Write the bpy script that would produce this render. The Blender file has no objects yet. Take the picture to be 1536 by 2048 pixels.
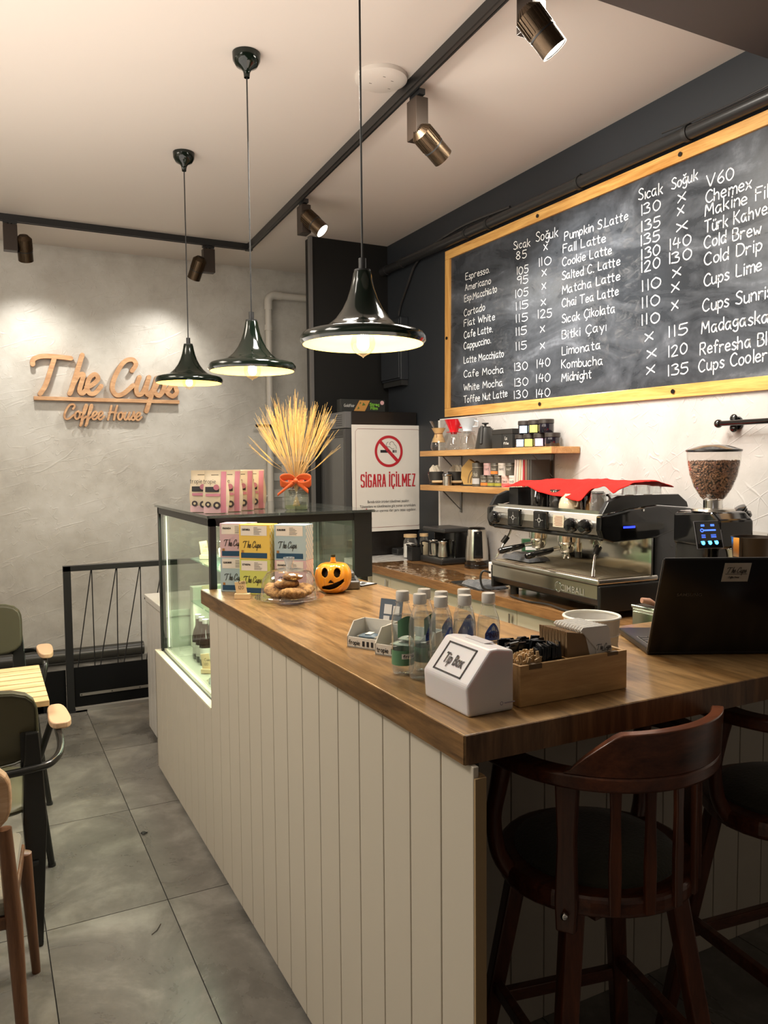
import bpy, bmesh, math, random
from mathutils import Vector as V, Matrix as MX, Euler
from math import sin, cos, pi, radians as R

# ---------------------------------------------------------------- camera
cam_d = bpy.data.cameras.new('camera'); cam = bpy.data.objects.new('camera', cam_d)
bpy.context.scene.collection.objects.link(cam)
cam_d.sensor_fit = 'HORIZONTAL'; cam_d.sensor_width = 36.0; cam_d.lens = 36.0 * 1561.8 / 1536
cam_d.clip_start = .02
_y, _p, _r = R(27.1977), R(-3.5101), R(-.50804)
_fw = V((sin(_y)*cos(_p), cos(_y)*cos(_p), sin(_p))); _rt = V((cos(_y), -sin(_y), 0)); _up = _rt.cross(_fw)
_r2 = cos(_r)*_rt + sin(_r)*_up; _u2 = -sin(_r)*_rt + cos(_r)*_up
m = MX((( _r2.x, _u2.x, -_fw.x), (_r2.y, _u2.y, -_fw.y), (_r2.z, _u2.z, -_fw.z))).to_4x4(); m.translation = (0, 0, 1.6)
cam.matrix_world = m
sc = bpy.context.scene; sc.camera = cam
sc.view_settings.view_transform = 'Standard'; sc.view_settings.look = 'None'
sc.view_settings.gamma = 1; sc.view_settings.use_curve_mapping = False
sc.view_settings.exposure = 0.42
sc.cycles.max_bounces = 8; sc.cycles.transparent_max_bounces = 24; sc.cycles.caustics_reflective = False; sc.cycles.caustics_refractive = False
sc.cycles.sample_clamp_indirect = 6
# ---------------------------------------------------------------- world and added fill lights
wd = bpy.data.worlds.new('world'); sc.world = wd; wd.use_nodes = True
wd.node_tree.nodes['Background'].inputs[0].default_value = (1.0, .82, .66, 1); wd.node_tree.nodes['Background'].inputs[1].default_value = .07
ROOT = sc.collection
def area(name, loc, size, power, col=(1, .9, .76), aim=None, sy=None):
    d = bpy.data.lights.new(name, 'AREA'); d.energy = power; d.color = col; d.size = size
    if sy: d.shape = 'RECTANGLE'; d.size_y = sy
    o = bpy.data.objects.new(name, d); ROOT.objects.link(o); o.location = loc
    if aim is not None: o.rotation_euler = (V(aim) - V(loc)).to_track_quat('-Z', 'Y').to_euler()
    return o
area('aisle_fill_light', (-.75, 2.0, 3.25), .9, 40, col=(1, .93, .83), aim=(-.2, 1.9, 0))  # unseen light added over the left aisle for the room's general light
area('seating_fill_light', (-.9, 3.9, 3.25), .9, 34, aim=(-.6, 4.3, 0))  # unseen light added above the seating, without a fixture
area('ceiling_fill_light', (-.3, 2.7, 1.95), 3.0, 60, col=(1, .90, .82), aim=(.0, 2.9, 3.35))  # unseen upward fill, added to brighten the ceiling
area('bar_inside_fill_light', (2.1, 2.5, 3.2), .5, 26, col=(1, .93, .80), aim=(1.45, 2.6, .7))  # unseen light added so the bar's inner side reflects in the machine
area('machine_fill_light', (1.35, 2.9, 3.1), .5, 46, col=(1, .93, .83), aim=(2.35, 3.0, .9))  # unseen light added to brighten the espresso machine and its tray

# ---------------------------------------------------------------- materials
MATS = {}
def mat(name, col=(.5, .5, .5), rough=.5, metal=0, **k):
    if name in MATS: return MATS[name]
    m = bpy.data.materials.new(name); m.use_nodes = True; MATS[name] = m
    b = m.node_tree.nodes['Principled BSDF']
    b.inputs['Base Color'].default_value = (*col, 1); b.inputs['Roughness'].default_value = rough; b.inputs['Metallic'].default_value = metal
    if 'emit' in k:
        b.inputs['Emission Color'].default_value = (*k.get('ecol', col), 1); b.inputs['Emission Strength'].default_value = k['emit']
    if 'coat' in k: b.inputs['Coat Weight'].default_value = k['coat']; b.inputs['Coat Roughness'].default_value = k.get('coatr', .05)
    if 'spec' in k: b.inputs['Specular IOR Level'].default_value = k['spec']
    if 'sheen' in k: b.inputs['Sheen Weight'].default_value = k['sheen']
    if 'trans' in k: b.inputs['Transmission Weight'].default_value = k['trans']; b.inputs['IOR'].default_value = k.get('ior', 1.45)
    if 'sss' in k: b.inputs['Subsurface Weight'].default_value = k['sss']; b.inputs['Subsurface Scale'].default_value = .03
    return m
def nt(m):
    t = m.node_tree; return t, t.nodes, t.links, t.nodes['Principled BSDF']
def coords(m, scale=(1, 1, 1), rot=(0, 0, 0), which='Object'):
    t, N, L, b = nt(m); c = N.new('ShaderNodeTexCoord'); mp = N.new('ShaderNodeMapping')
    mp.inputs['Scale'].default_value = scale; mp.inputs['Rotation'].default_value = rot
    L.new(c.outputs[which], mp.inputs[0]); return mp.outputs[0]
def noise(m, vec, sc_=5, det=6, rough=.6, dist=0):
    t, N, L, b = nt(m); n = N.new('ShaderNodeTexNoise'); n.inputs['Scale'].default_value = sc_; n.inputs['Detail'].default_value = det
    n.inputs['Roughness'].default_value = rough; n.inputs['Distortion'].default_value = dist; L.new(vec, n.inputs['Vector']); return n.outputs['Fac']
def ramp(m, fac, stops):
    t, N, L, b = nt(m); r = N.new('ShaderNodeValToRGB'); e = r.color_ramp.elements
    for i, (p, c) in enumerate(stops):
        if i < 2: el = e[i]; el.position = p
        else: el = e.new(p)
        el.color = (*c, 1) if len(c) == 3 else c
    L.new(fac, r.inputs[0]); return r.outputs[0]
def bump(m, h, strength=.3, dist=.01, prev=None):
    t, N, L, b = nt(m); n = N.new('ShaderNodeBump'); n.inputs['Strength'].default_value = strength; n.inputs['Distance'].default_value = dist
    L.new(h, n.inputs['Height'])
    if prev: L.new(prev, n.inputs['Normal'])
    L.new(n.outputs[0], b.inputs['Normal']); return n.outputs[0]
def math_(m, op, a, bb):
    t, N, L, b = nt(m); n = N.new('ShaderNodeMath'); n.operation = op
    for i, x in enumerate((a, bb)):
        if isinstance(x, (int, float)): n.inputs[i].default_value = x
        else: L.new(x, n.inputs[i])
    return n.outputs[0]
def wood(name, dark, light, scale=(1, 1, 1), rough=.4, rot=(0, 0, 0), coat=0, contrast=1, fine=26):
    """grain runs along local X before rot"""
    if name in MATS: return MATS[name]
    m = mat(name, light, rough); t, N, L, b = nt(m)
    ax = 0 if not any(rot) else (1 if rot[2] and abs(rot[2]) > 1 else (2 if abs(rot[1]) > 1 else 0)); q_ = [scale[1]*9]*3; q_[ax] = scale[0]*.9
    v = coords(m, tuple(q_))
    n1 = noise(m, v, 1.6, 8, .62, .9); n2 = noise(m, v, fine/3, 5, .6, .2)
    s = math_(m, 'ADD', math_(m, 'MULTIPLY', n1, .72), math_(m, 'MULTIPLY', n2, .28))
    mid = tuple((a+c)/2 for a, c in zip(dark, light))
    c = ramp(m, s, [(.5-.16/contrast, dark), (.5+.14/contrast, light), (.5, mid)])
    L.new(c, b.inputs['Base Color'])
    bump(m, n2, .08, .003)
    if coat: b.inputs['Coat Weight'].default_value = coat; b.inputs['Coat Roughness'].default_value = .12
    return m
def plaster(name, c0, c1, c2, scratch=.5, rough=.55, sc_=1.3, mott=.35):
    m = mat(name, c1, rough); t, N, L, b = nt(m); v = coords(m)
    n = noise(m, v, sc_, 8, .62, .5); n2 = noise(m, v, sc_*5, 8, .7, .3)
    s = math_(m, 'ADD', math_(m, 'MULTIPLY', n, 1-mott), math_(m, 'MULTIPLY', n2, mott))
    L.new(ramp(m, s, [(.34, c0), (.66, c2), (.5, c1)]), b.inputs['Base Color'])
    # trowel marks: thin ridges of a warped noise, at two directions
    h = None
    for sc3, rt, off in (((.35, .35, 5), (.5, .2, .7), .5), ((4.5, 4.5, .3), (-.5, .4, -.3), .52), ((.4, .4, 3.6), (-.9, .3, .2), .47), ((3.2, 3.2, .35), (.7, -.5, .4), .5)):
        t, N, L, b = nt(m); c_ = N.new('ShaderNodeTexCoord'); vr = N.new('ShaderNodeVectorRotate'); vr.rotation_type = 'EULER_XYZ'; vr.inputs['Rotation'].default_value = rt; L.new(c_.outputs['Object'], vr.inputs['Vector'])
        mp = N.new('ShaderNodeMapping'); mp.inputs['Scale'].default_value = sc3; L.new(vr.outputs[0], mp.inputs[0]); q = noise(m, mp.outputs[0], 2.4, 2, .5, .25)
        d = math_(m, 'ABSOLUTE', math_(m, 'SUBTRACT', q, off), 0)
        rr = math_(m, 'SUBTRACT', 1, math_(m, 'MINIMUM', math_(m, 'MULTIPLY', d, 70), 1))
        mk = noise(m, mp.outputs[0], 6.1, 2, .5); rr = math_(m, 'MULTIPLY', rr, math_(m, 'MINIMUM', math_(m, 'MAXIMUM', math_(m, 'MULTIPLY', math_(m, 'SUBTRACT', mk, .52), 14), 0), 1))
        h = rr if h is None else math_(m, 'MAXIMUM', h, rr)
    p = bump(m, n2, .25, .004); bump(m, h, scratch, .005, p)
    L.new(ramp(m, n, [(.3, (rough-.12,)*3), (.7, (rough+.12,)*3)]), b.inputs['Roughness'])
    return m
def thin_glass(name, tint=(.96, .98, .96), gloss=.9, rough=.0, body=0, bodycol=(.9, .9, .9), pwr=4.5):
    m = bpy.data.materials.new(name); m.use_nodes = True; MATS[name] = m; N = m.node_tree.nodes; L = m.node_tree.links
    N.remove(N['Principled BSDF']); out = N['Material Output']
    tr = N.new('ShaderNodeBsdfTransparent'); tr.inputs[0].default_value = (*tint, 1)
    gl = N.new('ShaderNodeBsdfGlossy'); gl.inputs['Roughness'].default_value = rough; gl.inputs[0].default_value = (gloss,)*3 + (1,)
    fr = N.new('ShaderNodeLayerWeight'); fr.inputs['Blend'].default_value = .5
    pw = N.new('ShaderNodeMath'); pw.operation = 'POWER'; L.new(fr.outputs['Facing'], pw.inputs[0]); pw.inputs[1].default_value = pwr
    ad = N.new('ShaderNodeMath'); ad.operation = 'MULTIPLY_ADD'; L.new(pw.outputs[0], ad.inputs[0]); ad.inputs[1].default_value = .9; ad.inputs[2].default_value = .045
    mx = N.new('ShaderNodeMixShader'); L.new(ad.outputs[0], mx.inputs[0])
    src = tr.outputs[0]
    if body:
        df = N.new('ShaderNodeBsdfDiffuse'); df.inputs[0].default_value = (*bodycol, 1); m2 = N.new('ShaderNodeMixShader'); m2.inputs[0].default_value = body
        L.new(tr.outputs[0], m2.inputs[1]); L.new(df.outputs[0], m2.inputs[2]); src = m2.outputs[0]
    L.new(src, mx.inputs[1]); L.new(gl.outputs[0], mx.inputs[2]); L.new(mx.outputs[0], out.inputs[0])
    return m
def metal_mat(name, col, rough=.25, streak=0):
    m = mat(name, col, rough, 1)
    if streak:
        v = coords(m, (streak, streak, 1)); n = noise(m, v, 30, 3, .6); t, N, L, b = nt(m)
        L.new(ramp(m, n, [(.3, (rough*.6,)*3), (.7, (min(1, rough*1.6),)*3)]), b.inputs['Roughness'])
    return m
BLK = mat('black_paint', (.012, .012, .012), .38)
BLKM = mat('black_matte', (.015, .015, .014), .6)
BLKG = mat('black_gloss', (.006, .006, .006), .08, coat=.5)
BLKP = mat('black_plastic', (.02, .02, .02), .3)
WHT = mat('white_plastic', (.82, .81, .78), .35)
CHR = metal_mat('chrome', (.86, .85, .82), .08)
STL = metal_mat('brushed_steel', (.70, .67, .61), .27)
BRZ = metal_mat('bronze', (.10, .07, .045), .34, 30); BRD_ = mat('dark_bronze_box', (.03, .02, .014), .4, .3)
GLASS = thin_glass('clear_glass', (.97, .98, .97), pwr=2.8)
GLASSG = thin_glass('case_glass', (.95, .985, .95), .9)
GLASSB = thin_glass('bottle_glass', (.97, .98, .98), 1.0, .04, .04, (.9, .9, .9), 2.4)
INK = mat('black_ink', (.01, .01, .012), .6)
NAVY = mat('navy_ink', (.012, .06, .13), .5)
PAPER = mat('white_paper', (.78, .76, .72), .7)
TAGW = mat('tag_wood', (.72, .55, .32), .6)

# ---------------------------------------------------------------- mesh helpers
class MB:
    def __init__(s): s.v = []; s.f = []; s.sm = []
    def add(s, vs, fs, smooth=False, T=None):
        n = len(s.v); s.v += [tuple(T @ V(p)) if T else tuple(p) for p in vs]
        s.f += [tuple(i+n for i in f) for f in fs]; s.sm += [smooth]*len(fs); return s
    def box(s, x0, y0, z0, x1, y1, z1, T=None):
        x0, x1 = min(x0, x1), max(x0, x1); y0, y1 = min(y0, y1), max(y0, y1); z0, z1 = min(z0, z1), max(z0, z1)
        return s.add([(x0, y0, z0), (x1, y0, z0), (x1, y1, z0), (x0, y1, z0), (x0, y0, z1), (x1, y0, z1), (x1, y1, z1), (x0, y1, z1)],
                     [(3, 2, 1, 0), (4, 5, 6, 7), (0, 1, 5, 4), (1, 2, 6, 5), (2, 3, 7, 6), (3, 0, 4, 7)], T=T)
    def lathe(s, prof, n=28, c=(0, 0, 0), T=None, a0=0, a1=2*pi, wob=None):
        full = abs(a1-a0-2*pi) < 1e-6; k = n if full else n+1; vs = []
        for (r, z) in prof:
            for i in range(k):
                a = a0 + (a1-a0)*i/n; q = r*(1 + (wob(a, z) if wob else 0)); vs.append((c[0]+q*cos(a), c[1]+q*sin(a), c[2]+z))
        fs = []
        for j in range(len(prof)-1):
            for i in range(n):
                i2 = (i+1) % k
                fs.append((j*k+i, j*k+i2, (j+1)*k+i2, (j+1)*k+i))
        return s.add(vs, fs, True, T)
    def cyl(s, r, z0, z1, c=(0, 0), n=20, r2=None, T=None):
        r2 = r if r2 is None else r2; e = 1e-5
        return s.lathe([(e, z0), (r, z0), (r, z0), (r2, z1), (r2, z1), (e, z1)], n, (c[0], c[1], 0), T)
    def tube(s, pts, r, n=8, closed=False, T=None, flat=1):
        pts = [V(p) for p in pts]; m = len(pts); rs = r if isinstance(r, (list, tuple)) else [r]*m
        vs = []; fs = []; prev = None
        for i, p in enumerate(pts):
            if closed: t = pts[(i+1) % m] - pts[i-1]
            else: t = pts[min(i+1, m-1)] - pts[max(i-1, 0)]
            t.normalize()
            if prev is None: a = t.orthogonal().normalized()
            else:
                a = prev - t*prev.dot(t)
                a = a.normalized() if a.length > 1e-6 else t.orthogonal().normalized()
            prev = a; b = t.cross(a)
            for k in range(n):
                g = 2*pi*k/n; vs.append(p + (a*cos(g) + b*sin(g)*flat)*rs[i])
        for i in range(m if closed else m-1):
            j = (i+1) % m
            for k in range(n):
                k2 = (k+1) % n; fs.append((i*n+k, i*n+k2, j*n+k2, j*n+k))
        if not closed: fs.append(tuple(reversed(range(n)))); fs.append(tuple((m-1)*n+k for k in range(n)))
        return s.add(vs, fs, True, T)
    def prism(s, poly, h0, h1, axis='z', T=None):
        n = len(poly); mk = {'z': lambda p, h: (p[0], p[1], h), 'y': lambda p, h: (p[0], h, p[1]), 'x': lambda p, h: (h, p[0], p[1])}[axis]
        vs = [mk(p, h0) for p in poly] + [mk(p, h1) for p in poly]
        fs = [tuple(reversed(range(n))), tuple(range(n, 2*n))] + [(i, (i+1) % n, n+(i+1) % n, n+i) for i in range(n)]
        return s.add(vs, fs, False, T)
    def grid(s, nu, nv, fn, smooth=True, T=None, cu=False):
        vs = [fn(u/(nu if cu else nu-1), v/(nv-1)) for v in range(nv) for u in range(nu)]; fs = []
        for v in range(nv-1):
            for u in range(nu if cu else nu-1):
                u2 = (u+1) % nu; fs.append((v*nu+u, v*nu+u2, (v+1)*nu+u2, (v+1)*nu+u))
        return s.add(vs, fs, smooth, T)
    def sphere(s, c, r, n=16, m=10, sq=(1, 1, 1), T=None):
        pr = [(max(1e-5, sin(pi*j/m))*1.0, -cos(pi*j/m)) for j in range(m+1)]
        vs = []; k = n
        for (q, z) in pr:
            for i in range(n): a = 2*pi*i/n; vs.append((c[0]+r*sq[0]*q*cos(a), c[1]+r*sq[1]*q*sin(a), c[2]+r*sq[2]*z))
        fs = [(j*n+i, j*n+(i+1) % n, (j+1)*n+(i+1) % n, (j+1)*n+i) for j in range(m) for i in range(n)]
        return s.add(vs, fs, True, T)
    def mesh(s, name, angle=38):
        me = bpy.data.meshes.new(name); me.from_pydata([tuple(p) for p in s.v], [], s.f)
        bm = bmesh.new(); bm.from_mesh(me); bmesh.ops.recalc_face_normals(bm, faces=bm.faces); bm.to_mesh(me); bm.free()
        me.polygons.foreach_set('use_smooth', s.sm if len(s.sm) == len(me.polygons) else [True]*len(me.polygons))
        if any(s.sm): me.set_sharp_from_angle(angle=R(angle))
        me.update(); return me
def obj(name, mb, m, parent=None, label=None, bevel=0, kind=None, seg=2, solid=0, sub=0, loc=None, rot=None, angle=38):
    me = mb.mesh(name, angle) if isinstance(mb, MB) else mb
    if m is not None:
        me.materials.clear(); me.materials.append(m)
    o = bpy.data.objects.new(name, me); ROOT.objects.link(o); o.parent = parent
    if label: o['label'] = label
    if kind: o['kind'] = kind
    if loc: o.location = loc
    if rot: o.rotation_euler = rot
    if sub: md = o.modifiers.new('s', 'SUBSURF'); md.levels = md.render_levels = sub
    if solid: md = o.modifiers.new('t', 'SOLIDIFY'); md.thickness = solid; md.offset = 0
    if bevel:
        md = o.modifiers.new('b', 'BEVEL'); md.width = bevel; md.segments = seg; md.limit_method = 'ANGLE'; md.angle_limit = R(40); md.harden_normals = False
    return o
def tag(o, label, cat, group=None):
    o['label'] = label; o['category'] = cat
    if group: o['group'] = group
    return o
def thing(name, label, cat, loc=(0, 0, 0), rz=0, group=None):
    o = bpy.data.objects.new(name, None); ROOT.objects.link(o); o.empty_display_size = .1
    o.location = loc; o.rotation_euler = (0, 0, rz); return tag(o, label, cat, group)
def struct(name, mb, m, **k): return obj(name, mb, m, kind='structure', **k)
def kids(o): return KIDS.get(o.name, [])
KIDS = {}
def index_kids():
    KIDS.clear()
    for o in bpy.data.objects:
        if o.parent: KIDS.setdefault(o.parent.name, []).append(o)
def dup(o, loc=None, rz=None, label=None, parent=None, top=True):
    c = o.copy(); ROOT.objects.link(c); c.parent = parent
    if top:
        if loc is not None: c.location = loc
        if rz is not None: c.rotation_euler = (0, 0, rz)
        if label: c['label'] = label
    for ch in KIDS.get(o.name, []): dup(ch, parent=c, top=False)
    return c
def frame(o, x, up, n=None):
    """matrix: local x -> x, local y -> up, local z -> normal"""
    x = V(x).normalized(); u_ = V(up).normalized(); n_ = x.cross(u_) if n is None else V(n)
    mm = MX(((x.x, u_.x, n_.x), (x.y, u_.y, n_.y), (x.z, u_.z, n_.z))).to_4x4(); mm.translation = V(o); return mm
def text(s, parent, name, m, o, x, up, h, w=None, off=0, align=0, lift=.0008, label=None, bold=0, shear=0, fat=0):
    c = bpy.data.curves.new('t', 'FONT'); c.body = s; c.size = 1; c.resolution_u = 3; c.offset = bold; c.shear = shear
    to = bpy.data.objects.new('t', c); ROOT.objects.link(to); bpy.context.view_layer.update()
    me = bpy.data.meshes.new_from_object(to); bpy.data.objects.remove(to); bpy.data.curves.remove(c)
    xs = [q.co.x for q in me.vertices] or [0, 1]; x0, x1 = min(xs), max(xs)
    k = h/.72; kx = k if w is None else w/(x1-x0)
    T = frame(o, x, up)
    sh = -x0*kx - (align*(x1-x0)*kx)
    for q in me.vertices: q.co = T @ V((q.co.x*kx+sh, q.co.y*k, lift))
    if fat:
        vs = [q.co.copy() for q in me.vertices]; fs = [tuple(p.vertices) for p in me.polygons]; X = V(x).normalized(); U = V(up).normalized(); n = X.cross(U); n0 = len(vs)
        me = bpy.data.meshes.new(name); av = []; af = []
        for k, (a, b) in enumerate(((0, 0), (fat, 0), (-fat, 0), (fat*.5, fat*.5), (-fat*.5, -fat*.5))):
            av += [p + X*a + U*b + n*(8e-5*k) for p in vs]; af += [tuple(i+n0*k for i in f) for f in fs]
        me.from_pydata([tuple(p) for p in av], [], af)
    me.update()
    return obj(name, me, m, parent, label)
def sm3(pts, k=5):
    P = [V(p) for p in pts]; q = []
    for i in range(len(P)-1):
        a = P[max(i-1, 0)]; b = P[i]; c = P[i+1]; e = P[min(i+2, len(P)-1)]
        for j in range(k): t = j/k; q.append(.5*((2*b) + (c-a)*t + (2*a-5*b+4*c-e)*t*t + (3*b-a-3*c+e)*t**3))
    return q + [P[-1]]
def lerpl(r, k=5): return [r[i]+(r[i+1]-r[i])*j/k for i in range(len(r)-1) for j in range(k)] + [r[-1]]
# ---- stroke lettering (chalk hand and flowing script)
def cat_(pts, k=4):
    if len(pts) < 3: return pts
    P = [pts[0]] + pts + [pts[-1]]; out = []
    for i in range(1, len(P)-2):
        for j in range(k):
            t = j/k; q = []
            for d in (0, 1):
                a, b, c, e = P[i-1][d], P[i][d], P[i+1][d], P[i+2][d]
                q.append(.5*((2*b) + (-a+c)*t + (2*a-5*b+4*c-e)*t*t + (-a+3*b-3*c+e)*t**3))
            out.append(tuple(q))
    out.append(pts[-1]); return out
HAND = {
'A': '0,0 2,6.5|2,6.5 4,0|.7,2.3 3.4,2.3', 'B': '0,0 0,6.5|0,6.5 2.6,6.3 3.2,5 2.4,3.7 0,3.5|0,3.5 3,3.2 3.8,1.6 2.6,.2 0,0', 'C': '4,5.6 2.6,6.6 .8,5.4 0,3 .8,.8 2.4,-.1 4.2,.8',
'D': '0,0 0,6.5|0,6.5 3,6 4.4,3.3 3,.6 0,0', 'E': '0,0 0,6.5|0,6.5 3.4,6.6|0,3.4 2.8,3.5|0,0 3.4,.1', 'F': '0,0 0,6.5|0,6.5 3.4,6.5|0,3.6 2.7,3.6', 'K': '0,0 0,6.5|3.6,6.4 .2,3|.6,3.4 3.8,0',
'L': '0,6.5 0,0|0,0 3.2,.1', 'M': '0,0 .5,6.5|.5,6.5 2.5,2|2.5,2 4.6,6.5|4.6,6.5 5,0', 'N': '0,0 0,6.5|0,6.5 3.8,0|3.8,0 3.8,6.5', 'P': '0,0 0,6.5|0,6.4 2.8,6.4 3.8,5 2.8,3.4 0,3', 'R': '0,0 0,6.5|0,6.4 2.8,6.4 3.6,5 2.6,3.4 0,3.1|1.4,3.2 3.8,0',
'S': '3.6,5.8 2,6.6 .3,5.4 1,4 2.8,2.9 3.6,1.4 2.2,0 0,.7', 'T': '-.2,6.4 4.4,6.6|2,6.5 2,0', 'V': '0,6.5 2,0|2,0 4.2,6.6', 'W': '0,6.3 1.2,0|1.2,0 2.7,5|2.7,5 4.2,0|4.2,0 5.6,6.5',
'a': '3,3.6 1.4,4.1 0,2.4 .6,.3 2,.4 3,3|3,4 3,1 3.5,0', 'b': '0,6.5 0,0|0,2.6 1.6,4.1 3.1,2.4 1.8,0 0,.6', 'c': '2.8,3.5 1.4,4 0,2.2 1,.1 2.9,.6', 'd': '3,3.6 1.4,4.1 0,2.2 .8,.1 2.2,.4 3.1,2.4|3.1,6.6 3.1,0',
'e': '.1,2 3,2.4 2,4 .6,3.4 0,1.8 1,.1 3,.6', 'f': '2.8,5.8 1.8,6.6 1,5 1,0|0,3.8 2.4,3.9', 'g': '3,3.6 1.4,4.1 0,2.4 1,.7 2.4,1.2 3,3|3,4 3,-1 1.6,-2.2 .2,-1.4', 'h': '0,6.5 0,0|0,2.6 1.6,4.1 2.8,3 2.9,0',
'i': '.2,4 .2,0|.2,5.4 .3,5.8', 'k': '0,6.5 0,0|2.7,4 .2,1.8|.8,2.4 2.9,0', 'l': '.2,6.6 .2,0', 'm': '0,4 0,0|0,2.6 1.3,4.1 2.3,3 2.3,0|2.3,2.6 3.6,4.1 4.6,3 4.7,0', 'n': '0,4 0,0|0,2.6 1.6,4.1 2.8,3 2.9,0',
'o': '1.5,4.1 .1,2.9 .3,.8 1.7,0 3,1.4 2.8,3.3 1.5,4.1', 'p': '0,4 0,-2.4|0,2.8 1.5,4.1 3,2.5 1.8,.2 0,.8', 'r': '0,4 0,0|0,2.4 1.1,3.9 2.4,3.8', 's': '2.5,3.5 1.2,4.1 .2,3.1 1.4,2.1 2.6,1.1 1.4,0 0,.5', 't': '1.1,5.8 1.1,.4 2.3,.1|0,4 2.4,4.1',
'u': '0,4 0,1.2 1.2,0 2.8,1.2|2.9,4 2.9,0', 'v': '0,4 1.4,0|1.4,0 2.9,4', 'w': '0,4 1,0|1,0 2.1,3|2.1,3 3.2,0|3.2,0 4.3,4', 'O': '2,6.5 .3,5 .3,1.6 2,0 3.8,1.6 3.8,5 2,6.5', 'I': '.1,6.5 .1,0', 'H': '0,6.5 0,0|3.4,6.5 3.4,0|0,3.4 3.4,3.4', 'Y': '0,6.5 2,3.4|4,6.5 2,3.4|2,3.4 2,0', 'G': '4,5.6 2.6,6.6 .8,5.4 0,3 .8,.8 2.6,0 4,1.4|4,1.4 4,3|4,3 2.6,3', 'x': '0,4 3,0|3,4 0,0', 'y': '0,4 1.6,.6|3.2,4 1.2,-2.2', 'z': '0,4 2.8,4|2.8,4 0,0|0,0 2.9,0',
'0': '1.7,6.5 .2,4.6 .3,1.6 1.7,0 3.3,1.6 3.4,4.6 1.7,6.5', '1': '.4,6.5 .5,0', '2': '.1,5.3 1.7,6.5 3.1,5.2 2,2.6 0,.1|0,.1 3.4,.1', '3': '.1,5.8 1.8,6.5 2.9,5.2 1.2,3.6|1.2,3.6 3.2,2.6 2.6,.3 0,.4', '4': '1.2,6.5 0,2.6|0,2.6 3.4,2.8|2.6,5.6 2.4,0',
'5': '.4,6.4 .2,3.7|.2,3.7 2.6,3.7 3.1,1.6 1.6,0 0,.6|.4,6.4 3.1,6.5', '6': '2.6,6.5 .7,4.2 .1,1.8 1.5,0 3.1,1.4 2,3.3 .4,2.2', '8': '1.6,3.5 .3,4.9 1.6,6.5 2.9,5 1.6,3.5 0,1.7 1.6,0 3.2,1.6 1.6,3.5', '9': '3,4.8 1.6,3.6 .2,4.8 1.4,6.5 3,5.4 2.6,0',
'.': '.2,0 .4,.3', '-': '0,3 2,3'}
HAND['\u0131'] = '.2,4 .2,0'; HAND['\u011f'] = HAND['g'] + '|.5,5.9 1.5,5.2 2.5,6'; HAND['\u00fc'] = HAND['u'] + '|.7,5.3 .8,5.8|2.1,5.3 2.2,5.8'
HAND['\u00c7'] = HAND['C'] + '|2.4,0 2.8,-1 1.8,-1.8'; HAND['\u00f6'] = HAND['o']
# flowing brush script: glyph paths are already slanted and end where the next letter starts
SCRIPT = {
'T': (7.2, '-1.4,5.6 -1.2,6.6 .8,7.3 4,7.4 8.4,7.2|4.1,7 3,4.4 1.6,1.4 .2,-.3', .0), 'h': (4.6, '4.2,8 3,5.2 1.2,1 .6,-.1|1.3,1.4 2.9,3.6 4.3,4 3.9,2.6 3.2,.7 3.9,0 5.2,1.1', 0), 'e': (3.9, '.4,1.3 2.2,2 3.6,3.2 2.8,4.1 1.3,3.2 .6,1.4 1.2,.1 2.7,.2 4.4,1.7', 0),
'C': (6.6, '6.1,5.2 7.2,6.6 6.2,7.6 3.8,6.9 1.4,3.9 .5,1.3 1.6,-.1 3.6,.3 6.3,2.1', 0), 'u': (4.6, '1.5,3.9 .5,1.5 1,.1 2.5,.8 4.1,3.7|4.2,4 3.3,1.4 3.8,.1 5.2,1.2', 0), 'p': (4.4, '1.9,3.9 .3,.4 -1.4,-3.4|1.1,1.4 2.6,3.5 4,3.6 3.7,1.5 2.3,0 .9,.9', 0),
's': (3.2, '.2,.9 1.8,2.6 2.6,4.3|2.6,4.2 2.7,2.2 3.1,.9 1.9,0 .6,.5', 0), 'o': (4.2, '2.8,4 1.2,3.3 .5,1.3 1.5,0 3.1,.9 3.7,2.8 2.8,4|3.2,3.6 4.6,3.4', 0), 'f': (3.4, '.2,.8 2.4,3 4.2,6.4 3.9,7.6 2.9,6.6 1.4,2 -.1,-2.6 -.6,-3.6 .4,-2.6 1.4,0 3.4,1.3', 0),
'H': (6.2, '2.6,7.3 1.4,3.4 0,-.1|6.4,7.4 4.9,3.5 4,-.1|.9,3.4 3,3.9 5.6,3.6', 0), 'a': (4.5, '3.6,3.5 2.2,4.1 .9,2.7 .5,.9 1.4,0 2.9,1.2 4,3.8|4.1,4 3.3,1.3 3.8,.1 5,1.1', 0), ' ': (3.4, '', 0)}
def strokes(s, font, jit=0, rnd=None):
    out = []; x = 0
    for ch in s:
        if ch == ' ': x += 3.2 if font is HAND else 3.0; continue
        if font is HAND:
            g = font.get(ch) or font['-']; adv = None; jx, jy = ((rnd.uniform(-jit, jit), rnd.uniform(-jit, jit)) if rnd else (0, 0))
        else: adv, g, _ = font[ch]; jx = jy = 0
        mx = 0
        for st in g.split('|'):
            pts = [tuple(map(float, p.split(','))) for p in st.split()]
            mx = max(mx, max(p[0] for p in pts))
            out.append([(p[0]+x+jx, p[1]+jy) for p in cat_(pts)])
        x += (mx + 1.25) if adv is None else adv
    return out
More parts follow.
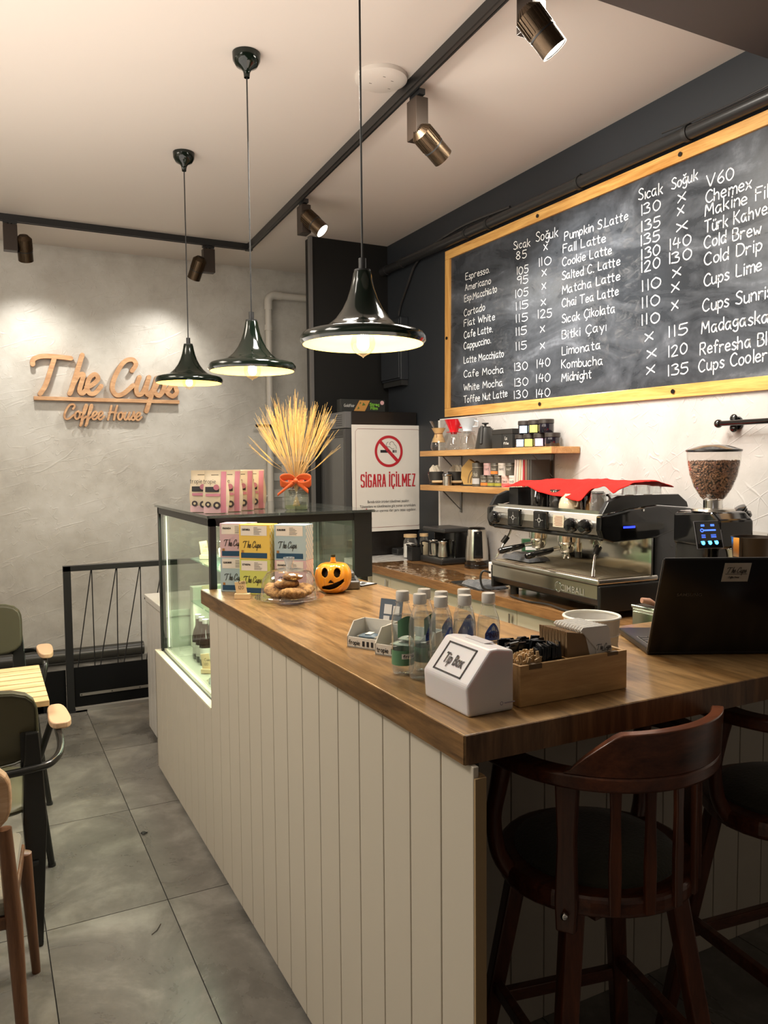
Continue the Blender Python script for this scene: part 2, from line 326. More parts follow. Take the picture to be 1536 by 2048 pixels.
def ribbon(mb, pts, w, T, d=0, caps=True, z=0):
    m = len(pts)
    if m < 2: return
    L_, R_ = [], []
    for i, p in enumerate(pts):
        a = pts[max(i-1, 0)]; b = pts[min(i+1, m-1)]; tx, ty = b[0]-a[0], b[1]-a[1]; l = math.hypot(tx, ty) or 1; tx /= l; ty /= l
        L_.append((p[0]-ty*w/2, p[1]+tx*w/2)); R_.append((p[0]+ty*w/2, p[1]-tx*w/2))
        if i == 0: t0 = (tx, ty)
        t1 = (tx, ty)
    if caps:
        k = 5 if d else 2
        c1 = [(pts[-1][0]+w/2*(cos(g)*-t1[1]+sin(g)*t1[0]), pts[-1][1]+w/2*(cos(g)*t1[0]+sin(g)*t1[1])) for g in [pi*i/(k+1) for i in range(1, k+1)]]
        c0 = [(pts[0][0]+w/2*(-cos(g)*-t0[1]-sin(g)*t0[0]), pts[0][1]+w/2*(-cos(g)*t0[0]-sin(g)*t0[1])) for g in [pi*i/(k+1) for i in range(1, k+1)]]
    else: c0 = c1 = []
    vs = [(x, y, z+d) for x, y in L_+R_]; fs = [(i, m+i, m+i+1, i+1) for i in range(m-1)]
    if d: vs = [(x_, y_, z_ + 7e-5*(i_ % m)) for i_, (x_, y_, z_) in enumerate(vs)]
    n = len(vs); vs += [(x, y, z+d) for x, y in c1]; vs += [(x, y, z+d) for x, y in c0]
    if caps: fs.append((m-1,) + tuple(n+i for i in range(len(c1))) + (2*m-1,)); fs.append((m,) + tuple(n+len(c1)+i for i in range(len(c0))) + (0,))
    if d:
        ring = list(range(m)) + [n+i for i in range(len(c1))] + list(range(2*m-1, m-1, -1)) + [n+len(c1)+i for i in range(len(c0))]
        k = len(vs); vs += [(p[0], p[1], z) for p in vs[:k]]
        fs += [(ring[i], ring[(i+1) % len(ring)], ring[(i+1) % len(ring)]+k, ring[i]+k) for i in range(len(ring))]
    mb.add(vs, fs, False, T)
def write(s, font, mb, o, x, up, h, w=None, thick=.1, d=0, lift=.0008, jit=0, rnd=None, cap=6.5):
    st = strokes(s, font, jit, rnd); T = frame(o, x, up); k = h/cap
    xs = [p[0] for q in st for p in q]; x0, x1 = min(xs), max(xs); kx = k if w is None else w/(x1-x0)
    for q in st: ribbon(mb, [((p[0]-x0)*kx, p[1]*k) for p in q], thick, T, d, True, lift)
    return mb
# ================================================================ SETTING
CEIL = 3.35; XR = 2.97; YF = 6.8
def tile_mat():
    m = mat('stone_tile', (.2, .19, .17), .4); t, N, L, b = nt(m); v = coords(m, which='Object')
    oi = N.new('ShaderNodeObjectInfo'); ad = N.new('ShaderNodeVectorMath'); ad.operation = 'ADD'; sc3 = N.new('ShaderNodeVectorMath'); sc3.operation = 'SCALE'
    L.new(oi.outputs['Location'], sc3.inputs[0]); sc3.inputs['Scale'].default_value = 3.7; L.new(v, ad.inputs[0]); L.new(sc3.outputs[0], ad.inputs[1])
    n = noise(m, ad.outputs[0], 3.2, 8, .62, .7); n2 = noise(m, ad.outputs[0], 14, 6, .7)
    s = math_(m, 'ADD', math_(m, 'MULTIPLY', n, .75), math_(m, 'MULTIPLY', n2, .25))
    L.new(ramp(m, s, [(.33, (.095, .088, .077)), (.7, (.30, .285, .25)), (.5, (.16, .15, .132))]), b.inputs['Base Color'])
    L.new(ramp(m, n, [(.3, (.22,)*3), (.7, (.42,)*3)]), b.inputs['Roughness']); bump(m, n2, .05, .003); return m
TILE = tile_mat()
fl = struct('floor', MB().box(-1.75, -1.2, -.08, 3.2, 7.2, -.004), mat('grout', (.035, .033, .03), .9))
tm = MB().box(.0018, .0018, -.006, .4142-.0018, .852-.0018, 0).mesh('tile')
tm.materials.append(TILE)
for i in range(-3, 8):
    for j in range(-3, 5):
        if i > 2 and (j > 1): continue
        x, y = .141 + .4142*i, 2.857 + .852*j
        if x > 2.9: continue
        o = bpy.data.objects.new('tile', tm); ROOT.objects.link(o); o.parent = fl; o.location = (x, y, 0)
        md = None
PL_GREY = plaster('grey_plaster', (.39, .365, .325), (.52, .50, .45), (.62, .605, .56), .30, .40)
PL_LIGHT = plaster('pale_plaster', (.38, .36, .34), (.46, .44, .42), (.53, .515, .495), .35, .6)
CEILM = mat('ceiling_paint', (.66, .60, .54), .55)
DARK = mat('dark_wall_paint', (.021, .024, .028), .45, spec=.35); _v = coords(DARK); bump(DARK, noise(DARK, _v, 14, 5), .12, .004)
struct('ceiling', MB().box(-1.75, -1.2, CEIL, 3.2, 7.2, CEIL+.08), CEILM)
struct('wall_back', MB().box(-1.75, YF, -.05, 3.2, YF+.12, CEIL), PL_GREY)
struct('wall_right', MB().box(XR, -1.2, -.05, XR+.12, 5.8, CEIL), DARK)
wp = struct('wall_panel_right', MB().box(XR-.014, -1.2, 0, XR-.0005, 4.86, 1.915), PL_LIGHT)
obj('edge_bead', MB().box(XR-.017, 4.853, .0, XR-.001, 4.875, 1.92).box(XR-.017, -1.2, 1.912, XR-.001, 4.875, 1.92), WHT, wp)
struct('wall_column', MB().box(2.31, 5.68, 0, 3.09, 5.80, CEIL-.002), mat('shaded_column_paint', (.007, .0068, .006), .5, spec=.3))  # darker than the wall paint: the column's shade is put into the colour
struct('wall_left', MB().box(-1.75, -1.2, -.05, -1.63, 7.2, CEIL), PL_GREY)
struct('wall_right_far', MB().box(XR+.1, 5.8, 0, XR+.2, 6.8, CEIL), PL_GREY)
struct('trim_1', MB().box(2.29, 5.66, 0, 2.312, 5.70, CEIL-.004), mat('grey_trim', (.12, .115, .11), .5))
struct('trim_2', MB().box(-1.63, 1.0, 3.27, XR-.002, 2.25, CEIL-.002), mat('brown_ceiling_band', (.09, .075, .068), .6))
struct('trim_3', MB().box(2.08, YF-.05, 1.9, 2.3, YF-.002, 2.75), DARK) if 0 else None
# white subway tiles left of the fridge, on the far wall
wt = struct('wall_tiled_patch', MB().box(2.33, YF-.62, 1.1, 2.36, YF-.6, 1.2), WHT) if 0 else None
tp = struct('trim_4', MB().box(2.36, YF-.012, 1.0, 2.98, YF-.001, 1.70), mat('grout_white', (.35, .34, .31), .8))
tl = MB().box(0, -.008, 0, .145, 0, .07).mesh('wall_tile'); tl.materials.append(mat('glazed_white', (.62, .61, .57), .12))
for r in range(9):
    for c in range(-1, 4):
        x = 2.365 + .149*c + (.075 if r % 2 else 0)
        if x < 2.36: x += 0
        if x < 2.36 or x > 2.84: continue
        o = bpy.data.objects.new('wall_tile', tl); ROOT.objects.link(o); o.parent = tp; o.location = (x, YF-.012, 1.01 + r*.0745)
# ---- black round pipe along the right wall, with clamps
pz = lambda y: 3.143 - (5.68-y)*.0152
pp = thing('wall_pipe', 'thick black pipe running along the dark wall just above the chalkboard', 'pipe', (2.925, 3.4, 3.11))
T0 = MX.Translation(-V(pp.location))
obj('pipe', MB().tube([(2.925, 5.66, pz(5.66)), (2.925, 3.4, pz(3.4)), (2.925, 1.2, pz(1.2))], .032, 16, T=T0), BLKP, pp)
obj('end_cap', MB().tube([(2.925, 5.675, pz(5.68)), (2.925, 5.60, pz(5.6))], .038, 16, T=T0), BLKP, pp)
for y in (5.35, 4.45, 4.2, 3.35, 2.62):
    obj('pipe_clamp', MB().tube([(2.925, y+.012, pz(y)), (2.925, y-.012, pz(y))], .037, 16, T=T0).box(2.92, y-.008, pz(y)+.03, 2.968, y+.008, pz(y)+.045, T=T0), BLKM, pp)
def cable(name, pts, r, label, m=BLKP):
    P2 = [V(p) for p in pts]; q = []
    for i in range(len(P2)-1):
        a = P2[max(i-1, 0)]; b = P2[i]; c = P2[i+1]; e = P2[min(i+2, len(P2)-1)]
        for j in range(6):
            t = j/6; q.append(.5*((2*b) + (c-a)*t + (2*a-5*b+4*c-e)*t*t + (3*b-a-3*c+e)*t**3))
    q.append(P2[-1]); return tag(obj(name, MB().tube(q, r, 8), m), label, 'cable')
cable('power_cable', [(2.945, 4.0, 3.17), (2.93, 4.5, 3.19), (2.94, 4.95, 3.16), (2.95, 5.19, 3.09), (2.95, 5.3, 2.98), (2.955, 5.43, 2.84), (2.955, 5.47, 2.76)], .009, 'black cable hanging from the wall pipe down towards the fuse box')
cable('thin_wire', [(2.885, 1.4, 3.16), (2.885, 2.2, 3.115), (2.885, 2.55, 3.12), (2.9, 2.75, 3.14)], .004, 'thin black wire crossing the wall pipe above the chalkboard')
eb = thing('fuse_box', 'dark painted fuse box low on the dark wall behind the nearest pendant', 'fuse box', (XR, 5.5, 2.25))
obj('body', MB().box(-.07, -.16, .0, 0, .16, .48), DARK, eb, bevel=.006); obj('door', MB().box(-.082, -.15, .015, -.07, .15, .465), DARK, eb, bevel=.003)
obj('latch', MB().box(-.09, .03, .3, -.082, .09, .34).box(-.09, .03, .25, -.082, .09, .27), mat('grey_latch', (.1, .1, .1), .4), eb)
obj('under_tray', MB().box(-.06, -.15, -.04, -.002, .15, 0), BLKM, eb)
# ---- white drain pipe on far wall
wpi = thing('white_wall_pipe', 'white painted water pipe rising on the grey wall and bending right', 'pipe', (2.32, 6.73, 1.1)); T0 = MX.Translation(-V(wpi.location))
PW = mat('pipe_paint', (.6, .57, .51), .4); X0 = 2.32
arc = [(X0 + .06 - .06*cos(a), 6.73, 3.05 + .06*sin(a)) for a in [pi/2*i/6 for i in range(7)]]
obj('pipe', MB().tube([(X0-.02, 6.73, .3), (X0, 6.73, 2.2)] + arc + [(2.9, 6.73, 3.11)], .03, 14, T=T0), PW, wpi)
for z in (2.82, 1.65, 2.0): obj('coupling', MB().tube([(X0-.002, 6.73, z-.025), (X0, 6.73, z+.025)], .037, 14, T=T0), PW, wpi)
obj('elbow', MB().tube([(X0, 6.73, 2.98)] + arc + [(X0+.12, 6.73, 3.11)], .036, 14, T=T0), PW, wpi)
obj('valve_body', MB().tube([(X0, 6.73, 1.99), (X0, 6.73, 2.10)], .042, 14, T=T0).tube([(X0, 6.73, 1.95), (X0, 6.69, 1.95)], .02, 10, T=T0), PW, wpi)
obj('valve_handle', MB().box(X0-.16, 6.66, 1.935, X0+.02, 6.675, 1.96, T=T0), BLK, wpi, bevel=.004)
cable('thin_pipe', [(X0-.02, 6.74, 1.33), (X0-.09, 6.72, 1.31), (X0-.2, 6.76, 1.3)], .008, 'thin white tube branching off the wall pipe near the pouches', PW)
bx = thing('wall_switch_box', 'brown rounded box mounted on white wall tiles behind the wheat vase', 'box', (2.62, YF-.02, 1.33))
obj('body', MB().box(-.13, -.06, 0, .2, 0, .11), mat('brown_plastic', (.06, .04, .03), .4), bx, bevel=.03, seg=4); obj('grille', MB().box(-.06, -.04, .13, .04, 0, .30), BLKM, bx)
# ---- far tube and railing
tb = obj('wall_tube', MB().tube([(-1.3, 6.72, .085), (1.16, 6.72, .075)], .055, 18), mat('dark_tube', (.03, .028, .022), .35)); tag(tb, 'fat dark tube lying along the foot of the grey wall', 'pipe')
ra = thing('metal_railing', 'black metal railing with slanting rods in front of the grey wall', 'railing', (.46, 5.4, 0))
obj('post', MB().box(-.018, -.018, 0, .028, .018, .96), BLK, ra, bevel=.002); obj('top_rail', MB().box(-.018, -.018, .925, .95, .018, .962), BLK, ra, bevel=.002)
obj('foot_plate', MB().box(-.05, -.03, 0, .1, .03, .012), BLK, ra)
for a, b in ((.613, .514), (.617, .619), (.770, .654), (.775, .765), (.921, .803), (.926, .92), (1.07, .95), (1.075, 1.07)):
    obj('rod', MB().tube([(a-.46, 0, .927), (b-.46, 0, .285)], .0035, 6), BLK, ra)
PBK = mat('panel_black', (.003, .003, .003), .7, spec=.15); obj('kick_panel', MB().box(.03, -.006, .03, 1.0, .006, .29), PBK, ra); obj('side_panel', MB().box(-1.5, .02, .01, -.02, .035, .275), PBK, ra)
obj('metal_strip', MB().box(.06, -.012, .10, .95, -.006, .118), mat('grey_metal', (.4, .38, .34), .4, .8), ra)
for x in (.07, .26, .44, .62, .8): obj('screw', MB().cyl(.004, 0, .003, n=8, T=MX.Translation((x, -.012, .109)) @ MX.Rotation(pi/2, 4, 'X')), BLK, ra)
obj('floor_strip', MB().box(.03, -.03, 0, 1.0, .03, .022), mat('aluminium_strip', (.45, .43, .4), .35, .7), ra)
# ---- logo sign, raised wooden letters
LOGO = wood('logo_wood', (.40, .20, .09), (.66, .40, .21), (3, 1.5, 1.5), .5, rot=(0, R(-18), 0))
lg = thing('wall_sign', 'wooden script letters of the coffee house name on the grey wall', 'sign', (.95, YF, 2.1))
yl = YF - .022
def script_sign(word, x0, x1, z0, cap, th, depth, name):
    sts = strokes(word, SCRIPT); xs = [p[0] for q in sts for p in q]; k = (x1-x0)/(max(xs)-min(xs)); kz = cap/7.4; mn = min(xs)
    # one object per letter: split strokes by letter
    x = 0
    for ch in word:
        if ch == ' ': x += 3.0; continue
        adv, g, _ = SCRIPT[ch]; mb = MB(); T = frame((x0-.95, -.004, z0-2.1), (1, 0, 0), (0, 0, 1), (0, -1, 0))
        for qi, st in enumerate(g.split('|')):
            pts = cat_([tuple(map(float, p.split(','))) for p in st.split()], 5)
            ribbon(mb, [((p[0]+x-mn)*k, p[1]*kz) for p in pts], th, T, depth + .0006*qi, True, 0)
        obj(name, mb, LOGO, lg); x += adv
script_sign('The Cups', .385, 1.50, 2.19, .285, .036, .045, 'letter')
script_sign('Coffee House', .605, 1.205, 1.985, .115, .0155, .035, 'small_letter')
obj('underline_bar', MB().box(.385-.95, -.05, 2.128-2.1, 1.52-.95, -.004, 2.158-2.1), LOGO, lg, bevel=.002)

# ================================================================ TRACK AND SPOTS
tr = thing('track_rail', 'black lighting track fixed to the ceiling in an L shape', 'track', (1.95, 6.1, 3.30))
for a, b in (((0, 0), (-.25, -5.2)), ((.0, 0), (-3.3, .0))):
    d = V((b[0]-a[0], b[1]-a[1], 0)); l = d.length; d.normalize(); T = frame((a[0], a[1], .0), d, (-d.y, d.x, 0))
    obj('track_bar', MB().box(0, -.018, .015, l, .018, .05, T=T).box(0, -.018, .003, l, -.010, .016, T=T).box(0, .010, .003, l, .018, .016, T=T), BLK, tr)
    obj('conductor', MB().box(.02, -.009, .006, l, .009, .012, T=T), mat('track_inside', (.05, .045, .04), .4), tr)
obj('corner_joint', MB().box(-.024, -.024, 0, .024, .024, .05), BLK, tr)
def spot_light(loc, hd, aim, label, power, lit, blend=.5, angle=64, ax=(0, 1)):
    """adapter box hanging from the track, finned cylinder head on its side; hd = offset of the head's pivot"""
    t = thing('track_spotlight', label, 'spotlight', loc, group='track spotlights')
    a = math.atan2(ax[1], ax[0]); T = MX.Rotation(a, 4, 'Z')
    obj('adapter', MB().box(-.045, -.016, .19, .045, .016, .215, T=T).cyl(.016, .175, .2), BLK, t)
    obj('driver_box', MB().box(-.045, -.032, .0, .045, .032, .18, T=T), BRD_, t, bevel=.003)
    d = (V(aim)-V(loc)-V(hd)).normalized(); q = d.to_track_quat('-Z', 'Y').to_matrix().to_4x4(); q.translation = V(hd)
    h = obj('lamp_head', MB().lathe([(1e-5, .085), (.030, .085), (.050, .062), (.050, -.092), (.046, -.092), (.040, -.07), (1e-5, -.07)], 32), BRZ, t); h.matrix_local = q
    fins = MB()
    for k in range(22):
        g = 2*pi*k/22; F = MX.Rotation(g, 4, 'Z')
        fins.add([(.028, -.002, .088), (.028, .002, .088), (.053, .002, .062), (.053, -.002, .062), (.053, .002, -.01), (.053, -.002, -.01), (.045, .002, -.012), (.045, -.002, -.012)],
                 [(0, 3, 2, 1), (3, 5, 4, 2), (5, 7, 6, 4), (0, 1, 6, 7), (0, 7, 5, 3), (1, 2, 4, 6)], T=F)
    obj('cooling_fins', fins, BRZ, h)
    obj('collar', MB().lathe([(.0505, -.018), (.052, -.018), (.052, -.024), (.0505, -.024)], 32), BLK, h)
    obj('lens', MB().lathe([(1e-5, -.0885), (.046, -.0885)], 24), mat('spot_lens', (1, .96, .88), .3, emit=26 if lit else 4, ecol=(1, .95, .84)), h)
    obj('pivot_arm', MB().tube([(0, 0, .05), V(hd)*.6, hd], .012, 8), BLK, t)
    L = bpy.data.lights.new('spot_beam', 'SPOT'); L.energy = power; L.color = (1, .95, .87); L.spot_size = R(angle); L.spot_blend = blend; L.shadow_soft_size = .045
    lo = bpy.data.objects.new('spot_beam', L); ROOT.objects.link(lo); lo.parent = t; q2 = q.copy(); q2.translation = V(hd) + d*.1; lo.matrix_local = q2
    return t
spot_light((.235, 6.10, 3.10), (.09, .02, .04), (.45, 6.9, 2.0), 'leftmost track spotlight, pointing down at the wooden wall sign', 40, 0, ax=(1, 0), angle=95, blend=.9)
spot_light((1.63, 6.13, 3.10), (-.09, -.01, .03), (1.25, 6.9, 1.95), 'track spotlight near the corner of the track, above the end of the sign', 40, 0, ax=(1, 0), angle=95, blend=.9)
spot_light((1.925, 4.85, 3.10), (.03, -.08, .06), (2.9, 3.85, 1.9), 'brightly shining track spotlight beside the dark column', 60, 1, angle=62)
spot_light((1.855, 3.235, 3.10), (.045, -.04, -.02), (2.97, 3.35, 2.35), 'bronze track spotlight near the round ceiling disc, pointing at the chalkboard', 85, 0, angle=70)
spot_light((1.83, 2.36, 3.16), (-.01, -.06, -.02), (2.65, 1.95, 2.0), 'nearest and largest track spotlight, at the top edge of the photo', 50, 1, angle=68)
dk = thing('ceiling_disc', 'round flat white cover on the ceiling beside the track', 'ceiling cover', (1.67, 3.24, CEIL-.03))
obj('plate', MB().lathe([(1e-5, .0), (.095, .0), (.118, .012), (.12, .0295), (1e-5, .0295)], 40), mat('disc_white', (.68, .63, .57), .4), dk)
for i, (x, y) in enumerate(((-.05, .02), (.03, -.04), (.05, .03), (-.02, -.06))): obj('vent_mark', MB().box(x, y, -.001, x+.012, y+.003, .001), mat('mark_grey', (.2, .18, .16), .6), dk)

# ================================================================ PENDANTS
PGREEN = mat('pendant_enamel', (.003, .007, .004), .12, coat=.25, spec=.35)
PIN = mat('pendant_inside', (.84, .62, .20), .4)
def pendant(x, y, zr, cx, label):
    t = thing('pendant_lamp', label, 'pendant lamp', (x, y, zr), group='trumpet shaped pendant lamps')
    H_ = CEIL - zr
    outer = [(.024, .205), (.027, .198), (.031, .175), (.037, .15), (.047, .12), (.062, .09), (.083, .062), (.108, .042), (.14, .029), (.168, .024), (.18, .020), (.189, .008), (.189, -.004), (.181, -.013)]
    obj('shade', MB().lathe(outer, 56), PGREEN, t)
    obj('shade_lining', MB().lathe([(.181, -.013), (.177, -.002), (.165, .012), (.135, .020), (.104, .034), (.08, .052), (.058, .082), (.043, .12), (.03, .16), (.022, .19)], 56), PIN, t)
    obj('shade_cap', MB().cyl(.025, .203, .208, n=24).cyl(.0115, .205, .242, n=16), BLK, t)
    obj('cord', MB().tube([(0, 0, .24), (cx*.5, 0, (H_+.2)/2), (cx, 0, H_-.075)], .0032, 8), BLK, t)
    obj('ceiling_canopy', MB().lathe([(.012, H_-.10), (.014, H_-.08), (.02, H_-.066), (.045, H_-.052), (.058, H_-.03), (.06, H_-.001), (1e-5, H_-.001)], 32, c=(cx, 0, 0)), PGREEN, t)
    obj('socket', MB().cyl(.02, .05, .12, n=20), mat('brass_socket', (.5, .36, .12), .3, .9), t)
    b = obj('bulb', MB().lathe([(.013, .055), (.016, .045), (.024, .03), (.034, .008), (.037, -.010), (.033, -.026), (.02, -.040), (.006, -.047), (1e-5, -.052)], 24), thin_glass('bulb_glass', (1, .95, .85), .8), t)
    obj('filament', MB().tube([(-.006, 0, .04), (-.009, 0, -.015), (0, .006, .03), (.004, 0, -.018), (.008, -.004, .03), (.0, -.008, -.014), (0, 0, .04)], .0022, 6), mat('filament_glow', (1, .8, .45), .5, emit=200, ecol=(1, .80, .50)), b)
    L = bpy.data.lights.new('bulb_light', 'POINT'); L.energy = 5.5; L.color = (1, .80, .54); L.shadow_soft_size = .022
    lo = bpy.data.objects.new('bulb_light', L); ROOT.objects.link(lo); lo.parent = t; lo.location = (0, 0, .0)
pendant(1.034, 2.14, 1.972, 0, 'nearest pendant lamp, its cord running out of the top of the photo')
pendant(1.066, 3.319, 2.022, .0, 'middle pendant lamp of the row, over the display case')
pendant(1.07, 4.498, 2.083, .0, 'farthest pendant lamp, overlapping the end of the wall sign')

# ================================================================ BAR COUNTER
PLANK = mat('cream_board', (.60, .545, .45), .42)
_v = coords(PLANK, (40, 40, 2)); bump(PLANK, noise(PLANK, _v, 3, 3), .03, .002)
MDF = mat('board_edge', (.34, .23, .115), .6)
WAL = wood('walnut_laminate', (.12, .066, .026), (.40, .240, .100), (2.2, 1.9, 1.9), .3, rot=(0, 0, R(90)), coat=.15)
WALX = wood('walnut_laminate_end', (.07, .034, .013), (.27, .14, .055), (2.2, 1.9, 1.9), .3, coat=.15)
WALD = wood('walnut_edge', (.06, .028, .010), (.24, .125, .045), (2.2, 1.9, 1.9), .38, rot=(0, 0, R(90)))
WALE = wood('walnut_edge_upright', (.055, .026, .012), (.21, .110, .048), (2.2, 1.9, 1.9), .38, rot=(0, R(90), 0))
bc = thing('bar_counter', 'long cream boarded bar counter with vertical grooves under the wooden top', 'counter', (.775, 2.6, 0))
def planks(parent, fn, edges, z0f, z1f, name='board'):
    for a, b in zip(edges[:-1], edges[1:]): obj(name, fn(a+.0012, b-.0012, z0f, z1f), PLANK, parent, bevel=.0012, seg=1)
yy = [1.16, 1.276]; 
while yy[-1] < 2.95: yy.append(yy[-1] + .1243)
yy[-1] = 3.02
planks(bc, lambda a, b, z0, z1: MB().box(0, a-2.6+.0008, z0, .012, b-2.6-.0008, z1), yy, .02, 1.048)
obj('kick_base', MB().box(.012, -1.42, 0, .03, .40, .03), BLKM, bc)
obj('board_edge_strip', MB().box(.012, 1.16-2.6, .02, .024, 1.178-2.6, 1.03).box(.0, 1.155-2.6, .02, .024, 1.16-2.6, 1.028), MDF, bc)
obj('core_panel', MB().box(.012, 1.18-2.6, .03,   .024, 3.0-2.6, 1.047), BLKM, bc)
xx = [.803+.004]
while xx[-1] < 2.8: xx.append(xx[-1] + .1165)
xx.append(2.94); xx.append(3)
planks(bc, lambda a, b, z0, z1: MB().box(a-.775, 1.72-2.6, z0, b-.775-.0012, 1.732-2.6, z1), xx[:-1], .0, 1.047, 'front_board')
obj('carcass', MB().box(.04, 1.735-2.6, .0, .64, 3.0-2.6, 1.047).box(.64, 1.735-2.6, 0, 2.16, 1.755-2.6, 1.047), mat('carcass', (.66, .62, .46), .5), bc)
bw = thing('bar_worktop', 'L-shaped dark wooden worktop of the bar counter', 'worktop', (.765, 1.175, 1.105))
obj('slab', MB().prism([(0, 0), (2.19, 0), (2.19, .58), (.675, .58), (.675, 1.90), (.03, 1.90), (.03, 1.925), (0, 1.925)], -.0575, 0), WAL, bw, bevel=.0025)
# edge bands, proud of the slab by a hair
obj('edge_band', MB().box(-.0015, .002, -.0555, .0, 1.923, -.0015), WALD, bw)
obj('front_edge_band', MB().box(.002, -.0015, -.0555, 2.19, .0, -.0015), WALE, bw)
obj('slab_under_end', MB().box(0, 1.9, -.0575, .02, 1.93, 0), WALD, bw) if 0 else None

# ================================================================ DISPLAY CASE
dc = thing('display_case', 'black framed glass display case at the far end of the bar counter', 'display case', (.80, 3.08, 0))
W_, D_ = .70, 1.04; zt, zb = 1.402, .64
ye = [-.06]
while ye[-1] < D_-.02: ye.append(ye[-1] + .1243)
ye[-1] = D_ + .03
planks(dc, lambda a, b, z0, z1: MB().box(-.025, a+.0008, z0, -.013, b-.0008, z1), ye, .02, .632)
obj('dark_core', MB().box(-.013, -.05, .03, -.0122, D_+.02, .63), BLKM, dc); obj('base_box', MB().box(-.012, -.0, 0, W_, D_+.02, .60), mat('case_white', (.62, .6, .53), .5), dc)
obj('end_board', MB().box(-.025, D_+.02, .02, W_, D_+.032, .632), PLANK, dc)
obj('sill', MB().box(-.026, -.055, .632, .02, D_+.032, .64), mat('sill_cream', (.78, .74, .58), .4), dc)
for x, y in ((0, 0), (0, D_-.026), (W_-.03, 0), (W_-.03, D_-.026)):
    obj('post', MB().box(x, y, zb, x+(.026 if x == 0 else .03), y+.026, zt-.02), BLK, dc)
obj('door_post', MB().box(W_-.065, -.004, 1.1055, W_+.02, .02, zt-.004), BLK, dc)
obj('top_frame', MB().box(0, 0, zt-.045, .022, D_, zt-.012).box(0, 0, zt-.045, W_, .022, zt-.012).box(0, D_-.022, zt-.045, W_, D_, zt-.012).box(W_-.022, 0, zt-.045, W_, D_, zt-.012), BLK, dc)
obj('bottom_frame', MB().box(.004, 0, zb, .012, D_, zb+.006).box(W_-.03, 0, zb, W_, D_, zb+.04), BLK, dc)
obj('glass_top', MB().box(-.012, -.014, zt-.012, W_+.03, D_+.012, zt), thin_glass('smoked_top_glass', (.75, .77, .75), .95, .02, .35, (.10, .11, .10)), dc)
obj('front_glass', MB().box(.006, .026, zb, .011, D_-.026, zt-.045), GLASSG, dc)
obj('side_glass', MB().box(.026, .006, zb, W_-.03, .011, zt-.045), GLASSG, dc)
obj('far_glass', MB().box(.026, D_-.012, zb, W_-.03, D_-.007, zt-.045), GLASSG, dc)
obj('floor_panel', MB().box(.016, .02, zb-.03, W_-.03, D_-.03, zb+.012), mat('case_floor', (.36, .37, .30), .25), dc)
obj('inner_back', MB().box(W_-.04, .03, zb+.01, W_-.032, D_-.03, .90), mat('case_white2', (.6, .62, .5), .4), dc)
for y0, y1 in ((.03, .52), (.53, D_-.03)):
    dd = obj('sliding_door', MB().box(W_-.028, y0, .90, W_-.016, y0+.03, zt-.05).box(W_-.028, y1-.03, .90, W_-.016, y1, zt-.05).box(W_-.028, y0, .90, W_-.016, y1, .93).box(W_-.028, y0, zt-.08, W_-.016, y1, zt-.05), mat('door_frame', (.10, .11, .10), .4), dc)
    obj('door_pane', MB().box(W_-.024, y0+.03, .93, W_-.02, y1-.03, zt-.08), GLASSG, dd)
obj('inner_step', MB().box(.43, .50, zb+.013, W_-.05, D_-.03, .90).box(.15, D_-.10, zb+.013, W_-.05, D_-.03, .97), mat('case_white2'), dc)
for z in (1.125, .905):
    obj('glass_shelf', MB().box(.13, .05, z, W_-.05, D_-.14, z+.007), thin_glass('shelf_glass', (.80, .93, .85), .9, 0, .12, (.5, .7, .6)), dc)
for x in (.034, W_-.05):
    obj('light_strip', MB().box(x, D_-.034, zb+.02, x+.006, D_-.028, zt-.06), mat('led_strip', (.9, 1, .8), .5, emit=1.1, ecol=(.95, 1, .78)), dc)
obj('top_light_strip', MB().box(.03, .05, zt-.05, .045, D_-.05, zt-.044), mat('led_strip'), dc)
for zz, xx_, pw in ((zt-.06, .32, 9), (.89, .3, 3.5)):
    L = bpy.data.lights.new('case_light', 'AREA'); L.shape = 'RECTANGLE'; L.size = .10; L.size_y = .8; L.energy = pw; L.color = (.95, 1, .76)
    lo = bpy.data.objects.new('case_light', L); ROOT.objects.link(lo); lo.parent = dc; lo.location = (xx_-.2, D_/2, zz)
index_kids()
# ---- stock inside the case
def tag_sign(loc, rz, label, cat='price tag', h=.075, g='wooden price tags'):
    t = thing('price_tag', label, cat, loc, rz, g)
    obj('card', MB().box(-.02, -.002, .015, .02, .002, .015+h, T=MX.Rotation(R(-8), 4, 'Y')), TAGW, t)
    obj('foot', MB().box(-.028, -.012, 0, .028, -.003, .02).box(-.028, .003, 0, .028, .012, .02).box(-.02, -.003, 0, .02, .003, .012), TAGW, t, bevel=.001)
    obj('card_print', MB().box(-.012, -.0026, .05, .012, -.002, .056).box(-.012, -.0026, .036, .008, -.002, .042).box(-.012, -.0026, .064, .012, -.002, .068), INK, t) if 0 else None
    mb = MB()
    for i, s in enumerate(('Cake', '120')): write(s, HAND, mb, (-.013, -.0022, .056-.02*i), (1, 0, 0), (0, 0, 1), .012, thick=.0014, lift=0)
    obj('card_print', mb, INK, t); return t
